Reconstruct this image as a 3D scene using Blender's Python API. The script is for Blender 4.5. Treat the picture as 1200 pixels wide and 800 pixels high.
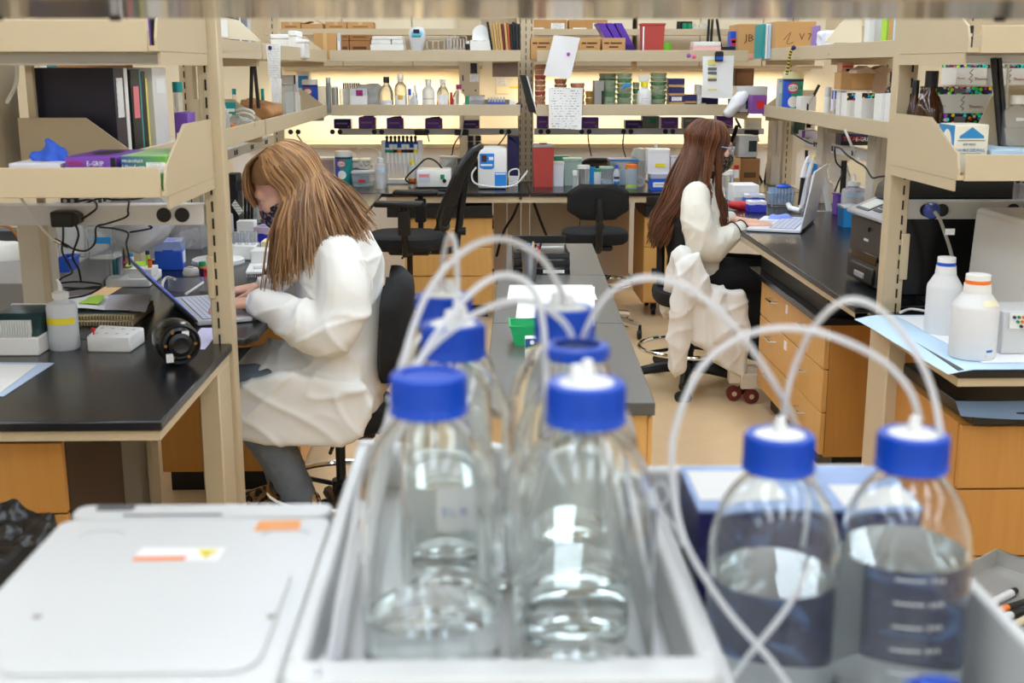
import bpy, bmesh, math, random
from mathutils import Vector, Matrix, noise, Euler
random.seed(7)
SC = bpy.context.scene
for _o in list(bpy.data.objects): bpy.data.objects.remove(_o)
R = math.radians
PI = math.pi

# camera
H, FPX, PITCH = 1.51, 1400.0, R(12.91)
YAW = math.atan(35 / 1400 * math.cos(PITCH))
cam_d = bpy.data.cameras.new('camera')
cam_d.sensor_width = 36; cam_d.lens = 36 * FPX / 1200
cam_d.clip_start = 0.02; cam_d.clip_end = 60
cam_d.dof.use_dof = True; cam_d.dof.focus_distance = 4.8; cam_d.dof.aperture_fstop = 5.6
cam_d.dof.aperture_blades = 8
cam = bpy.data.objects.new('camera', cam_d); SC.collection.objects.link(cam)
cam.location = (0, 0, H); cam.rotation_euler = (PI / 2 - PITCH, 0, -YAW)
SC.camera = cam

# world, lamps, exposure
w = bpy.data.worlds.new('world'); SC.world = w; w.use_nodes = True
w.node_tree.nodes['Background'].inputs[0].default_value = (1, 0.98, 0.95, 1)
w.node_tree.nodes['Background'].inputs[1].default_value = 0.25
CEIL_POWER = 7.6          # emission of the ceiling light diffusers
UNDER_POWER = 8          # watts of the strip lamps under the far cabinets
SC.view_settings.view_transform = 'Standard'; SC.view_settings.look = 'None'
SC.view_settings.gamma = 1; SC.view_settings.exposure = 0.05
SC.cycles.max_bounces = 28; SC.cycles.transmission_bounces = 28; SC.cycles.glossy_bounces = 6
SC.cycles.diffuse_bounces = 8; SC.cycles.transparent_max_bounces = 16; SC.cycles.blur_glossy = 0.6
SC.cycles.sample_clamp_indirect = 25

# helpers
_f = Vector((math.sin(YAW) * math.cos(PITCH), math.cos(YAW) * math.cos(PITCH), -math.sin(PITCH)))
_r = Vector((math.cos(YAW), -math.sin(YAW), 0)); _u = _r.cross(_f)
def at(px, py, Y=None, X=None, Z=None):
    """the point of the place seen at a pixel of the 1200x800 photograph, on a plane Y=, X= or Z="""
    d = FPX * _f + (px - 600) * _r - (py - 400) * _u
    t = Y / d.y if Y is not None else X / d.x if X is not None else (Z - H) / d.z
    return Vector((0, 0, H)) + t * d
def span(px0, px1, pyt, Y, zb):
    """centre x, width and height of something at depth Y standing on height zb"""
    a = at(px0, pyt, Y=Y); b = at(px1, pyt, Y=Y)
    return (a.x + b.x) / 2, abs(b.x - a.x), (a.z + b.z) / 2 - zb

def lin(c):
    return tuple((v / 255 / 12.92 if v / 255 <= 0.04045 else ((v / 255 + 0.055) / 1.055) ** 2.4) for v in c)
MATS = {}
def mat(name, rgb, rough=0.5, metal=0, trans=0, ior=1.45, spec=0.5, var=0.0, vscale=30, bump=0, bscale=200, emit=0, alpha=1, coat=0, sss=0):
    if name in MATS: return MATS[name]
    m = bpy.data.materials.new(name); m.use_nodes = True; MATS[name] = m
    nt = m.node_tree; b = nt.nodes['Principled BSDF']; c = lin(rgb) + (1,)
    b.inputs['Base Color'].default_value = c
    b.inputs['Roughness'].default_value = rough; b.inputs['Metallic'].default_value = metal
    b.inputs['Transmission Weight'].default_value = trans; b.inputs['IOR'].default_value = ior
    b.inputs['Specular IOR Level'].default_value = spec; b.inputs['Alpha'].default_value = alpha
    b.inputs['Coat Weight'].default_value = coat
    if sss:
        b.inputs['Subsurface Weight'].default_value = sss; b.inputs['Subsurface Radius'].default_value = (0.01, 0.006, 0.004)
        b.inputs['Subsurface Scale'].default_value = 0.5
    if emit:
        b.inputs['Emission Color'].default_value = c; b.inputs['Emission Strength'].default_value = emit
    if var or bump:
        tc = nt.nodes.new('ShaderNodeTexCoord')
    if var:
        n = nt.nodes.new('ShaderNodeTexNoise'); n.inputs['Scale'].default_value = vscale; n.inputs['Detail'].default_value = 4
        nt.links.new(tc.outputs['Object'], n.inputs['Vector'])
        mx = nt.nodes.new('ShaderNodeMix'); mx.data_type = 'RGBA'
        mx.inputs[6].default_value = tuple(max(0, v * (1 - var)) for v in c[:3]) + (1,)
        mx.inputs[7].default_value = tuple(min(1, v * (1 + var)) for v in c[:3]) + (1,)
        nt.links.new(n.outputs['Fac'], mx.inputs[0]); nt.links.new(mx.outputs[2], b.inputs['Base Color'])
    if bump:
        n = nt.nodes.new('ShaderNodeTexNoise'); n.inputs['Scale'].default_value = bscale
        nt.links.new(tc.outputs['Object'], n.inputs['Vector'])
        bp = nt.nodes.new('ShaderNodeBump'); bp.inputs['Strength'].default_value = bump; bp.inputs['Distance'].default_value = 0.002
        nt.links.new(n.outputs['Fac'], bp.inputs['Height']); nt.links.new(bp.outputs['Normal'], b.inputs['Normal'])
    return m
def wood(name, c1, c2, rough=0.4, axis=2):
    m = mat(name, c1, rough); nt = m.node_tree; b = nt.nodes['Principled BSDF']
    tc = nt.nodes.new('ShaderNodeTexCoord'); mp = nt.nodes.new('ShaderNodeMapping')
    s = [22, 22, 22]; s[axis] = 1.4; mp.inputs['Scale'].default_value = s
    n = nt.nodes.new('ShaderNodeTexNoise'); n.inputs['Scale'].default_value = 2.2; n.inputs['Detail'].default_value = 6; n.inputs['Distortion'].default_value = 0.6
    mx = nt.nodes.new('ShaderNodeMix'); mx.data_type = 'RGBA'
    mx.inputs[6].default_value = lin(c1) + (1,); mx.inputs[7].default_value = lin(c2) + (1,)
    nt.links.new(tc.outputs['Object'], mp.inputs[0]); nt.links.new(mp.outputs[0], n.inputs['Vector'])
    nt.links.new(n.outputs['Fac'], mx.inputs[0]); nt.links.new(mx.outputs[2], b.inputs['Base Color'])
    return m
def print_mat(name, paper, ink, rows=16, cover=0.5, cols=40, axes=(0, 2)):
    """paper with lines of print: rows of broken dark strokes (generated coordinates, flat print)"""
    m = mat(name, paper, 0.75); nt = m.node_tree; b = nt.nodes['Principled BSDF']; L = nt.links.new
    tc = nt.nodes.new('ShaderNodeTexCoord'); sx = nt.nodes.new('ShaderNodeSeparateXYZ'); L(tc.outputs['Generated'], sx.inputs[0])
    def math_(op, a, bb=None):
        n = nt.nodes.new('ShaderNodeMath'); n.operation = op
        for i, v in enumerate((a, bb)):
            if v is None: continue
            if isinstance(v, (int, float)): n.inputs[i].default_value = v
            else: L(v, n.inputs[i])
        return n.outputs[0]
    v = math_('MULTIPLY', sx.outputs[axes[1]], rows); row = math_('FLOOR', v); fr = math_('FRACT', v)
    inrow = math_('MULTIPLY', math_('GREATER_THAN', fr, 0.34), math_('LESS_THAN', fr, 0.56))
    cb = nt.nodes.new('ShaderNodeCombineXYZ'); L(math_('MULTIPLY', sx.outputs[axes[0]], cols), cb.inputs[0]); L(math_('MULTIPLY', row, 7.3), cb.inputs[1])
    n = nt.nodes.new('ShaderNodeTexNoise'); n.inputs['Scale'].default_value = 1; n.inputs['Detail'].default_value = 2; L(cb.outputs[0], n.inputs['Vector'])
    dots = math_('GREATER_THAN', n.outputs['Fac'], 1 - cover)
    edge = math_('MULTIPLY', math_('GREATER_THAN', sx.outputs[axes[0]], 0.1), math_('LESS_THAN', sx.outputs[axes[0]], 0.9))
    f = math_('MULTIPLY', math_('MULTIPLY', inrow, dots), edge)
    mx = nt.nodes.new('ShaderNodeMix'); mx.data_type = 'RGBA'
    mx.inputs[6].default_value = lin(paper) + (1,); mx.inputs[7].default_value = lin(ink) + (1,)
    L(f, mx.inputs[0]); L(mx.outputs[2], b.inputs['Base Color'])
    return m
def dots_mat(name, base, scale=60):
    """card printed with many small coloured spots"""
    m = mat(name, base, 0.5); nt = m.node_tree; b = nt.nodes['Principled BSDF']; L = nt.links.new
    tc = nt.nodes.new('ShaderNodeTexCoord'); v = nt.nodes.new('ShaderNodeTexVoronoi'); v.inputs['Scale'].default_value = scale
    L(tc.outputs['Object'], v.inputs['Vector'])
    hs = nt.nodes.new('ShaderNodeHueSaturation'); hs.inputs['Saturation'].default_value = 2; L(v.outputs['Color'], hs.inputs['Color'])
    lt = nt.nodes.new('ShaderNodeMath'); lt.operation = 'LESS_THAN'; lt.inputs[1].default_value = 0.5; L(v.outputs['Distance'], lt.inputs[0])
    mx = nt.nodes.new('ShaderNodeMix'); mx.data_type = 'RGBA'; mx.inputs[6].default_value = lin(base) + (1,)
    L(lt.outputs[0], mx.inputs[0]); L(hs.outputs[0], mx.inputs[7]); L(mx.outputs[2], b.inputs['Base Color'])
    return m
def hair_mat(name, c1, c2):
    m = mat(name, c1, 0.42); nt = m.node_tree; b = nt.nodes['Principled BSDF']; L = nt.links.new
    a = nt.nodes.new('ShaderNodeAttribute'); a.attribute_name = 'shade'
    mx = nt.nodes.new('ShaderNodeMix'); mx.data_type = 'RGBA'
    mx.inputs[6].default_value = lin(c1) + (1,); mx.inputs[7].default_value = lin(c2) + (1,)
    L(a.outputs['Fac'], mx.inputs[0]); L(mx.outputs[2], b.inputs['Base Color'])
    b.inputs['Specular IOR Level'].default_value = 0.4
    return m

class MB:
    """collects shapes in one bmesh and links them as ONE mesh object"""
    def __init__(s): s.bm = bmesh.new()
    def _new(s, vs, fs, M=None):
        bv = [s.bm.verts.new(M @ Vector(v) if M else v) for v in vs]
        out = []
        for f in fs:
            try: out.append(s.bm.faces.new([bv[i] for i in f]))
            except ValueError: pass
        return bv, out
    def box(s, x0, x1, y0, y1, z0, z1, b=0, M=None, seg=1):
        vs = [(x, y, z) for z in (z0, z1) for y in (y0, y1) for x in (x0, x1)]
        v, f = s._new(vs, [(0, 2, 3, 1), (4, 5, 7, 6), (0, 1, 5, 4), (2, 6, 7, 3), (0, 4, 6, 2), (1, 3, 7, 5)], M)
        if b:
            e = list({e for ff in f for e in ff.edges})
            bmesh.ops.bevel(s.bm, geom=e, offset=b, segments=seg, affect='EDGES', profile=0.5)
        return s
    def cbox(s, c, d, b=0, M=None, seg=1):
        return s.box(c[0] - d[0] / 2, c[0] + d[0] / 2, c[1] - d[1] / 2, c[1] + d[1] / 2, c[2] - d[2] / 2, c[2] + d[2] / 2, b, M, seg)
    def lathe(s, prof, seg=24, c=(0, 0, 0), M=None, close=True):
        vs = []; fs = []; n = len(prof); T = Matrix.Translation(c)
        if M: T = T @ M
        for (r, z) in prof:
            for k in range(seg):
                a = 2 * PI * k / seg; vs.append((max(r, 1e-5) * math.cos(a), max(r, 1e-5) * math.sin(a), z))
        for i in range(n - 1):
            for k in range(seg):
                k2 = (k + 1) % seg; fs.append((i * seg + k, i * seg + k2, (i + 1) * seg + k2, (i + 1) * seg + k))
        if close:
            fs.append(tuple(range(seg))[::-1]); fs.append(tuple((n - 1) * seg + k for k in range(seg)))
        s._new(vs, fs, T); return s
    def cyl(s, c, r, h, r2=None, seg=20, axis='Z'):
        M = {'Z': Matrix(), 'X': Matrix.Rotation(PI / 2, 4, 'Y'), 'Y': Matrix.Rotation(-PI / 2, 4, 'X')}[axis]
        return s.lathe([(r, 0), (r if r2 is None else r2, h)], seg, c, M)
    def tube(s, pts, r, seg=6, closed=False, r2=None, smooth=0):
        P = [Vector(p) for p in pts]
        if smooth: P = spline(P, smooth)
        n = len(P); vs = []; fs = []; up = Vector((0, 0, 1)); N = None
        for i in range(n):
            t = (P[(i + 1) % n] - P[i - 1]) if closed else (P[min(i + 1, n - 1)] - P[max(i - 1, 0)])
            t = t.normalized() if t.length > 1e-9 else Vector((0, 0, 1))
            if N is None:
                N = t.cross(up) if abs(t.z) < 0.95 else t.cross(Vector((1, 0, 0)))
            N = (N - t * N.dot(t)); N = N.normalized() if N.length > 1e-6 else t.orthogonal().normalized()
            B = t.cross(N)
            rr = r if r2 is None else r + (r2 - r) * i / max(1, n - 1)
            if isinstance(r, (list, tuple)): rr = r[min(i, len(r) - 1)]
            for k in range(seg):
                a = 2 * PI * k / seg; vs.append(P[i] + rr * (math.cos(a) * N + math.sin(a) * B))
        m = n if closed else n - 1
        for i in range(m):
            for k in range(seg):
                k2 = (k + 1) % seg; j = (i + 1) % n
                fs.append((i * seg + k, i * seg + k2, j * seg + k2, j * seg + k))
        if not closed:
            fs.append(tuple(range(seg))[::-1]); fs.append(tuple((n - 1) * seg + k for k in range(seg)))
        s._new(vs, fs); return s
    def prism(s, poly, axis, a0, a1, b=0, M=None):
        n = len(poly)
        def mk(p, a): return (a, p[0], p[1]) if axis == 'X' else (p[0], a, p[1]) if axis == 'Y' else (p[0], p[1], a)
        vs = [mk(p, a0) for p in poly] + [mk(p, a1) for p in poly]
        fs = [tuple(range(n))[::-1], tuple(range(n, 2 * n))] + [(i, (i + 1) % n, n + (i + 1) % n, n + i) for i in range(n)]
        v, f = s._new(vs, fs, M)
        bmesh.ops.recalc_face_normals(s.bm, faces=f)
        if b:
            bmesh.ops.bevel(s.bm, geom=list({e for ff in f for e in ff.edges}), offset=b, segments=1, affect='EDGES')
        return s
    def ball(s, c, r, seg=12, rings=8, M=None):
        rx, ry, rz = r if isinstance(r, (tuple, list)) else (r, r, r)
        pr = [(math.sin(PI * i / rings), -math.cos(PI * i / rings)) for i in range(rings + 1)]
        T = Matrix.Translation(c) @ (M or Matrix()) @ Matrix.Diagonal((rx, ry, rz, 1))
        return s.lathe(pr, seg, (0, 0, 0), T, close=False)
    def grid(s, fn, nu, nv, thick=0):
        """sheet fn(u,v) -> point; a thin solid when thick"""
        vs = [Vector(fn(i / nu, j / nv)) for j in range(nv + 1) for i in range(nu + 1)]
        q = lambda i, j: j * (nu + 1) + i
        fs = [(q(i, j), q(i + 1, j), q(i + 1, j + 1), q(i, j + 1)) for j in range(nv) for i in range(nu)]
        if thick:
            nrm = [Vector() for _ in vs]
            for f in fs:
                k = (vs[f[1]] - vs[f[0]]).cross(vs[f[3]] - vs[f[0]])
                for i in f: nrm[i] += k
            n0 = len(vs); vs2 = [v - (n.normalized() if n.length else Vector((0, 0, 1))) * thick for v, n in zip(vs, nrm)]
            fs2 = [tuple(n0 + i for i in f[::-1]) for f in fs]
            bd = [q(i, 0) for i in range(nu)] + [q(nu, j) for j in range(nv)] + [q(i, nv) for i in range(nu, 0, -1)] + [q(0, j) for j in range(nv, 0, -1)]
            sd = [(bd[k], n0 + bd[k], n0 + bd[(k + 1) % len(bd)], bd[(k + 1) % len(bd)]) for k in range(len(bd))]
            vs = vs + vs2; fs = fs + fs2 + sd
        s._new(vs, fs); return s
    def mesh(s, name, smooth=40, recalc=True):
        if recalc: bmesh.ops.recalc_face_normals(s.bm, faces=s.bm.faces[:])
        me = bpy.data.meshes.new(name); s.bm.to_mesh(me); s.bm.free()
        if smooth:
            me.shade_smooth(); me.set_sharp_from_angle(angle=R(smooth))
        return me
    def b(s, name, m, parent=None, loc=None, rot=None, smooth=40):
        o = bpy.data.objects.new(name, s.mesh(name, smooth)); SC.collection.objects.link(o)
        if m: o.data.materials.append(m)
        if parent: o.parent = parent
        if loc is not None: o.location = loc
        if rot is not None: o.rotation_euler = rot
        return o
def BX(*a, **k): return MB().box(*a, **k)
def TU(*a, **k): return MB().tube(*a, **k)
def LA(*a, **k): return MB().lathe(*a, **k)
def PRI(*a, **k): return MB().prism(*a, **k)
def CY(*a, **k): return MB().cyl(*a, **k)
def GR(*a, **k): return MB().grid(*a, **k)
def spline(P, k):
    P = [Vector(p) for p in P]; out = []; n = len(P)
    for i in range(n - 1):
        p0, p1, p2, p3 = P[max(i - 1, 0)], P[i], P[i + 1], P[min(i + 2, n - 1)]
        for j in range(k):
            t = j / k
            out.append(0.5 * ((2 * p1) + (p2 - p0) * t + (2 * p0 - 5 * p1 + 4 * p2 - p3) * t * t + (3 * p1 - p0 - 3 * p2 + p3) * t ** 3))
    out.append(P[-1]); return out
def tag(o, label=None, cat=None, group=None, kind=None):
    if label: o['label'] = label
    if cat: o['category'] = cat
    if group: o['group'] = group
    if kind: o['kind'] = kind
    return o
def thing(name, label, cat, loc=(0, 0, 0), rz=0, group=None):
    o = bpy.data.objects.new(name, None); o.empty_display_size = 0.05; SC.collection.objects.link(o)
    o.location = loc; o.rotation_euler = (0, 0, rz)
    return tag(o, label, cat, group)
def struct(name, mb, m, smooth=0):
    o = mb.b(name, m, smooth=smooth); o['kind'] = 'structure'; return o
def copy_tree(o, parent=None):
    c = o.copy(); SC.collection.objects.link(c)
    if parent: c.parent = parent
    for ch in o.children: copy_tree(ch, c)
    return c
def dup(root, loc, rz=0, label=None, group=None, scale=None):
    c = copy_tree(root); c.location = loc; c.rotation_euler = (0, 0, rz)
    if label: c['label'] = label
    if group: c['group'] = group
    if scale: c.scale = scale
    return c
def text(body, size, m, parent, loc, rot=(PI / 2, 0, 0), name='lettering', align='LEFT', sx=1):
    cu = bpy.data.curves.new(name, 'FONT'); cu.body = body; cu.size = size; cu.align_x = align; cu.align_y = 'BOTTOM_BASELINE'
    cu.resolution_u = 1; cu.extrude = 0.0003
    t = bpy.data.objects.new('t', cu); SC.collection.objects.link(t)
    dg = bpy.context.evaluated_depsgraph_get(); me = bpy.data.meshes.new_from_object(t.evaluated_get(dg))
    bpy.data.objects.remove(t); bpy.data.curves.remove(cu)
    me.materials.clear(); me.materials.append(m)
    o = bpy.data.objects.new(name, me); SC.collection.objects.link(o); o.parent = parent; o.location = loc; o.rotation_euler = rot
    if sx != 1: o.scale = (sx, 1, 1)
    return o

# palette
BEIGE = mat('beige paint', (198, 181, 150), 0.42, var=0.03, vscale=6)
BEIGE2 = mat('pale beige paint', (216, 206, 188), 0.5, var=0.02, vscale=6)
CREAM = mat('cream wall paint', (232, 222, 196), 0.7, var=0.02, vscale=3)
WHITE = mat('white plastic', (232, 232, 228), 0.35)
INSTR = mat('white instrument shell', (206, 207, 206), 0.32, var=0.01, vscale=8, bump=0.05, bscale=900)
GREYW = mat('light grey enamel', (200, 200, 200), 0.4)
RAIL = mat('grey rail enamel', (196, 196, 196), 0.35)
STEEL = mat('brushed steel', (186, 184, 180), 0.36, metal=0.65, bump=0.1, bscale=400)
CHROME = mat('chrome', (225, 225, 225), 0.08, metal=1)
BENCH = mat('black bench top', (24, 24, 27), 0.24, var=0.15, vscale=40)
GREYTOP = mat('dark grey table top', (86, 84, 80), 0.34, var=0.06, vscale=30)
BLACK = mat('black plastic', (20, 20, 21), 0.42)
SOFTBLACK = mat('black fabric', (22, 22, 23), 0.85, bump=0.3, bscale=700)
GLOSSBLACK = mat('gloss black', (10, 10, 11), 0.18)
RUBBER = mat('black cable', (16, 16, 17), 0.5)
MAPLE = wood('maple veneer', (222, 175, 104), (206, 154, 82))
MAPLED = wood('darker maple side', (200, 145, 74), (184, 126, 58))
DARK = mat('dark recess', (52, 42, 30), 0.8)
BLUECAP = mat('blue polypropylene cap', (0, 70, 186), 0.38, bump=0.03, bscale=500)
GLASS = mat('clear glass', (252, 254, 253), 0.0, trans=1, ior=1.47)
WATER = mat('clear liquid', (250, 252, 253), 0.0, trans=1, ior=1.33)
CLEARP = mat('clear plastic', (240, 243, 245), 0.12, trans=0.85, ior=1.2)
FROST = mat('frosted plastic', (236, 238, 240), 0.45, trans=0.5, ior=1.3)
TUBING = mat('translucent tubing', (243, 244, 246), 0.3, trans=0.55, ior=1.2)
PAPER = mat('white paper', (238, 238, 236), 0.8)
CARD = mat('brown cardboard', (196, 152, 98), 0.8, var=0.06, vscale=14)
CARDD = mat('darker cardboard', (160, 112, 66), 0.8, var=0.06, vscale=14)
TAPE = mat('packing tape', (214, 176, 122), 0.3)
PURPLE = mat('purple carton', (112, 70, 165), 0.5, var=0.08, vscale=20)
NAVY = mat('navy card', (38, 34, 92), 0.5)
BLUE = mat('bright blue plastic', (30, 84, 200), 0.4)
SKYBLUE = mat('sky blue plastic', (40, 146, 222), 0.4)
RED = mat('red plastic', (200, 32, 38), 0.4)
BRICK = mat('dusty red plastic', (186, 70, 62), 0.45)
GREEN = mat('green plastic', (20, 140, 96), 0.45)
LIME = mat('lime paper', (176, 218, 70), 0.7)
YELLOW = mat('yellow label', (236, 216, 40), 0.6)
ORANGE = mat('orange plastic', (236, 120, 32), 0.5)
PINK = mat('pink label', (236, 130, 140), 0.6)
MAGENTA = mat('magenta cap', (150, 30, 110), 0.45)
TEAL = mat('teal label', (30, 150, 150), 0.5)
LBLUE = mat('pale blue pad', (190, 216, 238), 0.8)
INKB = mat('black ink', (28, 28, 30), 0.6)
INKR = mat('red ink', (206, 40, 36), 0.6)
INKW = mat('white ink', (240, 240, 240), 0.6)
INKBL = mat('blue ink', (30, 110, 176), 0.6)
LINES = print_mat('printed sheet', (236, 236, 234), (60, 62, 70), 26, 0.52, 26)
HAND = print_mat('handwritten sheet', (238, 238, 236), (90, 94, 104), 17, 0.46, 18)
SMALLPR = print_mat('printed label', (238, 238, 236), (70, 74, 84), 6, 0.55, 18)
# ================================================================ the room
BT = 0.78                       # bench top height
ZL, ZU = 1.241, 1.557           # tops of the lower and upper shelf boards
struct('floor', BX(-4.2, 4.6, -1.6, 9.9, -0.05, 0), None)
FLOOR = mat('tan vinyl floor', (222, 194, 152), 0.35, var=0.07, vscale=9)
bpy.data.objects['floor'].data.materials.append(FLOOR)
CEIL = mat('white ceiling', (240, 238, 232), 0.8)
struct('ceiling', BX(-4.2, 4.6, -1.6, 9.9, 2.75, 2.8), CEIL)
struct('wall_back', BX(-4.2, 4.6, 8.95, 9.05, 0, 2.75), CREAM)
struct('wall_front', BX(-4.2, 4.6, -1.6, -1.5, 0, 2.75), CEIL)
struct('wall_left', BX(-4.2, -4.1, -1.5, 9, 0, 2.75), CEIL)
struct('wall_right', BX(4.5, 4.6, -1.5, 9, 0, 2.75), CEIL)
struct('baseboard_back', BX(-4.1, 4.5, 8.93, 8.95, 0, 0.1), BLACK)

# ceiling lights
EMIT = mat('light diffuser', (226, 240, 255), 0.5, emit=CEIL_POWER)
cl = thing('ceiling_light', 'long recessed ceiling light above the benches', 'light', (0, 0, 2.75), 0, 'recessed lights in the ceiling')
BX(-0.16, 0.16, -0.6, 0.6, -0.012, 0).b('diffuser', EMIT, cl, smooth=0)
BX(-0.19, -0.16, -0.63, 0.63, -0.02, 0).box(0.16, 0.19, -0.63, 0.63, -0.02, 0).box(-0.16, 0.16, -0.63, -0.6, -0.02, 0).box(-0.16, 0.16, 0.6, 0.63, -0.02, 0).b('frame', WHITE, cl, smooth=0)
first = True
for x in (-2.2, -0.75, 0.3, 1.35, 2.8):
    for y in (-0.9, 0.5, 1.9, 3.3, 4.7, 6.1, 7.5):
        if first: cl.location = (x, y, 2.75); first = False
        else: dup(cl, (x, y, 2.75))

# uprights
SLOT = mat('dark slot', (30, 26, 20), 0.8)
def upright(x, y, z0, z1, label, wx=0.05, wy=0.05, slots=(-0.008,), group=None, m=BEIGE, step=0.045):
    t = thing('slotted_upright', label, 'shelf post', (x, y, z0), 0, group)
    mb = MB(); h = z1 - z0
    mb.box(-wx / 2, wx / 2, -wy / 2, wy / 2, 0, h, 0.003)
    mb.b('post', m, t)
    for sx in slots:
        sb = MB(); sb.box(sx - 0.006, sx + 0.006, -wy / 2 - 0.0015, -wy / 2 + 0.002, 0, h)
        sb.b('channel', BEIGE, t)
        k = 0.012; s2 = MB()
        while k < h - 0.03:
            s2.box(sx - 0.0025, sx + 0.0025, -wy / 2 - 0.003, -wy / 2, k, k + step * 0.62); k += step
        o = s2.b('slot_row', SLOT, t, smooth=0); o['kind'] = 'stuff'
    return t
u = upright(-0.708, 3.21, 0, 2.2, 'tall beige slotted post at the end of the near left bench', 0.056, 0.056)
BX(-0.03, -0.012, -0.04, -0.028, 0.905, 1.02, 0.002).b('joint_sleeve', BEIGE, u)
u = upright(1.253, 3.6, 0, 2.2, 'tall beige slotted post at the end of the near right bench', 0.06, 0.056, slots=(0.012,))
BX(0.014, 0.038, -0.04, -0.028, 0.88, 1.02, 0.002).b('joint_sleeve', BEIGE, u)
upright(0.281, 7.9, BT, 2.2, 'pair of slotted posts in the middle of the back bench', 0.1, 0.05, slots=(-0.036, 0, 0.036))
for (x, y, z1, lb) in ((-1.255, 4.3, 2.2, 'slotted post behind the shelf with the white jug'),
                       (-1.255, 5.25, 2.2, 'slotted post behind the hanging paper list on the left'), (-1.255, 7.5, 2.2, 'slotted post in the back left corner'),
                       (1.98, 3.75, 2.2, 'slotted post behind the brown glass bottles on the right'), (1.98, 4.95, 2.2, 'slotted post behind the stained cardboard flaps'),
                       (1.98, 5.95, 2.2, 'slotted post behind the teal wipes tub on the right'), (1.9, 7.5, 2.2, 'slotted post in the back right corner')):
    upright(x, y, BT, z1, lb, 0.06, 0.06)

# shelves
def shelf(name, label, L, D, loc, rz, ends=(True, True), eh=0.15, group=None, lipx=(0, 0), m=BEIGE):
    """front at local y=0, running along local x, board at the bottom, lip in front, sloped end panels"""
    t = thing(name, label, 'shelf', loc, rz, group)
    BX(0, L, 0.003, D, 0, 0.012).b('board', m, t, smooth=0)
    BX(lipx[0], L - lipx[1], -0.004, 0.004, -0.002, 0.065, 0.0015).b('lip', m, t)
    pl = [(0.004, 0), (D, 0), (D, eh), (D * 0.42, eh), (0.02, 0.066), (0.004, 0.03)]
    for k, x in ((0, 0), (1, L)):
        if ends[k]:
            x0 = x + 0.001 if k == 0 else x - 0.007
            PRI(pl, 'X', x0, x0 + 0.006).b('end_panel', m, t, smooth=0)
            BX(x0, x0 + 0.006, D * 0.05, D, -0.03, -0.001).b('bracket', m, t, smooth=0)
    return t
shelf('wall_shelf', 'near left lower shelf holding three open glove boxes', 1.5, 0.49, (-2.205, 2.69, 1.229), 0, lipx=(0, 0.012))
shelf('wall_shelf', 'near left upper shelf with its lip just under the overhead slab', 1.5, 0.49, (-2.205, 2.69, 1.545), 0, lipx=(0, 0.02))
shelf('wall_shelf', 'near right lower shelf holding the folded card wipes box', 1.3, 0.53, (1.213, 3.04, 1.229), 0, lipx=(0.016, 0))
shelf('wall_shelf', 'near right upper shelf above the spotted glove boxes', 1.3, 0.53, (1.213, 3.04, 1.547), 0, lipx=(0.03, 0))
for (y0, y1, z, lb) in ((3.27, 5.19, 1.229, 'left lower shelf carrying the row of binders'), (5.22, 7.28, 1.229, 'left lower shelf carrying the brown paper bag'),
                        (3.27, 5.19, 1.545, 'left upper shelf with a white label on its end'), (5.22, 7.36, 1.545, 'left upper shelf under the white styrofoam boxes')):
    shelf('wall_shelf', lb, y1 - y0, 0.31, (-0.93, y0, z), PI / 2)
for (y0, y1, z, lb) in ((3.68, 5.86, 1.229, 'right lower shelf carrying the white cartons and brown bottle'), (5.89, 7.24, 1.229, 'right lower shelf carrying the teal wipes tub'),
                        (3.68, 5.86, 1.553, 'right upper shelf with green and white folders'), (5.89, 7.3, 1.553, 'right upper shelf under the wide cardboard carton')):
    shelf('wall_shelf', lb, y1 - y0, 0.31, (1.66 if y0 < 5 else 1.68, y1, z), -PI / 2)
X0, X1 = -1.2, 0.232
shelf('wall_shelf', 'back lower shelf left of the middle posts with reagent bottles', X1 - X0, 0.48, (X0, 7.4, 1.226), 0, ends=(False, False), lipx=(0.285, 0))
shelf('wall_shelf', 'back upper shelf left of the middle posts with notebooks at its end', X1 - X0, 0.48, (X0, 7.4, 1.547), 0, ends=(False, False), lipx=(0.285, 0))
shelf('wall_shelf', 'back lower shelf right of the middle posts with stacked dishes', 1.3, 0.48, (0.33, 7.4, 1.226), 0, ends=(False, True))
shelf('wall_shelf', 'back upper shelf right of the middle posts with the red bin', 1.28, 0.48, (0.33, 7.4, 1.547), 0, ends=(False, False))
ZF = 1.735
for xa, lb in ((-1.45, 'far top shelf behind the notebooks carrying cardboard cartons'), (0.33, 'far top shelf behind the red bin carrying cardboard cartons')):
    t = thing('wall_shelf', lb, 'shelf', (xa, 8.24, 1.723))
    BX(0, 1.7, 0.003, 0.28, 0, 0.012).b('board', BEIGE, t, smooth=0); BX(0, 1.7, -0.004, 0.003, -0.002, 0.039, 0.001).b('lip', BEIGE, t)

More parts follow.
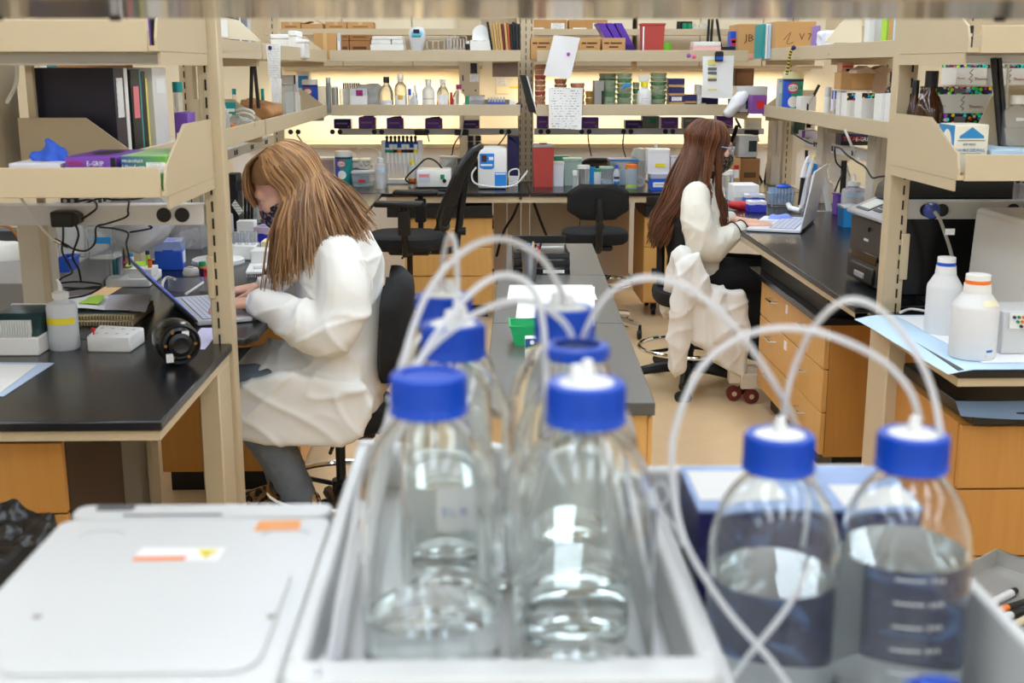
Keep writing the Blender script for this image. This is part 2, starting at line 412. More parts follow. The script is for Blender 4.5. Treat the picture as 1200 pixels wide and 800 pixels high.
# spine panels of the left and right shelving
struct('wall_panel_left', BX(-1.33, -1.29, 3.24, 3.42, 1.2, 2.2), BEIGE)
p = thing('service_column', 'pale metal service column behind the wash bottle', 'column', (0, 0, BT))
a, b = at(25, 330, Y=3.32), at(59, 330, Y=3.32)
BX(a.x, b.x, 3.32, 3.4, 0, 0.33, 0.003).b('panel', BEIGE2, p); BX(b.x - 0.012, b.x + 0.008, 3.30, 3.319, 0, 1.4, 0.002).b('edge_strip', BEIGE, p)
for (px0, px1, Y, lb) in ((903, 933, 7.6, 'pale metal column below the shelf left of the pipette stand'), (962, 986, 6.55, 'pale metal column behind the pipette stand'),
                          (1024, 1056, 5.62, 'pale metal column behind the office printer')):
    p = thing('service_column', lb, 'column', (at(px0, 200, Y=Y).x, Y, BT))
    wd = at(px1, 200, Y=Y).x - at(px0, 200, Y=Y).x
    BX(0, wd, 0, 0.12, 0, 0.446, 0.004).b('panel', BEIGE2, p)
    PRI([(wd * 0.2, 0.445), (wd + 0.06, 0.445), (wd + 0.06, 0.25), (wd, 0.2), (wd * 0.2, 0.2)], 'Y', -0.006, -0.001).b('bracket', BEIGE2, p, smooth=0)

# bench tops
def bench(name, label, poly, z=BT, th=0.022, m=BENCH, frame=True):
    t = thing(name, label, 'bench', (0, 0, 0))
    PRI(poly, 'Z', z - th, z, b=0.003).b('top', m, t)
    return t
b = bench('lab_bench', 'near left black bench top with the wash bottle and foam block', [(-2.2, 2.445), (-0.683, 2.445), (-0.683, 3.178), (-0.74, 3.178), (-0.74, 3.237), (-2.2, 3.237)])
BX(-2.2, -0.69, 2.455, 2.485, 0.735, 0.757).box(-0.72, -0.69, 2.485, 3.17, 0.735, 0.757).b('steel_frame', BEIGE, b, smooth=0)
BX(-0.745, -0.69, 3.03, 3.17, 0.0, 0.734, 0.004).b('leg', BEIGE, b)
BX(-1.6, -0.69, 3.05, 3.11, 0.1, 0.165, 0.003).b('foot_rail', BEIGE, b)
BX(-0.95, -0.9, 2.7, 3.05, 0.16, 0.215, 0.003).b('cross_rail', BEIGE, b)
bench('lab_bench', 'left aisle black bench top where the woman with fair hair types', [(-1.235, 3.24), (-0.66, 3.24), (-0.635, 3.3), (-0.6, 7.1), (-0.6, 7.13), (-1.235, 7.13)])
b = bench('lab_bench', 'right aisle black bench top with printer and open laptop', [(1.165, 3.645), (1.95, 3.645), (1.95, 7.13), (1.2, 7.13)])
BX(1.18, 1.215, 3.66, 7.1, 0.735, 0.757).box(1.18, 1.9, 3.66, 3.69, 0.735, 0.757).b('steel_frame', BEIGE, b, smooth=0)
bench('lab_bench', 'back black bench top left of the middle posts', [(-1.3, 7.15), (0.279, 7.15), (0.279, 7.95), (-1.3, 7.95)])
bench('lab_bench', 'back black bench top right of the middle posts', [(0.283, 7.15), (1.95, 7.15), (1.95, 7.95), (0.283, 7.95)])
b = bench('lab_bench', 'near right black bench top under the absorbent pad', [(1.175, 2.84), (2.6, 2.84), (2.6, 3.56), (1.175, 3.56)])
BX(1.18, 2.6, 2.85, 2.88, 0.735, 0.757).box(1.18, 1.21, 2.88, 3.55, 0.735, 0.757).b('steel_frame', BEIGE, b, smooth=0)
BX(1.185, 1.24, 3.38, 3.55, 0, 0.734, 0.004).b('leg', BEIGE, b)
t = thing('reagent_ledge', 'tan ledge along the lit far wall', 'ledge', (0, 0, 0))
BX(-1.8, 2.6, 8.7, 8.94, 0.945, 0.975, 0.002).b('board', BEIGE, t); BX(-1.8, 2.6, 8.74, 8.94, 0, 0.944).b('riser', mat('pale riser', (226, 224, 220), 0.5), t, smooth=0)
t = thing('reagent_ledge', 'low grey service ledge behind the near left bench', 'ledge', (0, 0, 0))
BX(-1.62, -1.29, 3.42, 7.1, BT, 0.905, 0.003).b('body', mat('grey ledge', (150, 150, 152), 0.35), t)
# near bench that carries the instruments
b = bench('lab_bench', 'foreground bench top hidden beneath the white instruments', [(-0.7, 0.3), (0.55, 0.3), (0.55, 1.24), (-0.7, 1.24)])
for x in (-0.69, 0.49):
    for y in (0.32, 1.18): BX(x, x + 0.05, y, y + 0.05, 0, 0.757, 0.003).b('leg', BEIGE, b)

# middle table of three grey topped units
mt = Matrix.Rotation(-0.033, 4, 'Z')
for k, (y0, y1, lb, xx) in enumerate(((2.576, 3.428, 'nearest grey topped island cabinet beside the foreground bottles', (0, 0.385)), (3.432, 4.26, 'middle grey topped island cabinet under the white papers', (0, 0.385)), (4.264, 5.06, 'farthest grey topped island cabinet under the black organiser', (0.025, 0.385)))):
    t = thing('island_cabinet', lb, 'cabinet', (-0.087 if k < 3 else 0, 0, 0), -0.033, 'grey topped island cabinets')
    BX(xx[0], xx[1], y0, y1, BT - 0.03, BT, 0.002).b('top', GREYTOP, t)
    BX(xx[0] + 0.02, xx[1] - 0.015, y0 + 0.02, y1 - 0.004, 0.08, BT - 0.031).b('body', MAPLE, t, smooth=0)
    BX(xx[0] + 0.05, xx[1] - 0.05, y0 + 0.05, y1 - 0.02, 0, 0.08).b('plinth', BLACK, t, smooth=0)
    for q in range(2):
        d = BX(xx[1] - 0.014, xx[1] - 0.002, y0 + 0.025 + q * 0.41, y0 + 0.42 + q * 0.4, 0.1, BT - 0.04, 0.002).b('door', MAPLE, t)
        TU([(xx[1], y0 + 0.36 + q * 0.1, 0.6), (xx[1] + 0.02, y0 + 0.36 + q * 0.1, 0.6), (xx[1] + 0.02, y0 + 0.36 + q * 0.1, 0.7), (xx[1], y0 + 0.36 + q * 0.1, 0.7)], 0.004).b('handle', CHROME, d)

# drawer cabinets
def drawers(label, W, D, z0, z1, rows, loc, rz, handles=1, m=MAPLE, side=MAPLED, split=None, casters=False, group=None):
    """front at local y=0 along x; rows = relative heights from the top"""
    t = thing('drawer_cabinet', label, 'cabinet', loc, rz, group)
    BX(0, W, 0.02, D, z0, z1).b('body', side, t, smooth=0)
    tot = sum(rows); z = z1 - 0.004
    for r_ in rows:
        h = (z1 - z0 - 0.008) * r_ / tot
        d = BX(0.002, W - 0.002, 0, 0.019, z - h + 0.005, z, 0.0015).b('drawer', m, t)
        for k in range(handles):
            hx = W * (k + 0.5) / handles; hz = z - min(0.06, h * 0.35)
            TU([(hx - 0.05, 0, hz), (hx - 0.048, -0.026, hz), (hx + 0.048, -0.026, hz), (hx + 0.05, 0, hz)], 0.0045, 8).b('handle', CHROME, d)
        z -= h
    if casters:
        for (x, y) in ((0.08, 0.1), (W - 0.08, 0.1), (0.08, D - 0.1), (W - 0.08, D - 0.1)):
            CY((x - 0.012, y, 0.035), 0.035, 0.024, axis='X', seg=16).box(x - 0.018, x + 0.018, y - 0.02, y + 0.02, 0.04, z0).b('caster', BLACK, t)
    else:
        BX(0.03, W - 0.03, 0.06, D - 0.02, 0, z0).b('plinth', BLACK, t, smooth=0)
    return t
c = drawers('wide maple drawer unit under the right aisle bench', 1.02, 0.55, 0.1, 0.607, (1.05, 1, 1), (1.24, 5.22, 0), -PI / 2, handles=2)
for (x, z, ww, hh) in ((0.45, 0.53, 0.03, 0.035), (0.45, 0.38, 0.04, 0.035)):
    BX(x, x + ww, -0.003, 0.0, z, z + hh).b('paper_tag', PAPER, c, smooth=0)
t = thing('keyboard_tray', 'black slab slung beneath the right aisle bench', 'tray', (0, 0, 0))
BX(1.2, 1.75, 4.15, 5.3, 0.61, 0.635, 0.002).b('slab', BENCH, t); BX(1.24, 1.7, 4.2, 5.25, 0.636, 0.7).b('drawer_body', BLACK, t, smooth=0)
s = at(473, 250, Y=7.2).x; e = at(577, 250, Y=7.2).x
drawers('maple drawer unit under the back bench beside the mesh chair', e - s, 0.5, 0.08, 0.625, (1, 1, 1), (s, 7.22, 0), 0)
t = thing('keyboard_tray', 'black apron strip above the left back maple drawers', 'tray', (0, 0, 0)); BX(s - 0.1, e, 7.19, 7.7, 0.63, 0.7, 0.002).b('slab', BLACK, t); BX(s - 0.1, e, 7.17, 7.2, 0.72, 0.757).b('rail', BEIGE, t, smooth=0)
s2 = at(756, 250, Y=7.2).x
drawers('maple drawer unit on casters under the back bench by the seated dark haired woman', 0.5, 0.5, 0.09, 0.625, (1, 1.9), (s2, 7.22, 0), 0, casters=True)
t = thing('keyboard_tray', 'black apron strip above the right back maple drawers', 'tray', (0, 0, 0)); BX(s2, s2 + 0.5, 7.19, 7.7, 0.63, 0.7, 0.002).b('slab', BLACK, t)
struct('trim_1', BX(e, s2, 7.165, 7.2, 0.72, 0.757), BEIGE)
MODESTY = mat('beige modesty panel', (188, 176, 156), 0.5)
for (xa, xb, lb) in ((e + 0.01, 0.25, 'beige modesty panel under the back bench left of the cables'), (0.31, s2 - 0.01, 'beige modesty panel under the back bench behind the black chair')):
    t = thing('modesty_panel', lb, 'panel', (0, 0, 0))
    n = 2
    for k in range(n):
        BX(xa + (xb - xa) * k / n + 0.003, xa + (xb - xa) * (k + 1) / n - 0.003, 7.86, 7.88, 0.1, 0.72, 0.002).b('panel', MODESTY, t)
t = thing('bench_stanchion', 'beige stanchion under the back bench between the two hanging cables', 'post', (0.28, 7.86, 0)); BX(-0.025, 0.025, -0.04, 0.04, 0, 0.757, 0.003).b('upright', BEIGE, t); BX(-0.05, 0.05, -0.06, 0.06, 0, 0.01).b('foot_plate', BEIGE, t, smooth=0)
# near left: maple cabinet in the dark knee space
q = at(72, 510, Y=2.5).x
drawers('maple cabinet under the near left bench behind the black bin bag', 0.6, 0.4, 0.05, 0.72, (1, 3), (q - 0.6, 2.5, 0), 0, m=MAPLED, side=mat('shaded brown side', (62, 46, 32), 0.6))  # knee space shade is painted into the dark brown of the cabinet side
t = thing('knee_space_panel', 'beige panel in the dark space under the near left bench', 'panel', (0, 0, 0))
a = at(145, 520, Y=3.0).x
BX(a - 0.35, a - 0.31, 2.98, 3.3, 0.1, 0.7).box(a - 0.3, a, 3.24, 3.27, 0.1, 0.7).b('sheet', MODESTY, t, smooth=0); BX(a, a + 0.012, 3.2, 3.27, 0.1, 0.7).b('edge', BEIGE, t, smooth=0)
drawers('maple cabinet under the left aisle bench behind the womans knees', 1.0, 0.5, 0.08, 0.72, (1, 2), (-0.665, 4.15, 0), PI / 2, m=MAPLE)
drawers('maple cabinet under the left aisle bench near the mesh chair', 1.0, 0.5, 0.08, 0.72, (1, 1, 1), (-0.665, 5.2, 0), PI / 2, m=MAPLE)
# near right cabinet
c = drawers('maple drawer unit under the near right bench with the absorbent pad', 1.2, 0.55, 0.08, 0.62, (1.2, 1.3, 1.2), (1.22, 2.9, 0), 0, m=MAPLED)

# raceways with outlets
def raceway(label, L, loc, rz, pairs, h=0.055, m=RAIL, square=False, plugs=()):
    t = thing('outlet_raceway', label, 'raceway', loc, rz)
    BX(0, L, 0, 0.05, 0, h, 0.003).b('channel', m, t)
    for x in pairs:
        for dx in (-0.024, 0.024):
            mb = MB()
            if square: mb.box(x + dx - 0.012, x + dx + 0.012, -0.003, 0.001, h * 0.25, h * 0.75)
            else: mb.cyl((x + dx, -0.004, h / 2), min(0.0195, h * 0.4), 0.006, axis='Y', seg=18)
            mb.b('outlet', BLACK, t)
    return t
x = at(203, 253, Y=3.19).x
raceway('white raceway above the near left bench with a plugged black adapter', 1.45, (-2.19, 3.19, 1.101), 0, (x + 2.19, 0.6), m=mat('white rail enamel', (226, 226, 226), 0.35))
x = at(1095, 248, Y=3.58).x
t = raceway('grey raceway above the near right bench with a blue plug', 1.4, (1.275, 3.58, 1.062), 0, (at(1102, 248, Y=3.58).x - 1.275 - 0.02, at(1196, 248, Y=3.58).x - 1.275), m=mat('satin rail', (186, 184, 178), 0.3))
raceway('raceway above the back bench left of the middle posts', 1.16, (-0.93, 7.85, 1.085), 0, [at(p_, 155, Y=7.85).x + 0.93 for p_ in (345, 394, 443, 496, 540, 592)], h=0.04)
raceway('raceway above the back bench right of the middle posts', 1.5, (0.335, 7.85, 1.085), 0, [at(p_, 155, Y=7.85).x - 0.335 for p_ in (638, 686, 735, 784)], h=0.04)
raceway('white raceway under the left shelf beside the fair haired woman', 3.5, (-1.2, 3.5, 1.085), PI / 2, [0.3 + 0.42 * k for k in range(8)], h=0.045, m=MATS['white rail enamel'], square=True)
raceway('white raceway under the right shelf behind the pipette stand', 3.3, (1.9, 7.1, 1.055), -PI / 2, [0.25 + 0.36 * k for k in range(9)], h=0.055, m=MATS['white rail enamel'], square=True)

# far wall: cabinets with strip lamps, electrical column
for (xa, xb, lb) in ((-1.45, 0.0, 'cream upper cabinet on the far wall left of the electrical column'), (0.24, 1.05, 'cream upper cabinet on the far wall behind the red bin'), (1.08, 2.4, 'cream upper cabinet on the far wall in the right corner')):
    t = thing('wall_cabinet', lb, 'cabinet', (0, 0, 0))
    BX(xa, xb, 8.58, 8.94, 1.5, 2.3).b('body', BEIGE, t, smooth=0)
    n = 3 if xb - xa > 1 else 2
    for k in range(n):
        BX(xa + (xb - xa) * k / n + 0.003, xa + (xb - xa) * (k + 1) / n - 0.003, 8.56, 8.579, 1.52, 2.29, 0.002).b('door', mat('cream enamel', (226, 216, 190), 0.5), t)
    l_ = thing('strip_lamp', 'strip lamp under the ' + lb, 'lamp', ((xa + xb) / 2, 8.72, 1.485))
    BX(-(xb - xa) * 0.46, (xb - xa) * 0.46, -0.03, 0.03, 0, 0.014).b('housing', WHITE, l_, smooth=0)
    ld = bpy.data.lights.new('tube', 'AREA'); ld.shape = 'RECTANGLE'; ld.size = (xb - xa) * 0.88; ld.size_y = 0.05; ld.energy = UNDER_POWER * (xb - xa); ld.color = (1, 0.9, 0.7)
    lo = bpy.data.objects.new('tube', ld); SC.collection.objects.link(lo); lo.parent = l_; lo.location = (0, 0, -0.004)
t = thing('electrical_column', 'beige electrical column with a small black screen behind the back shelf', 'column', (at(538, 100, Y=8.5).x, 8.5, BT))
wd = at(562, 100, Y=8.5).x - at(538, 100, Y=8.5).x
BX(0, wd, 0, 0.3, 0, 1.2, 0.004).b('body', BEIGE, t)
z = lambda py: at(550, py, Y=8.5).z - BT
BX(wd * 0.56, wd * 0.88, -0.006, 0, z(86), z(74), 0.001).b('screen', GLOSSBLACK, t)
BX(wd * 0.52, wd * 0.95, -0.004, 0, z(96), z(87)).b('paper_tag', SMALLPR, t, smooth=0)
BX(wd * 0.16, wd * 0.22, -0.004, 0, z(95), z(88)).b('handle', BLACK, t)
for sx in (0.2, 0.8): CY((wd * sx, -0.004, z(106)), 0.006, 0.005, axis='Y', seg=10).b('screw', BLACK, t)
for (a_, b_) in ((0.4, 0.68), (0.78, 1.06)):
    for (c_, d_) in ((165, 159), (181, 166)): BX(wd * a_, wd * b_, -0.008, 0, z(c_), z(d_), 0.001).b('socket_cover', BLACK, t)
# ================================================================ foreground instruments and bottles
TB, TRIM, TB2 = 1.07, 1.12, 1.005
t = thing('white_instrument', 'white instrument with flat screwed lid panel and orange tape, bottom left', 'instrument', (0, 0, BT))
z1 = 1.11 - BT
BX(-0.385, -0.137, 0.42, 1.05, 0, z1 - 0.012, 0.006, seg=2).b('body', INSTR, t)
def rrect(x0, x1, y0, y1, r, n=6):
    P = []
    for cx, cy, a0 in ((x1 - r, y1 - r, 0), (x0 + r, y1 - r, 90), (x0 + r, y0 + r, 180), (x1 - r, y0 + r, 270)):
        for k in range(n + 1): a = R(a0 + 90 * k / n); P.append((cx + r * math.cos(a), cy + r * math.sin(a)))
    return P
lid = PRI(rrect(-0.383, -0.139, 0.425, 1.03, 0.012), 'Z', z1 - 0.0115, z1, b=0.0015).b('lid', INSTR, t)
PRI(rrect(-0.379, -0.141, 1.033, 1.066, 0.012), 'Z', z1 - 0.014, z1 + 0.001, b=0.002).b('hinge_strip', INSTR, t)
PRI(rrect(-0.36, -0.325, 1.05, 1.062, 0.004), 'Z', z1 + 0.0012, z1 + 0.0022).box(-0.33, -0.24, 1.0355, 1.0375, z1 + 0.001, z1 + 0.0022).b('recess', mat('dark grey recess', (70, 70, 72), 0.5), t)
pn = PRI(rrect(-0.336, -0.155, 0.742, 0.912, 0.022), 'Z', z1 + 0.0002, z1 + 0.0028, b=0.0012).b('screwed_panel', INSTR, t)
for px, py in ((44, 722), (318, 722)):
    p = at(px, py, Z=1.113); LA([(0.0034, 0), (0.0034, 0.0012), (0.002, 0.0018)], 14, (p.x, p.y, z1 + 0.0028)).b('screw', STEEL, pn)
for k, y in enumerate((0.99, 0.99)):
    x = (-0.335, -0.175)[k]; TU([(x + 0.02 * math.cos(R(a)), y + 0.012 * math.sin(R(a)), z1 + 0.0004) for a in range(0, 181, 18)], 0.0009, 5).b('moulded_arc', GREYW, t)
a, b, c, d = at(153, 658, Z=1.11), at(255, 658, Z=1.11), at(265, 642, Z=1.11), at(167, 642, Z=1.11)
st = PRI([(a.x, a.y), (b.x, b.y), (c.x, c.y), (d.x, d.y)], 'Z', z1 + 0.0001, z1 + 0.0006).b('warning_sticker', SMALLPR, t, smooth=0); st['label'] = 'printed sticker with orange bar and yellow triangle'
a1, b1 = at(153, 658, Z=1.11), at(218, 654, Z=1.11)
BX(a1.x + 0.001, b1.x, a1.y + 0.0005, b1.y + 0.002, z1 + 0.0007, z1 + 0.001).b('orange_bar', ORANGE, st, smooth=0)
q = [at(232, 645, Z=1.11), at(256, 645, Z=1.11), at(240, 655, Z=1.11)]
PRI([(p.x, p.y) for p in q], 'Z', z1 + 0.0007, z1 + 0.001).b('yellow_triangle', YELLOW, st, smooth=0)
p = at(241, 651.5, Z=1.11); text('!', 0.007, INKB, st, (p.x, p.y - 0.001, z1 + 0.0012), rot=(0, 0, 0))
q = [at(297, 622, Z=1.11), at(351, 622, Z=1.11), at(353, 610, Z=1.11), at(304, 611, Z=1.11)]
PRI([(p.x, p.y) for p in q], 'Z', z1 + 0.0002, z1 + 0.0008).b('orange_tape', mat('orange tape', (246, 166, 96), 0.6, var=0.1, vscale=90), t, smooth=0)

def tray(name, label, x0, x1, y0, y1, zf, zr, wl=0.014, wb=0.02, wf=0.03):
    t = thing(name, label, 'tray', (0, 0, BT))
    zf -= BT; zr -= BT
    BX(x0, x1, y0, y1, 0, zf, 0.004).b('floor', mat('grey tray floor', (214, 215, 215), 0.35), t)
    PRI(rrect(x0, x1, y1 - wb, y1, 0.006), 'Z', zf, zr, b=0.003).b('rear_rim', INSTR, t)
    PRI(rrect(x0, x1, y0, y0 + wf, 0.006), 'Z', zf, zr, b=0.003).b('front_rim', INSTR, t)
    for s_, (xa, xb) in enumerate(((x0, x0 + wl), (x1 - wl, x1))):
        BX(xa, xb, y0 + wf, y1 - wb, zf, zr, 0.003).b('side_rim', INSTR, t)
    return t
tray('bottle_tray', 'white tray of the centre instrument holding six clear bottles', -0.1355, 0.158, 0.713, 1.235, TB, TRIM)
tray('bottle_tray', 'white tray on the right holding two blue capped bottles and a kit box', 0.16, 0.405, 0.5, 1.2, TB2, 1.1, wl=0.012)

def outer(rb, h, rn=0.0195, cap=0.03):
    zt = h - 0.004; zs = h - 0.09 * rb / 0.0505
    k = rb - rn
    return [(1e-5, 0.002), (rb * 0.7, 0.0015), (rb - 0.006, 0.0), (rb - 0.0015, 0.003), (rb, 0.009), (rb, zs), (rb - 0.03 * k, zs + 0.009), (rb - 0.1 * k, zs + 0.019), (rb - 0.21 * k, zs + 0.029), (rb - 0.36 * k, zs + 0.039),
            (rb - 0.53 * k, zs + 0.047), (rb - 0.72 * k, zs + 0.054), (rb - 0.9 * k, zs + 0.06), (rn, zs + 0.066), (rn, zt)]
def inner_r(P, z, th):
    for i in range(len(P) - 1):
        if P[i][1] <= z <= P[i + 1][1] and i > 2:
            f = (z - P[i][1]) / max(1e-6, P[i + 1][1] - P[i][1]); return P[i][0] + (P[i + 1][0] - P[i][0]) * f - th
    return P[-1][0] - th
def lab_bottle(label, c, rb, h, liquid=0, cap=True, ports=2, rn=0.0195, capr=0.0265, caph=0.028, ring=False, group=None, seg=48):
    t = thing('media_bottle', label, 'bottle', c, random.random() * 6, group)
    P = outer(rb, h, rn); th = 0.0026
    inn = [(r - th if r > 0.01 else r, z) for r, z in P[4:]]
    inn = [(1e-5, 0.006), (rb - 0.008, 0.006), (rb - 0.0035, 0.009)] + inn
    LA(P + inn[::-1], seg, close=False).b('glass_body', GLASS, t)
    if liquid:
        zz = [0.0056, 0.0056, 0.009]; Q = [(1e-5, 0.0056), (rb - 0.0078, 0.0056), (rb - 0.003, 0.009)]
        z = 0.02
        while z < liquid: Q.append((inner_r(P, z, th) + 0.0006, z)); z += 0.006
        Q += [(inner_r(P, liquid, th) + 0.0006, liquid), (1e-5, liquid)]
        LA(Q, seg, close=False).b('liquid', WATER, t)
    if ring:
        LA([(rn + 0.0005, h - 0.012), (capr - 0.0015, h - 0.012), (capr, h - 0.009), (capr - 0.001, h - 0.002), (rn - 0.001, h - 0.001), (rn + 0.0005, h - 0.0035), (rn + 0.0005, h - 0.012)], 32, close=False).b('pouring_ring', BLUECAP, t)
    if cap:
        z0 = h - caph + 0.002
        mb = MB(); n = 60; pr = []
        mb.lathe([(capr * 1.05, z0), (capr * 1.05, z0 + 0.004), (capr, z0 + 0.006), (capr, z0 + caph - 0.0015), (capr - 0.0015, z0 + caph), (capr * 0.74, z0 + caph), (capr * 0.72, z0 + caph - 0.002), (0.001, z0 + caph - 0.002)], n, close=False)
        mb.lathe([(rn + 0.0008, z0), (capr * 1.05, z0)], n, close=False)
        cp = mb.b('screw_cap', BLUECAP, t)
        rb_ = MB()
        for k in range(36):
            a = 2 * PI * k / 36; rb_.box(capr - 0.0005, capr + 0.0007, -0.0007, 0.0007, z0 + 0.007, z0 + caph - 0.003, M=Matrix.Rotation(a, 4, 'Z'))
        o = rb_.b('grip_ribs', BLUECAP, cp, smooth=0); o['kind'] = 'stuff'
        if ports:
            LA([(capr * 0.72, z0 + caph - 0.002), (capr * 0.72, z0 + caph - 0.0005), (capr * 0.6, z0 + caph + 0.001), (0.0, z0 + caph + 0.001)], 32, close=False).b('cap_insert', WHITE, cp)
            for k in range(ports):
                a = k * 2.4 + 0.5; x, y = 0.009 * math.cos(a), 0.009 * math.sin(a)
                if ports == 1: x = y = 0
                LA([(0.0052, 0), (0.0052, 0.006), (0.004, 0.007), (0.004, 0.011), (0.0028, 0.012)], 14, (x, y, z0 + caph + 0.001)).b('port_fitting', WHITE, cp)
    return t
def spot(px, py, Z, zb): p = at(px, py, Z=Z); return (p.x, p.y, zb)
B1 = 0.23
lab_bottle('clear bottle with plain blue cap at the left front of the centre tray', spot(502, 440, 1.30, TB), 0.0505, B1, 0.055, ports=0)
lab_bottle('clear bottle with white topped blue cap at the right front of the centre tray', spot(687, 450, 1.30, TB), 0.0505, B1, 0.022, ports=2)
m_ = lab_bottle('blue capped bottle standing second in the left row of the centre tray', spot(531, 381, 1.30, TB), 0.0505, B1, 0.0)
lab_bottle('blue capped bottle standing last in the left row of the centre tray', spot(520, 347, 1.30, TB), 0.0505, B1, 0.06)
lab_bottle('open bottle with only a blue pouring ring on its neck', spot(676, 404, 1.298, TB), 0.0505, B1, 0.05, cap=False, ring=True)
lab_bottle('blue capped bottle standing last in the right row of the centre tray', spot(662, 362, 1.30, TB), 0.0505, B1, 0.04)
lab_bottle('blue capped bottle half full of clear liquid, left one in the right tray', spot(914, 506, 1.238, TB2), 0.0505, B1, 0.118, ports=1)
bt = lab_bottle('blue capped bottle with white volume marks, right one in the right tray', spot(1071, 505, 1.238, TB2), 0.0505, B1, 0.137, ports=1)
# white volume marks on the outside of the right bottle, facing the camera
bt.rotation_euler.z = 0
WMARK = mat('white enamel mark', (240, 240, 240), 0.6)
aim = math.atan2(-bt.location.y, -bt.location.x)
for k in range(5):
    z = 0.055 + 0.019 * k
    def arc(a0, a1, dz0, dz1, zz=z): return lambda u, v: (0.0508 * math.cos(aim + a0 + (a1 - a0) * u), 0.0508 * math.sin(aim + a0 + (a1 - a0) * u), zz + dz0 + (dz1 - dz0) * v)
    GR(arc(-0.1, 0.35, 0, 0.0011), 8, 1).b('volume_mark', WMARK, bt)
    for j, ch in enumerate(str(300 + 100 * k)):
        a = aim + 0.42 + j * 0.085
        text(ch, 0.0058, WMARK, bt, (0.0511 * math.cos(a), 0.0511 * math.sin(a), z - 0.0015), rot=(PI / 2, 0, a + PI / 2), name='volume_number')
# frosted writing patch on the second left bottle
aim = math.atan2(-m_.location.y, -m_.location.x) - m_.rotation_euler.z
GR(lambda u, v: (0.0508 * math.cos(aim - 0.3 + 0.75 * u), 0.0508 * math.sin(aim - 0.3 + 0.75 * u), 0.07 + 0.035 * v), 10, 1).b('writing_patch', mat('frosted enamel', (236, 236, 236), 0.6, alpha=0.75), m_)
for j in range(3):
    a = aim - 0.2 + j * 0.16; text('DLM'[j], 0.009, INKBL, m_, (0.0512 * math.cos(a), 0.0512 * math.sin(a), 0.082), rot=(PI / 2, 0, a + PI / 2))
lab_bottle('small bottle with domed blue cap at the bottom edge', (at(1102, 792, Y=0.62).x, 0.62, TB2), 0.034, 0.152, 0.05, ports=0, rn=0.0145, capr=0.0205, caph=0.022)

# kit box behind the right bottles: white top with blue print, dark blue printed front
KD = mat('dark blue printed card', (26, 24, 84), 0.4); nt = KD.node_tree
tc = nt.nodes.new('ShaderNodeTexCoord'); n1 = nt.nodes.new('ShaderNodeTexNoise'); n1.inputs['Scale'].default_value = 26; n1.inputs['Distortion'].default_value = 2.2
cr = nt.nodes.new('ShaderNodeValToRGB'); cr.color_ramp.elements[0].position = 0.56; cr.color_ramp.elements[0].color = lin((24, 22, 84)) + (1,)
cr.color_ramp.elements[1].position = 0.76; cr.color_ramp.elements[1].color = lin((90, 130, 200)) + (1,)
nt.links.new(tc.outputs['Object'], n1.inputs['Vector']); nt.links.new(n1.outputs['Fac'], cr.inputs[0]); nt.links.new(cr.outputs[0], nt.nodes['Principled BSDF'].inputs['Base Color'])
k = thing('kit_box', 'dark blue kit box with white and blue top behind the right bottles', 'box', (0.19, 0.995, TB2), -0.02)
BX(0, 0.2, 0, 0.115, 0, 0.12, 0.001).b('carton', KD, k)
BX(-0.001, 0.201, -0.001, 0.116, 0.1202, 0.124, 0.001).b('lid', mat('pale blue card', (150, 176, 222), 0.5, var=0.35, vscale=24), k)
for q in ((0.004, 0.085, 0.02, 0.1), (0.13, 0.196, 0.004, 0.06)): BX(*q, 0.1242, 0.1247).b('printed_panel', SMALLPR, k, smooth=0)

# tubing
def tubing(label, pts, r=0.0023, name='plastic_tube'):
    P = [at(x, y, Y=Y) for x, y, Y in pts]
    o = TU(P, r, 8, smooth=6).b(name, TUBING); return tag(o, label, 'tubing')
tubing('clear tube looping in a narrow arch over the last left bottle', [(517, 338, 1.1), (520, 300, 1.08), (526, 276, 1.06), (533, 284, 1.03), (536, 330, 0.99), (533, 372, 0.97)])
tubing('thick clear tube arching from the left tray side to the last right bottle', [(398, 772, 0.79), (408, 700, 0.82), (430, 600, 0.86), (468, 440, 0.9), (500, 345, 0.94), (545, 293, 0.98), (590, 280, 1.02), (632, 300, 1.04), (655, 335, 1.05), (664, 358, 1.06)], 0.0028)
tubing('clear tube rising from the left tray wall and bending down between the bottles', [(386, 790, 0.76), (400, 690, 0.8), (432, 560, 0.84), (488, 430, 0.87), (545, 350, 0.9), (590, 322, 0.91), (628, 345, 0.91), (640, 430, 0.9), (634, 540, 0.89), (610, 610, 0.89)], 0.0026)
tubing('clear tube curving low over the caps to the open ring bottle', [(455, 470, 0.9), (500, 412, 0.91), (560, 366, 0.92), (612, 352, 0.93), (650, 368, 0.935), (672, 400, 0.94), (678, 470, 0.945), (672, 560, 0.95)], 0.0027)
tubing('clear tube rising from the open ring bottle toward the right tray', [(674, 520, 0.95), (676, 430, 0.945), (690, 380, 0.93), (718, 340, 0.92), (760, 325, 0.91), (812, 340, 0.9), (862, 385, 0.89), (905, 445, 0.9), (938, 510, 0.965), (956, 570, 0.975), (944, 640, 0.965)], 0.0026)
tubing('clear tube making a wide arch to the right bottle with volume marks', [(800, 640, 0.83), (788, 560, 0.85), (792, 500, 0.86), (822, 430, 0.87), (868, 395, 0.875), (920, 384, 0.88), (975, 394, 0.88), (1030, 420, 0.88), (1065, 455, 0.88), (1078, 492, 0.885)], 0.0027)
tubing('clear tube making a tall narrow arch between the two right bottles', [(918, 490, 0.915), (926, 445, 0.91), (948, 392, 0.9), (978, 358, 0.89), (1008, 352, 0.885), (1042, 372, 0.88), (1074, 415, 0.875), (1094, 462, 0.87), (1104, 520, 0.86)], 0.0026)
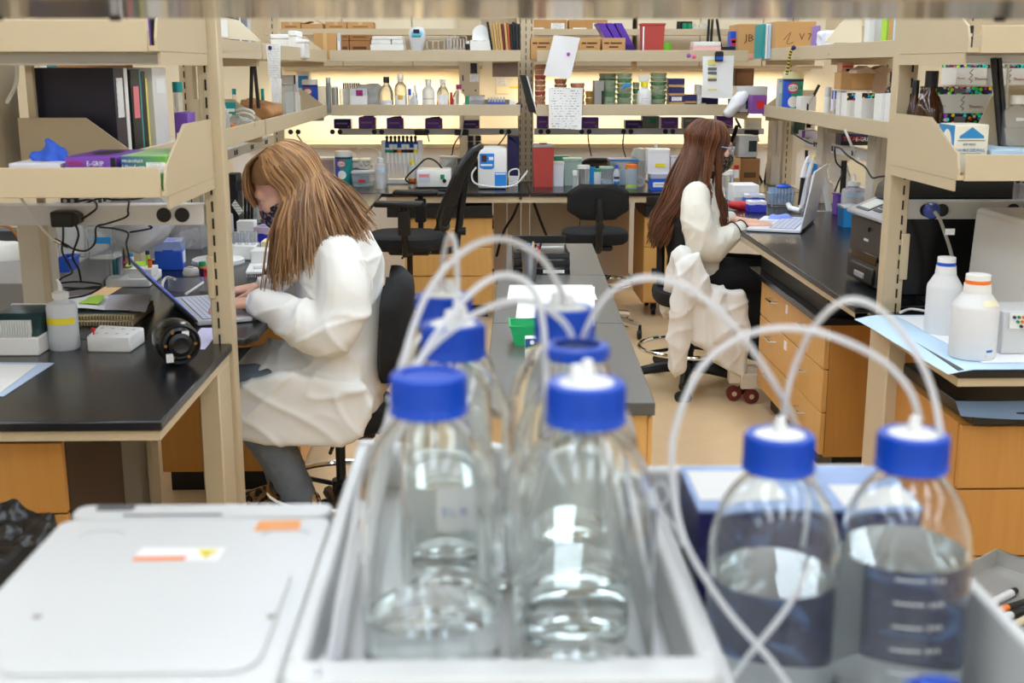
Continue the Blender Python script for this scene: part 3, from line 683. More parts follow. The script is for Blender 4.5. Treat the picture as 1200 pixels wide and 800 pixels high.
tubing('clear tube hanging from the tray edge across the front of the left right-tray bottle', [(790, 585, 0.84), (805, 640, 0.82), (850, 712, 0.8), (900, 770, 0.78), (930, 812, 0.77)], 0.0025)
tubing('thin clear tube slanting across the crossing in front of the right tray', [(950, 660, 0.81), (920, 715, 0.8), (880, 765, 0.79), (845, 812, 0.78)], 0.0022)
tubing('coiled thin tube clipped beside the centre tray rim', [(762, 585, 0.93), (775, 592, 0.92), (783, 580, 0.92), (776, 566, 0.92), (766, 574, 0.92), (778, 600, 0.91), (806, 640, 0.84)], 0.0016)
tubing('thin clear tube running down the left inside wall of the centre tray', [(470, 465, 0.99), (442, 560, 0.95), (414, 650, 0.91), (396, 730, 0.86), (384, 790, 0.765)], 0.0018)
tubing('soft clear tube draped over the left rim of the centre tray', [(452, 500, 1.04), (425, 560, 1.0), (410, 640, 0.94), (395, 730, 0.86), (372, 790, 0.72)], 0.003)

# overhead polished slab
OS = mat('polished tan metal', (176, 164, 146), 0.14, metal=1)
t = thing('overhead_shelf', 'polished metal shelf slab crossing the top edge of the view', 'shelf', (0, 0, 0))
BX(-1.6, 1.95, 0.93, 1.3, 1.56, 1.585, 0.002).b('slab', OS, t)
for x in (-1.6, 1.9): BX(x, x + 0.05, 0.96, 1.02, 0, 1.559, 0.003).b('post', BEIGE, t)
for px in (135, 1172, -4): p = at(px, 20, Y=1.285); LA([(0.005, -0.003), (0.006, -0.002), (0.006, 0)], 16, (p.x, 1.285, 1.56)).b('rubber_foot', BLACK, t)

# floor-side things: bin bag, pan with pens
t = thing('waste_bin', 'round bin lined with a black plastic bag at the lower left edge', 'bin', (-0.98, 2.1, 0))
LA([(0.13, 0), (0.165, 0.6)], 28).b('bucket', GREYW, t)
BAG = mat('black bin liner', (14, 14, 16), 0.28)
def bagf(u, v):
    a = 2 * PI * u; n = noise.noise(Vector((math.cos(a) * 3, math.sin(a) * 3, v * 3)))
    if v < 0.35: r, z = 0.004 + 0.166 * (v / 0.35) ** 0.7, 0.645 + 0.028 * (v / 0.35)
    else: f = (v - 0.35) / 0.65; r, z = 0.172 + 0.012 * math.sin(f * 3) , 0.672 - 0.32 * f
    n2 = noise.noise(Vector((r * math.cos(a) * 26, r * math.sin(a) * 26, 4 * v))); r += 0.016 * n * min(1, v * 3); return (r * math.cos(a), r * math.sin(a), z + 0.008 * n + 0.022 * n2 * (v < 0.5))
GR(bagf, 64, 30).b('bin_liner', BAG, t)
pa = at(1167, 652, Z=0.42)
t = thing('sheet_pan', 'shallow steel pan with loose marker pens at the lower right edge', 'pan', (pa.x, pa.y, 0.40), R(38.5))
BX(-0.46, 0, -0.34, 0, 0, 0.0025).b('base', STEEL, t, smooth=0)
BX(-0.46, 0, -0.0025, 0, 0.0025, 0.035).box(-0.46, 0, -0.34, -0.3375, 0.0025, 0.035).box(-0.0025, 0, -0.34, 0, 0.0025, 0.035).box(-0.46, -0.4575, -0.34, 0, 0.0025, 0.035).b('rim', STEEL, t, smooth=0)
TU([(-0.46, 0, 0.036), (0, 0, 0.036), (0, -0.34, 0.036), (-0.46, -0.34, 0.036)], 0.003, 8, closed=True).b('rolled_edge', STEEL, t)
c = thing('utility_cart', 'low grey cart carrying the steel pan', 'cart', (pa.x, pa.y, 0), R(38.5))
BX(-0.56, 0.06, -0.42, 0.05, 0.37, 0.397, 0.004).b('top', GREYW, c); BX(-0.56, 0.06, -0.42, 0.05, 0.1, 0.12, 0.004).b('shelf', GREYW, c)
for x in (-0.54, 0.04):
    for y in (-0.4, 0.03): CY((x, y, 0.02), 0.012, 0.35).ball((x, y, 0.02), 0.02).b('leg', STEEL, c)
def pen(label, p0, p1, Z, r, m, capm, name='marker_pen', capf=0.3):
    a, b = at(*p0, Z=Z), at(*p1, Z=Z); L = (b - a).length
    t = thing(name, label, 'pen', (a.x, a.y, Z), math.atan2(b.y - a.y, b.x - a.x))
    CY((0, 0, 0), r, L * (1 - capf), axis='X', seg=12).b('barrel', m, t); CY((L * (1 - capf), 0, 0), r * 1.08, L * capf, r * 0.9, axis='X', seg=12).b('cap', capm, t)
pen('silver marker pen with black tip lying alone in the steel pan', (1154, 711), (1190, 692), 0.4115, 0.009, GREYW, BLACK, capf=0.14)
pen('orange pen with dark cap in the steel pan', (1160, 719), (1206, 703), 0.410, 0.007, ORANGE, BLACK, capf=0.55)
pen('grey marker pen under the orange one in the steel pan', (1166, 727), (1204, 714), 0.411, 0.008, GREYW, BLACK, capf=0.5)
pen('beige capped marker nearest the rim of the steel pan', (1178, 741), (1212, 718), 0.411, 0.008, BLUE, BEIGE, capf=0.7)
# ================================================================ people
V = Vector
def loft(mb, secs, seg=20):
    """closed skin through elliptical sections (centre, half axis 1, half axis 2)"""
    vs = []; fs = []; n = len(secs)
    for c, a, b in secs:
        c, a, b = V(c), V(a), V(b)
        for k in range(seg):
            t = 2 * PI * k / seg; vs.append(c + a * math.cos(t) + b * math.sin(t))
    for i in range(n - 1):
        for k in range(seg):
            k2 = (k + 1) % seg; fs.append((i * seg + k, i * seg + k2, (i + 1) * seg + k2, (i + 1) * seg + k))
    fs.append(tuple(range(seg))[::-1]); fs.append(tuple((n - 1) * seg + k for k in range(seg)))
    mb._new(vs, fs)
def limb(mb, pts, rad, k=5, seg=14):
    """round limb with rounded ends; pts joints, rad radii"""
    P = spline(pts, k); n = len(P); rr = []
    for i in range(n):
        f = i / k; j = min(int(f), len(rad) - 2); rr.append(rad[j] + (rad[j + 1] - rad[j]) * (f - j))
    mb.tube(P, rr, seg); mb.ball(P[0], rr[0], seg, 8); mb.ball(P[-1], rr[-1], seg, 8)
def fuse(mb, voxel, it=6, extra=None):
    """one continuous surface from overlapping closed shells"""
    me = mb.mesh('tmp', 0); o = bpy.data.objects.new('tmp', me); SC.collection.objects.link(o)
    r = o.modifiers.new('r', 'REMESH'); r.mode = 'VOXEL'; r.voxel_size = voxel; r.use_smooth_shade = True
    s = o.modifiers.new('s', 'SMOOTH'); s.factor = 0.5; s.iterations = it
    dg = bpy.context.evaluated_depsgraph_get(); out = bpy.data.meshes.new_from_object(o.evaluated_get(dg))
    bpy.data.objects.remove(o); bpy.data.meshes.remove(me); return out
def link(me, name, m, parent):
    o = bpy.data.objects.new(name, me); SC.collection.objects.link(o); me.materials.clear(); me.materials.append(m); me.shade_smooth()
    o.parent = parent; o.matrix_parent_inverse = Matrix.Translation(parent.location).inverted(); return o
def join_meshes(a, b):
    bm = bmesh.new(); bm.from_mesh(a); bm.from_mesh(b); me = bpy.data.meshes.new('body'); bm.to_mesh(me); bm.free(); return me
def folds(me, amp, fn=None, f1=(7, 7, 7), f2=(17, 17, 17), ridge=0.6, off=0, rot=None, pw=5, base=1):
    nrm = [v.normal.copy() for v in me.vertices]
    for v, n in zip(me.vertices, nrm):
        p = rot @ v.co if rot else v.co.copy(); o = V((off, off * 2, 0)); p0 = v.co.copy()
        a = noise.noise(V((p.x * f1[0], p.y * f1[1], p.z * f1[2])) + o)
        b = noise.noise(V((p.x * f2[0], p.y * f2[1], p.z * f2[2])) + o * 3)
        r = (1 - abs(noise.noise(V((p.x * f1[0], p.y * f1[1], p.z * f1[2])) * 0.9 + o * 5))) ** pw
        w_ = fn(p0) if fn else 1
        v.co = p0 + n * amp * w_ * (base * (0.7 * a + 0.35 * b) + ridge * (r - 0.25))
def hand(mb, wrist, fwd, side, curl=0.5, spread=0.12, s=1.0):
    """palm down; side points to the thumb side"""
    f, t = V(fwd).normalized(), V(side); t = (t - f * t.dot(f)).normalized(); up = f.cross(t)
    if up.z < 0: up = -up
    w_ = V(wrist)
    loft(mb, [(w_ - f * 0.03, t * 0.026 * s, up * 0.019 * s), (w_, t * 0.027 * s, up * 0.018 * s), (w_ + f * 0.04 * s, t * 0.037 * s, up * 0.016 * s), (w_ + f * 0.078 * s, t * 0.040 * s, up * 0.014 * s), (w_ + f * 0.088 * s, t * 0.036 * s, up * 0.010 * s)], 14)
    L = (0.070, 0.080, 0.075, 0.058)
    for k in range(4):
        off = (1.5 - k) * 0.0195 * s; d = (f + t * (1.5 - k) * spread).normalized(); l = L[k] * s
        p0 = w_ + f * 0.072 * s + t * off; a = 0.25 + curl * 0.2
        p1 = p0 + (d * math.cos(a * 0.2) + up * 0.14) * l * 0.45; p2 = p1 + (d * math.cos(curl) - up * math.sin(curl)) * l * 0.32; p3 = p2 + (d * math.cos(curl * 1.9) - up * math.sin(curl * 1.9)) * l * 0.26
        limb(mb, [p0, p1, p2, p3], [0.0092 * s, 0.0086 * s, 0.0078 * s, 0.0066 * s], 3, 10)
    p0 = w_ + f * 0.022 * s + t * 0.026 * s; p1 = p0 + (f * 0.6 + t * 0.7 - up * 0.25) * 0.04 * s; p2 = p1 + (f * 0.9 + t * 0.25 - up * 0.25) * 0.03 * s; p3 = p2 + (f * 0.95 - up * 0.2) * 0.022 * s
    limb(mb, [p0, p1, p2, p3], [0.013 * s, 0.0112 * s, 0.0095 * s, 0.0075 * s], 3, 10)
class Head:
    def __init__(s, c, f, u, k=0.95):
        s.c, s.f = V(c), V(f).normalized(); s.u = (V(u) - s.f * V(u).dot(s.f)).normalized(); s.s = s.f.cross(s.u); s.k = k
    def p(s, f=0, t=0, u=0): return s.c + (s.f * f + s.s * t + s.u * u) * s.k
    def M(s): m = Matrix((s.f, s.s, s.u)).transposed().to_4x4(); return m
    def skull(s, mb):
        B = lambda c, r: mb.ball(s.p(*c), tuple(v * s.k for v in r), 20, 14, s.M())
        B((-0.018, 0, 0.03), (0.098, 0.077, 0.09)); B((0.042, 0, -0.03), (0.056, 0.060, 0.085)); B((0.058, 0, -0.088), (0.034, 0.040, 0.030))
        B((0.074, 0, 0.022), (0.024, 0.052, 0.024)); B((0.07, 0.036, -0.022), (0.026, 0.024, 0.022)); B((0.07, -0.036, -0.022), (0.026, 0.024, 0.022))
        limb(mb, [s.p(0.098, 0, 0.006), s.p(0.108, 0, -0.018), s.p(0.118, 0, -0.034)], [0.008, 0.010, 0.012], 3, 10)
        for t in (-1, 1):
            B((0.104, 0.011 * t, -0.038), (0.010, 0.009, 0.008)); B((-0.008, 0.078 * t, -0.012), (0.020, 0.008, 0.032))
        B((0.092, 0, -0.062), (0.011, 0.024, 0.006)); B((0.090, 0, -0.074), (0.012, 0.022, 0.007))
    def eyes(s, parent, iris, lid=80):
        for t in (-1, 1):
            e = MB().ball(s.p(0.079, 0.031 * t, -0.003), 0.0112 * s.k, 14, 10).b('eye', MATS['eye white'], parent); e.matrix_parent_inverse = Matrix.Translation(parent.location).inverted()
            GR(lambda u, v: s.p(0.079 + 0.0128 * math.cos(R(-90 + 180 * u)) * math.cos(R(90 - lid * v)), 0.031 * t + 0.0136 * math.sin(R(-90 + 180 * u)), -0.003 + 0.0128 * math.cos(R(-90 + 180 * u)) * math.sin(R(90 - lid * v))), 12, 8, 0.001).b('eyelid', SKIN, e)
            i = MB().ball(s.p(0.0872, 0.031 * t, -0.003), (0.004, 0.0058, 0.0058), 12, 8, s.M()).b('iris', iris, e)
            for q, nm in ((0.008, 'eyebrow'),):
                b = TU([s.p(0.096, 0.016 * t, 0.022), s.p(0.097, 0.032 * t, 0.028), s.p(0.086, 0.05 * t, 0.022)], [0.003, 0.0034, 0.0018], 6, smooth=3).b('eyebrow', MATS['brow hair'], parent); b.matrix_parent_inverse = Matrix.Translation(parent.location).inverted()
    def mask(s, parent, m, strap):
        def fn(u, v):
            a = R(-78 + 156 * u); g = 1 - abs(2 * u - 1)
            top = -0.012 - 0.018 * (1 - g) ; bot = -0.128 + 0.05 * (1 - g) ** 1.4
            h = top + (bot - top) * v; bul = 0.018 * math.sin(PI * min(1, v * 1.15 + 0.12)) * g ** 0.7
            rf = 0.108 + bul - 0.03 * max(0, v - 0.72) / 0.28 * g; rs = 0.073 - 0.012 * v
            return s.p(rf * math.cos(a) * 1.0 + 0.0, rs * math.sin(a), h)
        o = GR(fn, 26, 14, 0.002).b('face_mask', m, parent); o.matrix_parent_inverse = Matrix.Translation(parent.location).inverted()
        for t in (-1, 1):
            q = MB()
            for h in (-0.03, -0.08): q.tube([s.p(0.03, 0.074 * t, h), s.p(0.0, 0.082 * t, -0.02 + h * 0.2), s.p(-0.022, 0.081 * t, 0.012 if h > -0.05 else -0.03)], 0.0013, 6, smooth=3)
            q.b('ear_loop', strap, o)
        return o
def hair(name, parent, head, m, path, n, r0=0.0042, seed=3, cap=True, nseg=4):
    """locks from the scalp; path(i, rnd) -> list of points"""
    rnd = random.Random(seed); mb = MB(); shade = []
    if cap:
        k = 18; v0 = 0
        def f(u, v):
            a = 2 * PI * u; e = R(88 - (88 + 22) * v); front = 0.5 + 0.5 * math.cos(a)
            e = R(88 - (88 + 22 - 46 * front ** 2) * v)
            return head.p(-0.018 + 0.104 * math.cos(e) * math.cos(a), 0.084 * math.cos(e) * math.sin(a), 0.032 + 0.096 * math.sin(e))
        mb.grid(f, 28, 12, 0.006); shade += [0.35] * len(mb.bm.verts)
    for i in range(n):
        b0 = len(mb.bm.verts); P = path(i, rnd)
        if not P: continue
        q = spline(P, 4); L = len(q); r = r0 * rnd.uniform(0.7, 1.35)
        rr = [r * (0.55 + 0.6 * min(1, j / (L * 0.25))) * (1 - 0.75 * max(0, (j / L - 0.72) / 0.28)) for j in range(L)]
        mb.tube(q, rr, nseg); s = rnd.random()
        shade += [s] * (len(mb.bm.verts) - b0)
    me = mb.mesh(name, 60); at_ = me.attributes.new('shade', 'FLOAT', 'POINT')
    for k, v in enumerate(shade): at_.data[k].value = v
    return link(me, name, m, parent)

SKIN = mat('fair skin', (226, 176, 150), 0.5, sss=0.25, var=0.04, vscale=30)
mat('eye white', (232, 228, 222), 0.2); mat('brow hair', (110, 76, 50), 0.7)
IRIS = mat('grey iris', (84, 96, 100), 0.2)
COAT = mat('white lab coat cloth', (232, 231, 226), 0.85, bump=0.12, bscale=1400)
BLOUSE = mat('ivory blouse', (233, 229, 216), 0.7, bump=0.06, bscale=900)
JEANS = mat('grey denim', (112, 122, 134), 0.85, var=0.14, vscale=60, bump=0.3, bscale=1500)
TROUSER = mat('black trousers', (20, 20, 22), 0.8, bump=0.2, bscale=800)
MASKA = mat('dark patterned mask', (44, 42, 50), 0.8, var=0, bump=0.1)
def pattern(m, c1, c2, scale, thr):
    nt = m.node_tree; tc = nt.nodes.new('ShaderNodeTexCoord'); v = nt.nodes.new('ShaderNodeTexNoise'); v.inputs['Scale'].default_value = scale; v.inputs['Detail'].default_value = 3
    g = nt.nodes.new('ShaderNodeMath'); g.operation = 'GREATER_THAN'; g.inputs[1].default_value = thr
    mx = nt.nodes.new('ShaderNodeMix'); mx.data_type = 'RGBA'; mx.inputs[6].default_value = lin(c1) + (1,); mx.inputs[7].default_value = lin(c2) + (1,)
    L = nt.links.new; L(tc.outputs['Object'], v.inputs['Vector']); L(v.outputs['Fac'], g.inputs[0]); L(g.outputs[0], mx.inputs[0]); L(mx.outputs[2], nt.nodes['Principled BSDF'].inputs['Base Color'])
    return m
pattern(MASKA, (40, 38, 46), (150, 132, 128), 95, 0.56)
MASKB = pattern(mat('olive patterned mask', (44, 40, 30), 0.8), (38, 34, 28), (128, 112, 70), 110, 0.54)
HAIRA = hair_mat('fair brown hair', (94, 62, 38), (186, 142, 96))
HAIRB = hair_mat('auburn brown hair', (56, 32, 20), (126, 78, 50))

# the woman at the left bench
pw = thing('person', 'fair haired person in white lab coat and patterned mask typing at the left bench', 'person', (-0.44, 3.65, 0))
hd = Head((-0.598, 3.66, 1.158), (-0.82, 0.06, -0.57), (-0.57, 0.0, 0.82), 0.98)
b = MB(); hd.skull(b)
limb(b, [hd.p(-0.02, 0, -0.04), hd.p(-0.045, 0, -0.12), (-0.485, 3.66, 1.02)], [0.055, 0.05, 0.06])
loft(b, [((-0.49, 3.66, 1.03), (0.06, 0, 0.02), (0, 0.09, 0)), ((-0.45, 3.66, 0.97), (0.085, 0, 0.03), (0, 0.175, 0)), ((-0.45, 3.66, 0.86), (0.1, 0, 0), (0, 0.165, 0)), ((-0.45, 3.66, 0.7), (0.1, 0, 0), (0, 0.15, 0)), ((-0.43, 3.66, 0.58), (0.12, 0, 0), (0, 0.17, 0)), ((-0.43, 3.66, 0.53), (0.11, 0, 0), (0, 0.16, 0))])
for (sh, el, wr) in (((-0.42, 3.48, 0.95), (-0.44, 3.425, 0.765), (-0.665, 3.50, 0.825)), ((-0.45, 3.84, 0.95), (-0.53, 3.89, 0.765), (-0.70, 3.79, 0.82))):
    limb(b, [sh, el, wr], [0.048, 0.04, 0.026])
for (hp, kn, an, to) in (((-0.44, 3.56, 0.55), (-0.775, 3.51, 0.555), (-0.575, 3.55, 0.19), (-0.66, 3.55, 0.165)), ((-0.44, 3.76, 0.55), (-0.80, 3.77, 0.55), (-0.655, 3.74, 0.16), (-0.75, 3.74, 0.13))):
    limb(b, [hp, kn], [0.075, 0.05]); limb(b, [kn, ((kn[0] + an[0]) / 2 + 0.02, kn[1], (kn[2] + an[2]) / 2 + 0.01), an], [0.048, 0.042, 0.033]); limb(b, [an, to], [0.036, 0.028])
me = fuse(b, 0.0065, 5)
hb = MB(); hand(hb, (-0.685, 3.505, 0.83), (-0.95, 0.18, -0.1), (0.2, 1, 0), 0.55); hand(hb, (-0.715, 3.785, 0.825), (-0.93, -0.32, -0.1), (-0.3, -1, 0), 0.55)
body = link(join_meshes(me, fuse(hb, 0.0027, 3)), 'body', SKIN, pw)
hd.eyes(pw, IRIS, 128); hd.mask(pw, MASKA, WHITE)
# jeans and shoes
j = MB()
for (hp, kn, an) in (((-0.44, 3.565, 0.55), (-0.775, 3.51, 0.56), (-0.575, 3.55, 0.20)), ((-0.44, 3.755, 0.55), (-0.80, 3.77, 0.555), (-0.655, 3.74, 0.17))):
    limb(j, [hp, kn], [0.095, 0.076]); limb(j, [kn, ((kn[0] + an[0]) / 2 + 0.02, kn[1], (kn[2] + an[2]) / 2 + 0.02), an], [0.074, 0.066, 0.05])
jm = fuse(j, 0.0065, 4); folds(jm, 0.006, f1=(12, 12, 18), f2=(30, 30, 44))
jo = link(jm, 'jeans', JEANS, pw)
SHOE = pattern(mat('leopard shoe', (120, 90, 60), 0.8), (60, 44, 30), (176, 140, 96), 60, 0.5)
for (x, y, z, a) in ((-0.60, 3.55, 0.165, 0.12), (-0.69, 3.74, 0.13, 0.05)):
    s = MB(); limb(s, [(x + 0.05, y, z + 0.02), (x - 0.03, y, z), (x - 0.13, y, z - 0.03)], [0.04, 0.042, 0.034]); q = link(fuse(s, 0.006, 3), 'shoe', SHOE, pw)
    so = PRI([(x - 0.17, -0.04 + y), (x - 0.16, y + 0.03), (x + 0.07, y + 0.035), (x + 0.085, y), (x + 0.07, y - 0.035), (x - 0.12, y - 0.045)], 'Z', z - 0.066, z - 0.046).b('sole', WHITE, q)
# lab coat
c = MB()
loft(c, [((-0.515, 3.66, 1.045), (0.045, 0, 0.03), (0, 0.075, 0)), ((-0.485, 3.66, 1.015), (0.085, 0, 0.04), (0, 0.125, 0)), ((-0.455, 3.66, 0.975), (0.115, 0, 0.035), (0, 0.195, 0)), ((-0.445, 3.66, 0.92), (0.13, 0, 0.02), (0, 0.21, 0)), ((-0.44, 3.66, 0.83), (0.137, 0, 0.0), (0, 0.205, 0)),
          ((-0.435, 3.66, 0.73), (0.147, 0, 0), (0, 0.2, 0)), ((-0.44, 3.66, 0.63), (0.155, 0, 0), (0, 0.21, 0)), ((-0.445, 3.66, 0.54), (0.14, 0, 0), (0, 0.22, 0)), ((-0.45, 3.66, 0.5), (0.11, 0, 0), (0, 0.2, 0))], 28)
# skirt over the lap, hanging at the sides
loft(c, [((-0.33, 3.65, 0.53), (0, 0, 0.075), (0, 0.14, 0)), ((-0.38, 3.65, 0.525), (0, 0, 0.125), (0, 0.22, 0)), ((-0.47, 3.65, 0.54), (0, 0, 0.14), (0, 0.225, 0)), ((-0.58, 3.65, 0.55), (0, 0, 0.14), (0, 0.215, 0)), ((-0.68, 3.65, 0.54), (0, 0, 0.13), (0, 0.21, 0)), ((-0.74, 3.65, 0.53), (0, 0, 0.12), (0, 0.205, 0)), ((-0.775, 3.65, 0.52), (0, 0, 0.09), (0, 0.18, 0))], 24)
for y0, y1 in ((3.408, 3.47), (3.83, 3.89)):
    P = [(-0.325, 0.53), (-0.36, 0.60), (-0.6, 0.64), (-0.755, 0.58), (-0.765, 0.47), (-0.735, 0.43), (-0.66, 0.415), (-0.55, 0.402), (-0.45, 0.405), (-0.375, 0.425), (-0.345, 0.455)]
    c.prism(P, 'Y', y0, y1, 0.012)
for (P, rr) in (([(-0.425, 3.505, 0.965), (-0.405, 3.44, 0.88), (-0.435, 3.415, 0.775), (-0.50, 3.43, 0.765), (-0.585, 3.47, 0.80), (-0.655, 3.50, 0.826)], [0.068, 0.08, 0.08, 0.078, 0.06, 0.042]),
                ([(-0.45, 3.82, 0.96), (-0.46, 3.88, 0.87), (-0.52, 3.90, 0.775), (-0.57, 3.88, 0.765), (-0.63, 3.83, 0.80), (-0.69, 3.795, 0.822)], [0.068, 0.078, 0.076, 0.072, 0.06, 0.042])):
    limb(c, P, rr, 5, 18)
cm = fuse(c, 0.0068, 5)
def cw(p): return 0.35 + 0.65 * min(1, max(0, (1.0 - p.z) / 0.1))
folds(cm, 0.008, cw, f1=(6, 4, 5), f2=(13, 9, 12), ridge=0.5)
RA, RB = Matrix.Rotation(0.6, 3, 'Y'), Matrix.Rotation(-0.75, 3, 'Y')
folds(cm, 0.009, cw, f1=(3.2, 3, 11), f2=(10, 8, 30), ridge=1.1, off=2, rot=RA, pw=9, base=0.25)
folds(cm, 0.008, cw, f1=(3, 3, 9), f2=(10, 8, 30), ridge=1.1, off=6, rot=RB, pw=9, base=0.2)
co = link(cm, 'lab_coat', COAT, pw)
# ribbed cuffs, stand collar, pocket, back seam
for (a, d) in (((-0.648, 3.497, 0.825), (-0.045, 0.012, 0.002)), ((-0.682, 3.797, 0.822), (-0.04, -0.012, 0.002))):
    a, d = V(a), V(d); mb = MB(); mb.tube([a - d * 0.4, a, a + d * 0.5, a + d, a + d * 1.02], [0.040, 0.037, 0.034, 0.0335, 0.031], 20); mb.b('cuff', mat('knit cuff', (238, 237, 232), 0.9, bump=0.4, bscale=900), co)
col = GR(lambda u, v: (-0.525 + (0.058 + 0.004 * v) * math.cos(2 * PI * u) - 0.02 * v, 3.66 + 0.075 * math.sin(2 * PI * u), 1.02 + 0.05 * v + 0.018 * math.cos(2 * PI * u) * (1)), 30, 3, 0.004).b('collar', COAT, co)
def coat_patch(name, P, r=0.0016):
    return TU([V(p) for p in P], r, 5, smooth=5).b(name, COAT, co)
coat_patch('shoulder_seam', [(-0.40, 3.455, 1.0), (-0.345, 3.44, 0.955), (-0.325, 3.45, 0.90), (-0.33, 3.455, 0.86)], 0.0022)
# hair: near side, far side, back and bangs
def hairA(i, rnd):
    g = i % 10; t = -1 if g < 6 else 1
    sgn = -1 if g < 6 else 1          # -1 is the camera side
    k = -1 if hd.s.y > 0 else 1       # head side axis toward the camera
    t = sgn * -k * -1
    ph = rnd.random(); J = lambda a: rnd.uniform(-a, a)
    if g == 5:                         # bangs
        y = J(0.06); return [hd.p(0.0 + J(0.03), y * 0.4, 0.127), hd.p(0.06, y * 0.8, 0.112), hd.p(0.099, y, 0.062 + J(0.01)), hd.p(0.108, y * 1.05, 0.018 + J(0.02))]
    az = R(74 + 106 * ph); ca, sa = math.cos(az), math.sin(az) * (1 if sgn < 0 else -1) * k
    r1, r2 = 1.0 + J(0.05), 1.06 + J(0.06)
    E = lambda e, m_: hd.p(-0.018 + 0.106 * m_ * math.cos(R(e)) * ca, 0.087 * m_ * math.cos(R(e)) * sa, 0.032 + 0.098 * m_ * math.sin(R(e)))
    root = hd.p(0.05 - 0.14 * ph + J(0.01), J(0.012), 0.124 - 0.05 * abs(ph - 0.35))
    Y0 = 3.66 + (-1 if sgn < 0 else 1) * (0.155 - 0.07 * ph)
    if ph < 0.42:  f_ = ph / 0.42; end = V((-0.625 + 0.11 * f_ + J(0.02), Y0 + J(0.03), 0.90 + 0.05 * f_ + J(0.045)))
    elif ph < 0.75: f_ = (ph - 0.42) / 0.33; end = V((-0.515 + 0.11 * f_ + J(0.025), Y0 - 0.045 * (1 if sgn < 0 else -1) + J(0.03), 0.95 + 0.065 * f_ + J(0.05)))
    else: f_ = (ph - 0.75) / 0.25; end = V((-0.405 + 0.05 * f_ + J(0.03), Y0 + J(0.04), 1.02 + 0.01 * f_ + J(0.035)))
    if rnd.random() < 0.06: end += V((-0.03, -0.02, -0.03))
    p3 = E(8, r2); p4 = E(-28, r2 * 1.08)
    mid = p4.lerp(end, 0.5) + V((J(0.012), (-0.018 if sgn < 0 else 0.018), 0.012))
    return [root, E(58, r1), E(34, r1 * 1.02), p3, p4, mid, end]
hair('hair', pw, hd, HAIRA, hairA, 1500, 0.0028, 5)

# the woman at the right bench
p2 = thing('person', 'long dark haired person in ivory blouse and black trousers typing at the right bench', 'person', (1.03, 5.6, 0))
DY = 5.6
h2 = Head((1.062, DY, 1.155), (0.975, -0.08, -0.22), (0.22, 0, 0.975), 0.96)
b = MB(); h2.skull(b)
limb(b, [h2.p(-0.02, 0, -0.04), h2.p(-0.04, 0, -0.12), (1.0, DY, 0.985)], [0.054, 0.048, 0.058])
loft(b, [((1.0, DY, 1.0), (0.06, 0, -0.01), (0, 0.09, 0)), ((0.985, DY, 0.95), (0.08, 0, 0), (0, 0.165, 0)), ((1.01, DY, 0.84), (0.09, 0, 0), (0, 0.155, 0)), ((1.015, DY, 0.7), (0.09, 0, 0), (0, 0.14, 0)), ((1.01, DY, 0.58), (0.115, 0, 0), (0, 0.16, 0)), ((1.0, DY, 0.53), (0.11, 0, 0), (0, 0.16, 0))])
AR = (((0.975, DY - 0.165, 0.93), (1.01, DY - 0.20, 0.715), (1.2, DY - 0.10, 0.785)), ((0.99, DY + 0.165, 0.93), (1.06, DY + 0.2, 0.75), (1.2, DY + 0.06, 0.80)))
for a in AR: limb(b, a, [0.046, 0.038, 0.025])
LG = (((1.0, DY - 0.09, 0.56), (1.33, DY - 0.09, 0.545), (1.30, DY - 0.09, 0.2), (1.38, DY - 0.09, 0.175)), ((1.0, DY + 0.09, 0.56), (1.34, DY + 0.09, 0.545), (1.34, DY + 0.09, 0.2), (1.42, DY + 0.09, 0.175)))
for hp, kn, an, to in LG: limb(b, [hp, kn], [0.085, 0.06]); limb(b, [kn, an], [0.056, 0.036]); limb(b, [an, to], [0.035, 0.028])
me = fuse(b, 0.0065, 5)
hb = MB(); hand(hb, (1.215, DY - 0.095, 0.797), (0.95, 0.08, 0.0), (-0.1, 1, 0), 0.35); hand(hb, (1.195, DY + 0.055, 0.802), (0.9, -0.42, -0.05), (-0.4, -1, 0), 0.35)
body2 = link(join_meshes(me, fuse(hb, 0.0027, 3)), 'body', SKIN, p2)
h2.eyes(p2, IRIS); h2.mask(p2, MASKB, BLACK)
tr = MB()
for hp, kn, an, to in LG: limb(tr, [hp, kn], [0.1, 0.082]); limb(tr, [kn, an], [0.08, 0.056])
loft(tr, [((1.0, DY, 0.64), (0.12, 0, 0), (0, 0.165, 0)), ((1.0, DY, 0.5), (0.125, 0, 0), (0, 0.18, 0))])
tm = fuse(tr, 0.0075, 4); folds(tm, 0.006); link(tm, 'trousers', TROUSER, p2)
for hp, kn, an, to in LG:
    s = MB(); limb(s, [(an[0] - 0.02, an[1], an[2] - 0.01), (an[0] + 0.06, an[1], an[2] - 0.03), (an[0] + 0.15, an[1], an[2] - 0.05)], [0.04, 0.04, 0.034]); link(fuse(s, 0.007, 3), 'shoe', BLACK, p2)
bl = MB()
loft(bl, [((1.012, DY, 1.015), (0.05, 0, -0.02), (0, 0.075, 0)), ((0.995, DY, 0.985), (0.08, 0, -0.01), (0, 0.12, 0)), ((0.99, DY, 0.945), (0.098, 0, 0), (0, 0.18, 0)), ((1.008, DY, 0.87), (0.108, 0, 0), (0, 0.18, 0)), ((1.015, DY, 0.77), (0.110, 0, 0), (0, 0.17, 0)), ((1.02, DY, 0.67), (0.118, 0, 0), (0, 0.175, 0)), ((1.025, DY, 0.6), (0.135, 0, 0.01), (0, 0.19, 0)), ((1.03, DY, 0.57), (0.135, 0, 0.02), (0, 0.19, 0))], 26)
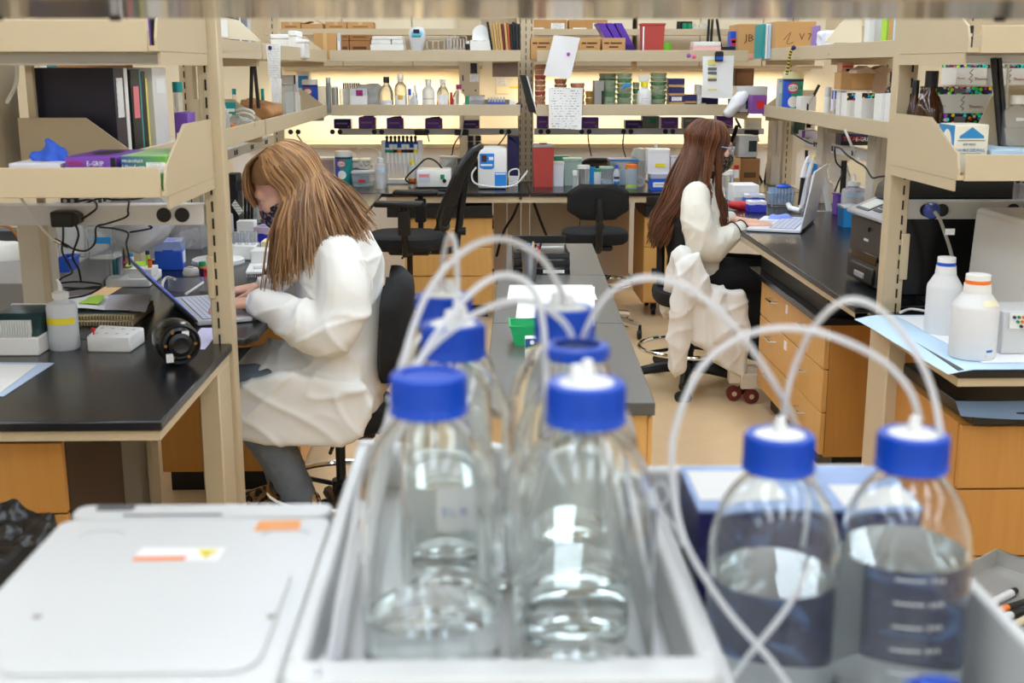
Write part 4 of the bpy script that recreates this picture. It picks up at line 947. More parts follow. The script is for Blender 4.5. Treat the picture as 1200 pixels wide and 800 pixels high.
limb(bl, [(0.975, DY - 0.145, 0.94), (0.97, DY - 0.2, 0.84), (1.005, DY - 0.215, 0.735), (1.05, DY - 0.205, 0.715), (1.13, DY - 0.15, 0.75), (1.195, DY - 0.105, 0.784)], [0.066, 0.073, 0.076, 0.074, 0.056, 0.037], 5, 18)
limb(bl, [(0.99, DY + 0.145, 0.94), (1.01, DY + 0.2, 0.85), (1.06, DY + 0.21, 0.76), (1.12, DY + 0.15, 0.775), (1.175, DY + 0.075, 0.798)], [0.066, 0.07, 0.07, 0.055, 0.037], 5, 18)
bm_ = fuse(bl, 0.0068, 5); bw_ = lambda p: 0.3 + 0.7 * min(1, max(0, (0.95 - p.z) / 0.12))
folds(bm_, 0.007, bw_, f1=(7, 5, 6), f2=(16, 12, 14), ridge=0.5, off=3)
folds(bm_, 0.007, bw_, f1=(4, 4, 11), f2=(10, 8, 30), ridge=1.1, off=5, rot=RA, pw=9, base=0.2); folds(bm_, 0.006, bw_, f1=(4, 4, 10), f2=(10, 8, 30), ridge=1, off=9, rot=RB, pw=9, base=0.2)
bo = link(bm_, 'blouse', BLOUSE, p2)
def ring(c, d, r, rr=0.003): 
    c, d = V(c), V(d).normalized(); e = d.orthogonal().normalized(); f = d.cross(e)
    return TU([c + (e * math.cos(2 * PI * k / 20) + f * math.sin(2 * PI * k / 20)) * r for k in range(20)], rr, 6, closed=True)
for q in (0.0, 0.75):
    ring((1.205 - 0.06 * q, DY - 0.1 - 0.04 * q, 0.79 - 0.02 * q), (0.1, 0.06, 0.045), 0.034 + 0.014 * q).b('black_piping', BLACK, bo)
ring((1.18, DY + 0.07, 0.80), (0.1, -0.1, 0.03), 0.036).b('black_piping', BLACK, bo)
TU([V((1.085, DY - 0.075, 0.985)), V((1.115, DY - 0.07, 0.93)), V((1.125, DY - 0.06, 0.88))], 0.0028, 6, smooth=4).b('black_piping', BLACK, bo)
col = GR(lambda u, v: (1.015 + (0.058) * math.cos(2 * PI * u), DY + 0.07 * math.sin(2 * PI * u), 0.992 + 0.03 * v - 0.02 * math.cos(2 * PI * u)), 28, 2, 0.004).b('collar', BLOUSE, bo)
k2 = 1 if h2.s.y < 0 else -1
def hairB(i, rnd):
    J = lambda a: rnd.uniform(-a, a); near = rnd.random() < 0.68; ph = rnd.random()
    sy = (1 if near else -1) * k2; az = R(38 + 142 * ph); ca, sa = math.cos(az), math.sin(az) * sy
    r1, r2 = 1.0 + J(0.05), 1.07 + J(0.07)
    E = lambda e, m_: h2.p(-0.018 + 0.106 * m_ * math.cos(R(e)) * ca, 0.087 * m_ * math.cos(R(e)) * sa, 0.032 + 0.098 * m_ * math.sin(R(e)))
    root = h2.p(0.06 - 0.15 * ph + J(0.01), J(0.01), 0.125 - 0.05 * abs(ph - 0.35))
    dy = -1 if near else 1
    if ph < 0.2:
        end = V((1.125 + J(0.012), DY + dy * (0.1 + J(0.02)), 0.80 + J(0.06))); mid = V((1.085 + J(0.012), DY + dy * 0.105, 0.97))
    elif ph < 0.42:
        f_ = (ph - 0.2) / 0.22; end = V((1.02 - 0.06 * f_ + J(0.03), DY + dy * (0.165 + J(0.01)), 0.93 - 0.02 * f_ + J(0.05))); mid = V((1.035 - 0.03 * f_, DY + dy * 0.13, 1.0 + J(0.02)))
    else:
        f_ = (ph - 0.42) / 0.58; end = V((0.835 - 0.03 * f_ + J(0.03), DY + dy * (0.15 - 0.12 * f_) + J(0.03), 0.735 + J(0.06) + 0.03 * (1 - f_))); mid = V((0.955 - 0.075 * f_ + J(0.015), DY + dy * (0.155 - 0.1 * f_), 0.985 + J(0.02)))
    return [root, E(58, r1), E(32, r1 * 1.02), E(4, r2), E(-32, r2 * 1.05), mid, mid.lerp(end, 0.55) + V((J(0.01), J(0.01), 0)), end]
hair('hair', p2, h2, HAIRB, hairB, 1400, 0.0032, 9)
# safety glasses
g = GR(lambda u, v: h2.p(0.112 + 0.004 * math.cos(R(-70 + 140 * u)) - 0.03 * (1 - math.cos(R(-70 + 140 * u))), 0.072 * math.sin(R(-70 + 140 * u)), 0.022 - 0.046 * v), 18, 4, 0.002)
o = link(g.mesh('safety_glasses'), 'safety_glasses', mat('glasses lens', (214, 224, 236), 0.05, trans=0.9, ior=1.2), p2)
for t in (-1, 1): TU([h2.p(0.09, 0.07 * t, 0.012), h2.p(0.04, 0.079 * t, 0.008), h2.p(-0.02, 0.082 * t, 0.004)], 0.0025, 6).b('temple', mat('pale blue plastic', (170, 190, 220), 0.3), o)
# ================================================================ chairs
def chair(label, loc, rz, seat=0.46, sw=0.44, sd=0.42, bw=0.4, bh=0.3, bz=0.18, lean=0.1, arms=False, ring=None, mesh=False, polem=CHROME, legs=5, rot0=0.3, bdist=0.2, legm=BLACK, thick=0.05, cas=True):
    """occupant faces local -y; the backrest stands at +y"""
    t = thing('task_chair', label, 'chair', loc, rz)
    def sf(u, v):
        a = 2 * PI * u; r = min(1, v * 1.02); s = (abs(math.cos(a)) ** 2.6 + abs(math.sin(a)) ** 2.6) ** (-1 / 2.6)
        return (sw / 2 * r * math.cos(a) * s, sd / 2 * r * math.sin(a) * s - 0.02, seat - 0.012 * (1 - r * r) - 0.03 * max(0, r - 0.85) / 0.15)
    mb = MB(); prof = []
    secs = [(0.9, seat - 0.075), (0.98, seat - 0.06), (1.0, seat - 0.035), (0.97, seat - 0.012), (0.85, seat - 0.002), (0.5, seat - 0.006), (0.01, seat - 0.008)]
    vs = []; fs = []; n = 32
    for k_, z in secs:
        for k in range(n):
            a = 2 * PI * k / n; s = (abs(math.cos(a)) ** 3 + abs(math.sin(a)) ** 3) ** (-1 / 3)
            vs.append((sw / 2 * k_ * math.cos(a) * s, sd / 2 * k_ * math.sin(a) * s - 0.02, z))
    for i in range(len(secs) - 1):
        for k in range(n): fs.append((i * n + k, i * n + (k + 1) % n, (i + 1) * n + (k + 1) % n, (i + 1) * n + k))
    fs.append(tuple(range(n))[::-1]); mb._new(vs, fs); mb.b('seat', SOFTBLACK, t)
    BX(-0.09, 0.09, -0.1, 0.12, seat - 0.11, seat - 0.076, 0.01).b('seat_plate', BLACK, t)
    # backrest: padded shell
    y0 = bdist; z0 = seat + bz
    def bf(side):
        def f(u, v):
            x = (u - 0.5) * bw; e = 1 - 0.45 * max(0, abs(2 * v - 1) - 0.55) / 0.45 * abs(2 * u - 1) ** 2
            return (x * e, y0 + lean * v * bh / 0.3 - 0.05 * (abs(2 * u - 1) ** 2) + side * (thick / 2 * (1 - (abs(2 * u - 1) ** 4)) ** 0.5 * (1 - abs(2 * v - 1) ** 6) ** 0.5), z0 + v * bh)
        return f
    mb = MB()
    if mesh:
        P = []
        for k in range(28):
            a = 2 * PI * k / 28; s = (abs(math.cos(a)) ** 4 + abs(math.sin(a)) ** 4) ** (-0.25); u = 0.5 + 0.5 * math.cos(a) * s; v = 0.5 + 0.5 * math.sin(a) * s
            P.append(bf(0)(u, v))
        mb.tube(P, 0.016, 8, closed=True).b('back_frame', BLACK, t)
        GR(bf(0), 14, 14, 0.004).b('backrest', mat('black mesh fabric', (30, 28, 26), 0.8, alpha=0.82), t)
    else:
        mb.grid(bf(-1), 14, 12); mb.grid(bf(1), 14, 12); mb.b('backrest', SOFTBLACK, t)
    TU([(0, 0.06, seat - 0.095), (0, y0 + 0.03, seat - 0.09), (0, y0 + 0.055, seat - 0.02), (0, y0 + 0.05 + lean * 0.2, z0 + bh * 0.2), (0, y0 + 0.035 + lean * 0.5, z0 + bh * 0.6)], 0.02, 10, smooth=4).b('back_bracket', BLACK, t)
    CY((0, y0 + 0.06, z0 - 0.02), 0.022, 0.04, axis='Y', seg=12).b('knob', BLACK, t)
    TU([(0.12, 0, seat - 0.09), (0.2, 0, seat - 0.1), (0.24, 0, seat - 0.1)], 0.006, 8).b('lever', BLACK, t)
    if arms:
        for s in (-1, 1):
            a = TU([(s * 0.1, 0.02, seat - 0.09), (s * (sw / 2 + 0.03), 0.02, seat - 0.08), (s * (sw / 2 + 0.045), 0.02, seat + 0.02), (s * (sw / 2 + 0.045), 0.02, seat + 0.17)], 0.016, 8).box(s * (sw / 2 + 0.045) - 0.02, s * (sw / 2 + 0.045) + 0.02, -0.01, 0.05, seat + 0.02, seat + 0.15, 0.006).b('arm_post', BLACK, t)
            BX(s * (sw / 2 + 0.045) - 0.04, s * (sw / 2 + 0.045) + 0.04, -0.13, 0.12, seat + 0.165, seat + 0.195, 0.012, seg=2).b('armrest', BLACK, t)
    CY((0, 0, 0.1), 0.016, seat - 0.2, seg=16).b('gas_lift', polem, t)
    CY((0, 0, 0.07), 0.027, max(0.1, (seat - 0.2) * 0.5), seg=16).b('lift_sleeve', BLACK, t)
    if ring:
        rz_, rr = ring
        q = TU([(rr * math.cos(2 * PI * k / 36), rr * math.sin(2 * PI * k / 36), rz_) for k in range(36)], 0.011, 8, closed=True).b('foot_ring', CHROME, t)
        TU([(0, 0, rz_), (rr, 0, rz_)], 0.008, 6).tube([(0, 0, rz_), (-rr * 0.5, rr * 0.86, rz_)], 0.008, 6).tube([(0, 0, rz_), (-rr * 0.5, -rr * 0.86, rz_)], 0.008, 6).cyl((0, 0, rz_ - 0.02), 0.03, 0.04).b('ring_spokes', BLACK, q)
    for k in range(legs):
        a = rot0 + 2 * PI * k / legs; c, s = math.cos(a), math.sin(a); L = 0.29
        lg = TU([(0.02 * c, 0.02 * s, 0.105), (0.15 * c, 0.15 * s, 0.1), (L * c, L * s, 0.075)], [0.026] * 5 + [0.023] * 4 + [0.018], 8, smooth=4).b('leg', legm, t)
        if cas:
            for d in (-0.014, 0.014): CY((L * c - s * d - 0.007 * s * (1 if d > 0 else 1), L * s + c * d, 0.027), 0.0265, 0.012, axis='X', seg=14).b('caster', BLACK, lg)
            CY((L * c, L * s, 0.05), 0.01, 0.03, seg=8).b('caster_stem', BLACK, lg)
    return t
chair('black padded chair under the fair haired person at the left bench', (-0.46, 3.66, 0), -PI / 2, seat=0.487, sw=0.42, sd=0.38, bw=0.4, bh=0.33, bz=0.08, lean=0.02, ring=(0.2, 0.23), polem=BLACK, bdist=0.195, thick=0.07, rot0=0.9)
chair('black swivel chair on a five legged base under the dark haired person', (0.985, 5.58, 0), PI / 2 - 0.05, seat=0.50, sw=0.44, sd=0.4, bw=0.38, bh=0.3, bz=0.08, lean=0.05, ring=(0.2, 0.235), polem=BLACK, bdist=0.085, thick=0.035, rot0=0.45)
chair('tall black chair with mesh back and armrests by the left back drawers', (-0.39, 6.3, 0), -PI / 2 - 0.1, seat=0.66, sw=0.46, sd=0.44, bw=0.44, bh=0.42, bz=0.03, lean=0.13, arms=True, ring=(0.28, 0.25), mesh=True, polem=BLACK, bdist=0.2, rot0=0.7)
chair('black task chair with its padded back to us at the middle of the back bench', (0.64, 6.78, 0), PI, seat=0.61, sw=0.38, sd=0.36, bw=0.345, bh=0.2, bz=0.075, lean=0.02, arms=False, ring=(0.3, 0.22), bdist=0.19, legm=CHROME, rot0=0.1)
for (px, lb) in ((547, 'black chair back showing between the white centrifuge and the bowl'), (700, 'black chair back showing behind the tubs right of the red bin')):
    p = at(px, 186, Y=8.3); chair(lb, (p.x, 8.3, 0), PI, seat=0.5, bw=0.3, bh=p.z - 0.62, bz=0.12, mesh=True, bdist=0.1, lean=0.02)

# white lab coat draped over the back and seat of the right chair
cw_ = thing('draped_coat', 'white lab coat hung over the chair of the dark haired person', 'coat', (0.95, 5.42, 0))
mb = MB()
Pp = [at(x, y, Y=5.36) for x, y in ((800, 296), (822, 322), (830, 332), (872, 342), (873, 380), (866, 432), (848, 424), (822, 404), (806, 398), (800, 424), (784, 416), (783, 372), (790, 336))]
mb.prism([(p.x, p.z) for p in Pp], 'Y', 5.30, 5.37, 0.012)
Pp = [at(x, y, Y=5.34) for x, y in ((822, 338), (872, 338), (876, 380), (872, 438), (850, 432), (828, 410))]
mb.prism([(p.x, p.z) for p in Pp], 'Y', 5.28, 5.35, 0.012)
limb(mb, [at(806, 312, Y=5.31), at(800, 350, Y=5.30), at(796, 400, Y=5.3), at(795, 428, Y=5.31)], [0.05, 0.056, 0.05, 0.045])
limb(mb, [at(812, 306, Y=5.31), at(820, 330, Y=5.29), at(826, 352, Y=5.29)], [0.04, 0.045, 0.03])
limb(mb, [at(800, 300, Y=5.36), at(793, 330, Y=5.45), at(790, 360, Y=5.55)], [0.05, 0.06, 0.06])
limb(mb, [at(836, 352, Y=5.31), at(846, 384, Y=5.30), at(855, 418, Y=5.31)], [0.05, 0.06, 0.04])
limb(mb, [at(862, 356, Y=5.33), at(862, 390, Y=5.33), at(858, 424, Y=5.33)], [0.035, 0.04, 0.03])
m_ = fuse(mb, 0.0075, 5); folds(m_, 0.012, None, f1=(9, 7, 4), f2=(22, 16, 12), ridge=0.6, off=8); folds(m_, 0.011, None, f1=(10, 5, 3), f2=(20, 9, 8), ridge=1.1, off=2, rot=Matrix.Rotation(0.25, 3, 'Y'), pw=9, base=0.2); folds(m_, 0.008, None, f1=(4, 4, 10), f2=(9, 9, 20), ridge=1, off=5, rot=RA, pw=9, base=0.2)
link(m_, 'cloth', COAT, cw_)
CY(at(806, 365, Y=5.245), 0.006, 0.004, axis='Y', seg=10).b('button', GREYW, cw_).matrix_parent_inverse = Matrix.Translation(cw_.location).inverted()
# ================================================================ builders for the small things
def sp(px0, px1, pyt, Y, zb):
    x, w_, h = span(px0, px1, pyt, Y, zb); return x, w_, h
def carton(label, px0, px1, pyt, Y, zb, dep, m=CARD, name='carton', cat='box', rz=0, tape=0, flaps=False, st=None, lid=None, group=None, stripes=None):
    x, w_, h = sp(px0, px1, pyt, Y, zb)
    t = thing(name, label, cat, (x, Y, zb), rz, group)
    BX(-w_ / 2, w_ / 2, 0, dep, 0, h, min(0.002, h * 0.05)).b('body', m, t)
    if lid:
        BX(-w_ / 2 - 0.001, w_ / 2 + 0.001, -0.001, dep + 0.001, h * 0.72, h + 0.001, 0.001).b('lid', lid, t)
    if tape:
        q = BX(-w_ / 2 * 0.16, w_ / 2 * 0.16, -0.0008, dep, h, h + 0.0006).b('tape', TAPE, t, smooth=0)
        BX(-w_ / 2 * 0.16, w_ / 2 * 0.16, -0.0008, 0, h * 0.72, h + 0.0006).b('tape', TAPE, t, smooth=0)
        BX(-w_ * 0.3, w_ * 0.3, -0.0006, 0, h * 0.5, h * 0.62).b('print', mat('faded print', (150, 108, 64), 0.8), t, smooth=0)
    if flaps:
        PRI([(-w_ / 2, h), (-w_ / 2 + 0.002, h), (-w_ / 2 + w_ * 0.42, h + w_ * 0.12), (-w_ / 2 + w_ * 0.42, h + w_ * 0.12 + 0.002)], 'Y', 0, dep).b('flap', m, t, smooth=0)
        PRI([(w_ / 2, h), (w_ / 2 - 0.002, h), (w_ / 2 - w_ * 0.36, h + w_ * 0.16), (w_ / 2 - w_ * 0.36, h + w_ * 0.16 + 0.002)], 'Y', 0, dep).b('flap', m, t, smooth=0)
    for s in (st or ()):
        sm, a, b, c, d = s
        BX(-w_ / 2 + w_ * a, -w_ / 2 + w_ * b, -0.0012, 0, h * c, h * d).b('printed_label', sm, t, smooth=0)
    return t, w_, h
PROF = {
 'media': [(0.93, 0), (1, 0.02), (1, 0.52), (0.95, 0.6), (0.7, 0.72), (0.42, 0.8), (0.4, 0.88)],
 'square': [(0.93, 0), (1, 0.02), (1, 0.62), (0.9, 0.7), (0.5, 0.78), (0.44, 0.8), (0.44, 0.88)],
 'jar': [(0.94, 0), (1, 0.03), (1, 0.78), (0.95, 0.84), (0.88, 0.86), (0.88, 0.9)],
 'wash': [(0.94, 0), (1, 0.02), (1, 0.6), (0.93, 0.66), (0.5, 0.69), (0.46, 0.7), (0.46, 0.74)],
 'vial': [(0.94, 0), (1, 0.03), (1, 0.66), (0.9, 0.72), (0.8, 0.74), (0.8, 0.78)]}
def bottle(label, px0, px1, pyt, Y, zb, kind='media', m=None, capm=WHITE, band=None, fill=None, name='reagent_bottle', cat='bottle', capz=None, group=None, seg=22, nozzle=False, band2=None, loc=None, rh=None):
    if loc is None:
        x, w_, h = sp(px0, px1, pyt, Y, zb); r = w_ / 2; loc = (x, Y + r, zb)
    else: r, h = rh
    t = thing(name, label, cat, loc, 0, group)
    P = [(a * r, b * h) for a, b in PROF[kind]]; top = P[-1]
    LA([(1e-4, 0)] + P + [(1e-4, top[1])], seg, close=False).b('body', m or FROST, t)
    cr = top[0] * 1.12
    if kind == 'wash' or nozzle:
        LA([(cr * 1.05, top[1] - 0.002), (cr * 1.05, top[1] + h * 0.07), (cr * 0.6, top[1] + h * 0.09), (cr * 0.35, top[1] + h * 0.1)], seg).b('cap', capm, t)
        TU([(0, 0, top[1] + h * 0.08), (0, 0, h * 0.93), (-0.006, -0.002, h)], 0.006 * r / 0.035, 8, r2=0.003 * r / 0.035, smooth=4).b('nozzle', capm, t)
    else:
        LA([(cr, top[1] - h * 0.05), (cr, h * 0.985), (cr * 0.94, h), (1e-4, h)], seg, close=False).b('cap', capm, t)
    if fill is not None: LA([(1e-4, 0.002), (r * 0.92, 0.002), (r * 0.96, 0.006), (r * 0.96, h * fill), (1e-4, h * fill)], seg, close=False).b('liquid', WATER, t)
    for bd in (band, band2):
        if bd:
            bm_, z0, z1, span_ = bd
            a0 = -PI / 2 - PI * span_; GR(lambda u, v: ((r + 0.0006) * math.cos(a0 + 2 * PI * span_ * u), (r + 0.0006) * math.sin(a0 + 2 * PI * span_ * u), h * (z0 + (z1 - z0) * v)), 16, 1).b('label_band', bm_, t)
    return t
def tub(label, px0, px1, pyt, Y, zb, m=FROST, lidm=None, name='plastic_tub', cat='tub', dep=None, inner=None, band=None, taper=0.92, group=None, round_=False):
    x, w_, h = sp(px0, px1, pyt, Y, zb); dep = dep or w_
    t = thing(name, label, cat, (x, Y, zb), 0, group); a, b = w_ / 2 * taper, w_ / 2; th = 0.002
    if round_:
        LA([(1e-4, 0), (a, 0), (b, h), (b - th, h), (a - th, th), (1e-4, th)], 26, (0, b, 0), close=False).b('body', m, t)
    else:
        mb = MB(); d0 = dep * (1 - taper) / 2
        vs = [(-a, d0, 0), (a, d0, 0), (a, dep - d0, 0), (-a, dep - d0, 0), (-b, 0, h), (b, 0, h), (b, dep, h), (-b, dep, h), (-b + th, th, h), (b - th, th, h), (b - th, dep - th, h), (-b + th, dep - th, h), (-a + th, d0 + th, th), (a - th, d0 + th, th), (a - th, dep - d0 - th, th), (-a + th, dep - d0 - th, th)]
        mb._new(vs, [(3, 2, 1, 0), (0, 1, 5, 4), (1, 2, 6, 5), (2, 3, 7, 6), (3, 0, 4, 7), (4, 5, 9, 8), (5, 6, 10, 9), (6, 7, 11, 10), (7, 4, 8, 11), (8, 9, 13, 12), (9, 10, 14, 13), (10, 11, 15, 14), (11, 8, 12, 15), (12, 13, 14, 15)])
        mb.b('body', m, t, smooth=0)
        TU([(-b, 0, h - 0.003), (b, 0, h - 0.003), (b, dep, h - 0.003), (-b, dep, h - 0.003)], 0.004, 6, closed=True).b('rim', m, t)
    if inner:
        im, f = inner; BX(-a * 0.9, a * 0.9, dep * 0.08, dep * 0.92, 0.003, h * f, 0.003).b('contents', im, t)
    if lidm:
        if round_: LA([(b + 0.003, h - 0.012), (b + 0.003, h + 0.004), (b - 0.002, h + 0.006), (1e-4, h + 0.006)], 26, (0, b, 0), close=False).b('lid', lidm, t)
        else: BX(-b - 0.003, b + 0.003, -0.003, dep + 0.003, h, h + 0.012, 0.002).b('lid', lidm, t)
    if band:
        bm_, x0, x1, z0, z1 = band; BX(-w_ / 2 + w_ * x0, -w_ / 2 + w_ * x1, -0.005, -0.0035 if not round_ else 0.004, h * z0, h * z1).b('printed_label', bm_, t, smooth=0)
    return t
def tip_box(label, px0, px1, pyt, Y, zb, base=BLUE, lid=FROST, dep=0.085, rz=0, loc=None, dims=None, tagm=SMALLPR):
    if loc is None: x, w_, h = sp(px0, px1, pyt, Y, zb); loc = (x, Y, zb)
    else: w_, h = dims
    t = thing('pipette_tip_box', label, 'tip box', loc, rz)
    BX(-w_ / 2, w_ / 2, 0, dep, 0, h * 0.66, 0.003).b('base', base, t)
    PRI([(-w_ / 2, h * 0.665), (w_ / 2, h * 0.665), (w_ / 2 * 0.97, h), (-w_ / 2 * 0.97, h)], 'Y', 0, dep, 0.002).b('lid', lid, t)
    BX(-w_ * 0.18, w_ * 0.18, -0.002, 0.0, h * 0.6, h * 0.72).b('latch', base, t, smooth=0)
    BX(w_ / 2, w_ / 2 + 0.0006, dep * 0.2, dep * 0.8, h * 0.2, h * 0.6).b('printed_label', tagm, t, smooth=0)
    BX(-w_ * 0.25, w_ * 0.25, dep * 0.3, dep * 0.7, h, h + 0.0006).b('lid_window', base, t, smooth=0)
    return t
def wipes(label, px0, px1, pyt, Y, zb, body, topm=WHITE, txt=True):
    x, w_, h = sp(px0, px1, pyt, Y, zb); r = w_ / 2
    t = thing('wipes_canister', label, 'canister', (x, Y + r, zb))
    LA([(1e-4, 0), (r * 0.97, 0), (r, 0.004), (r, h * 0.86), (1e-4, h * 0.86)], 28, close=False).b('body', body, t)
    LA([(r * 1.03, h * 0.84), (r * 1.03, h * 0.96), (r * 0.9, h), (1e-4, h)], 28, close=False).b('lid', topm, t)
    A = lambda a: (lambda u, v, rr=r + 0.0006: None)
    def patch(nm, m, a0, a1, z0, z1, off=0.0006, n=12, ell=False):
        if ell:
            mb = MB()
            n_ = 22; fs = []
            cc = [((r + off) * math.cos((a0 + a1) / 2 + (a1 - a0) / 2 * f * math.cos(2 * PI * k / 22)), (r + off) * math.sin((a0 + a1) / 2 + (a1 - a0) / 2 * f * math.cos(2 * PI * k / 22)), h * ((z0 + z1) / 2 + (z1 - z0) / 2 * f * math.sin(2 * PI * k / 22))) for f in (1, 0.66, 0.33, 0.01) for k in range(22)]
            for i in range(3):
                for k in range(22): fs.append((i * 22 + k, i * 22 + (k + 1) % 22, (i + 1) * 22 + (k + 1) % 22, (i + 1) * 22 + k))
            mb._new(cc, fs); return mb.b(nm, m, t, smooth=0)
        return GR(lambda u, v: ((r + off) * math.cos(a0 + (a1 - a0) * u), (r + off) * math.sin(a0 + (a1 - a0) * u), h * (z0 + (z1 - z0) * v)), n, 1).b(nm, m, t)
    aim = -PI / 2
    patch('blue_band', BLUE, aim - 1.5, aim - 0.35, 0.05, 0.8); patch('top_stripe', NAVY, aim - 1.5, aim + 1.5, 0.78, 0.83, 0.0009)
    patch('red_oval', INKR, aim - 0.75, aim + 0.35, 0.52, 0.76, 0.001, ell=True); patch('white_oval', WHITE, aim - 0.66, aim + 0.26, 0.56, 0.72, 0.0014, ell=True)
    patch('white_burst', WHITE, aim - 0.65, aim + 0.35, 0.2, 0.45, 0.001, ell=True)
    if txt: text('CLOROX', h * 0.1, NAVY, t, (-r * 0.62, -r - 0.003, h * 0.605), sx=0.72)
    return t
def cable(label, pts, r=0.0022, m=RUBBER, name='power_cable', cat='cable', sm=6, parts=None):
    P = [V(p) for p in pts]; o = TU(P, r, 6, smooth=sm).b(name, m); return tag(o, label, cat)
def sheet(label, corners, m, name='paper_sheet', cat='paper', curl=0.0, thick=0.0006, n=8, pin=None, kind=None):
    """paper through four world corners: bottom left, bottom right, top right, top left"""
    a, b, c, d = (V(q) for q in corners); nrm = (b - a).cross(d - a).normalized()
    o = GR(lambda u, v: (a.lerp(b, u)).lerp(d.lerp(c, u), v) + nrm * curl * (math.sin(PI * u) * 0.6 + math.sin(2.2 * PI * v + u) * 0.4), n, n, thick).b(name, m); tag(o, label, cat)
    return o
def device(label, px0, px1, pyt, Y, zb, dep, m=WHITE, name='lab_device', cat='device', rz=0, bev=0.006, top=None):
    x, w_, h = sp(px0, px1, pyt, Y, zb); t = thing(name, label, cat, (x, Y, zb), rz)
    BX(-w_ / 2, w_ / 2, 0, dep, 0.006, h, bev, seg=2).b('housing', m, t)
    for fx in (-0.4, 0.4):
        for fy in (0.12, 0.88): CY((fx * w_, fy * dep, 0), 0.008, 0.008, seg=10).b('foot', BLACK, t)
    return t, w_, h
# ================================================================ back shelves and bench
UY, LY, RY = 7.43, 7.43, 7.86
RT = 1.125
OLDC = mat('kraft carton', (190, 142, 84), 0.8, var=0.05, vscale=20)
# --- far top shelf
for px0, px1, lb in ((329, 352, 'kraft carton at the left end of the far top shelf'), (381, 406, 'kraft carton third from the left on the far top shelf'), (407, 437, 'kraft carton at the right of the left far top row'),
                     (616, 664, 'wide carton with a white label left of the gap on the far top shelf'), (667, 712, 'wide carton with a white label right of the gap on the far top shelf')):
    w_ = px0 > 600
    carton(lb, px0, px1, 23 if w_ else 25.5, 8.27, ZF, 0.2, CARD if not w_ else OLDC, st=((PAPER, 0.1, 0.45, 0.05, 0.4), (SMALLPR, 0.62, 0.95, 0.1, 0.75)) if w_ else None, tape=not w_)
carton('open kraft carton with a torn flap on the far top shelf', 353, 378, 28, 8.27, ZF, 0.2, CARD, flaps=True)
x, w_, h = sp(795, 812, 26, 8.3, ZF)
for k, (px, c_) in enumerate(((797, BLACK), (803, GREEN), (809, GREEN))): bottle(('black capped dark bottle on the far top shelf', 'green bottle in the middle of the far top shelf', 'green bottle beside the clear bottles on the far top shelf')[k], px - 3.5, px + 3, 25, 8.3, ZF, 'jar', c_ if k else BLACK, BLACK)
for k in range(3): bottle(('left', 'middle', 'right')[k] + ' one of three clear bottles on the far top shelf', 812 + k * 6, 817.5 + k * 6, 26, 8.3, ZF, 'media', CLEARP, GREYW)
for k, (xa, xb) in enumerate(((831, 829), (835, 833), (840, 845))):
    tag(TU([at(xa, 22, Y=8.2), at(xb, 56, Y=8.2)], 0.009, 8).b('black_rod', BLACK), ('left', 'middle', 'slanting right')[k] + ' black rod standing behind the pink plates', 'rod')
# --- upper back shelf, left part
for k, (px0, px1, pyt, Y, lb) in enumerate(((317, 340, 40, 6.45, 'white styrofoam box at the back left corner of the left upper shelf'), (338, 347, 36, 6.3, 'tall white styrofoam box on the left upper shelf'), (345, 356, 46, 6.3, 'small white styrofoam box on the left upper shelf'))):
    x, w_, h = sp(px0, px1, pyt, Y, ZU); t = thing('foam_box', lb, 'box', (x, Y, ZU)); BX(-w_ / 2, w_ / 2, 0, 0.2, 0, h * 0.8, 0.004).b('base', WHITE, t); BX(-w_ / 2 - 0.002, w_ / 2 + 0.002, -0.002, 0.202, h * 0.8 + 0.001, h, 0.004).b('lid', PAPER, t)
carton('plain brown carton on the upper back shelf next to the foam boxes', 367, 394, 38.5, UY, ZU, 0.3, CARD, st=((TAPE, 0.42, 0.58, 0.0, 1.0),))
MBk = thing('ring_binder', 'grey binder standing beside the plain brown carton', 'binder', (at(397, 50, Y=UY).x, UY, ZU)); x, w_, h = sp(395, 399, 39, UY, ZU)
BX(-w_ / 2, w_ / 2, 0, 0.25, 0, h, 0.002).b('cover', GREYW, MBk); BX(-w_ * 0.3, w_ * 0.3, -0.001, 0, h * 0.3, h * 0.7).b('spine_label', PAPER, MBk, smooth=0)
for k, (px0, px1, zz, pyt) in enumerate(((400, 408.5, 0, 48), (409.5, 434, 0, 48), (400, 408.5, 1, 40.5), (409.5, 434, 1, 40.5))):
    hh = sp(400, 410, 48, UY + 0.05, ZU)[2]
    carton(('lower narrow kraft carton in the stack of four', 'lower wide kraft carton in the stack of four', 'upper narrow kraft carton in the stack of four', 'upper wide kraft carton in the stack of four')[k], px0, px1, pyt, UY + 0.05, ZU + zz * (hh + 0.0015), 0.2, CARDD, st=((mat('dark print', (96, 66, 38), 0.8), 0.15, 0.8, 0.55, 0.7),))
hh = 0
for k, (px0, px1, pyt, lb) in enumerate(((434, 473, 52, 'wide white flat instrument at the bottom of the white stack'), (435, 458, 46.5, 'white box on the left of the white stack'), (459, 472, 46.5, 'white box on the right of the white stack'), (436, 471, 42.5, 'thin white plate on top of the white stack'))):
    zb = (ZU, ZU + 0.09, ZU + 0.09, ZU + 0.118)[k]
    t, w_, h = carton(lb, px0, px1, pyt, UY + 0.02, zb, 0.22, WHITE, name='white_case', cat='case', st=((GREYW, 0.1, 0.5, 0.3, 0.42),))
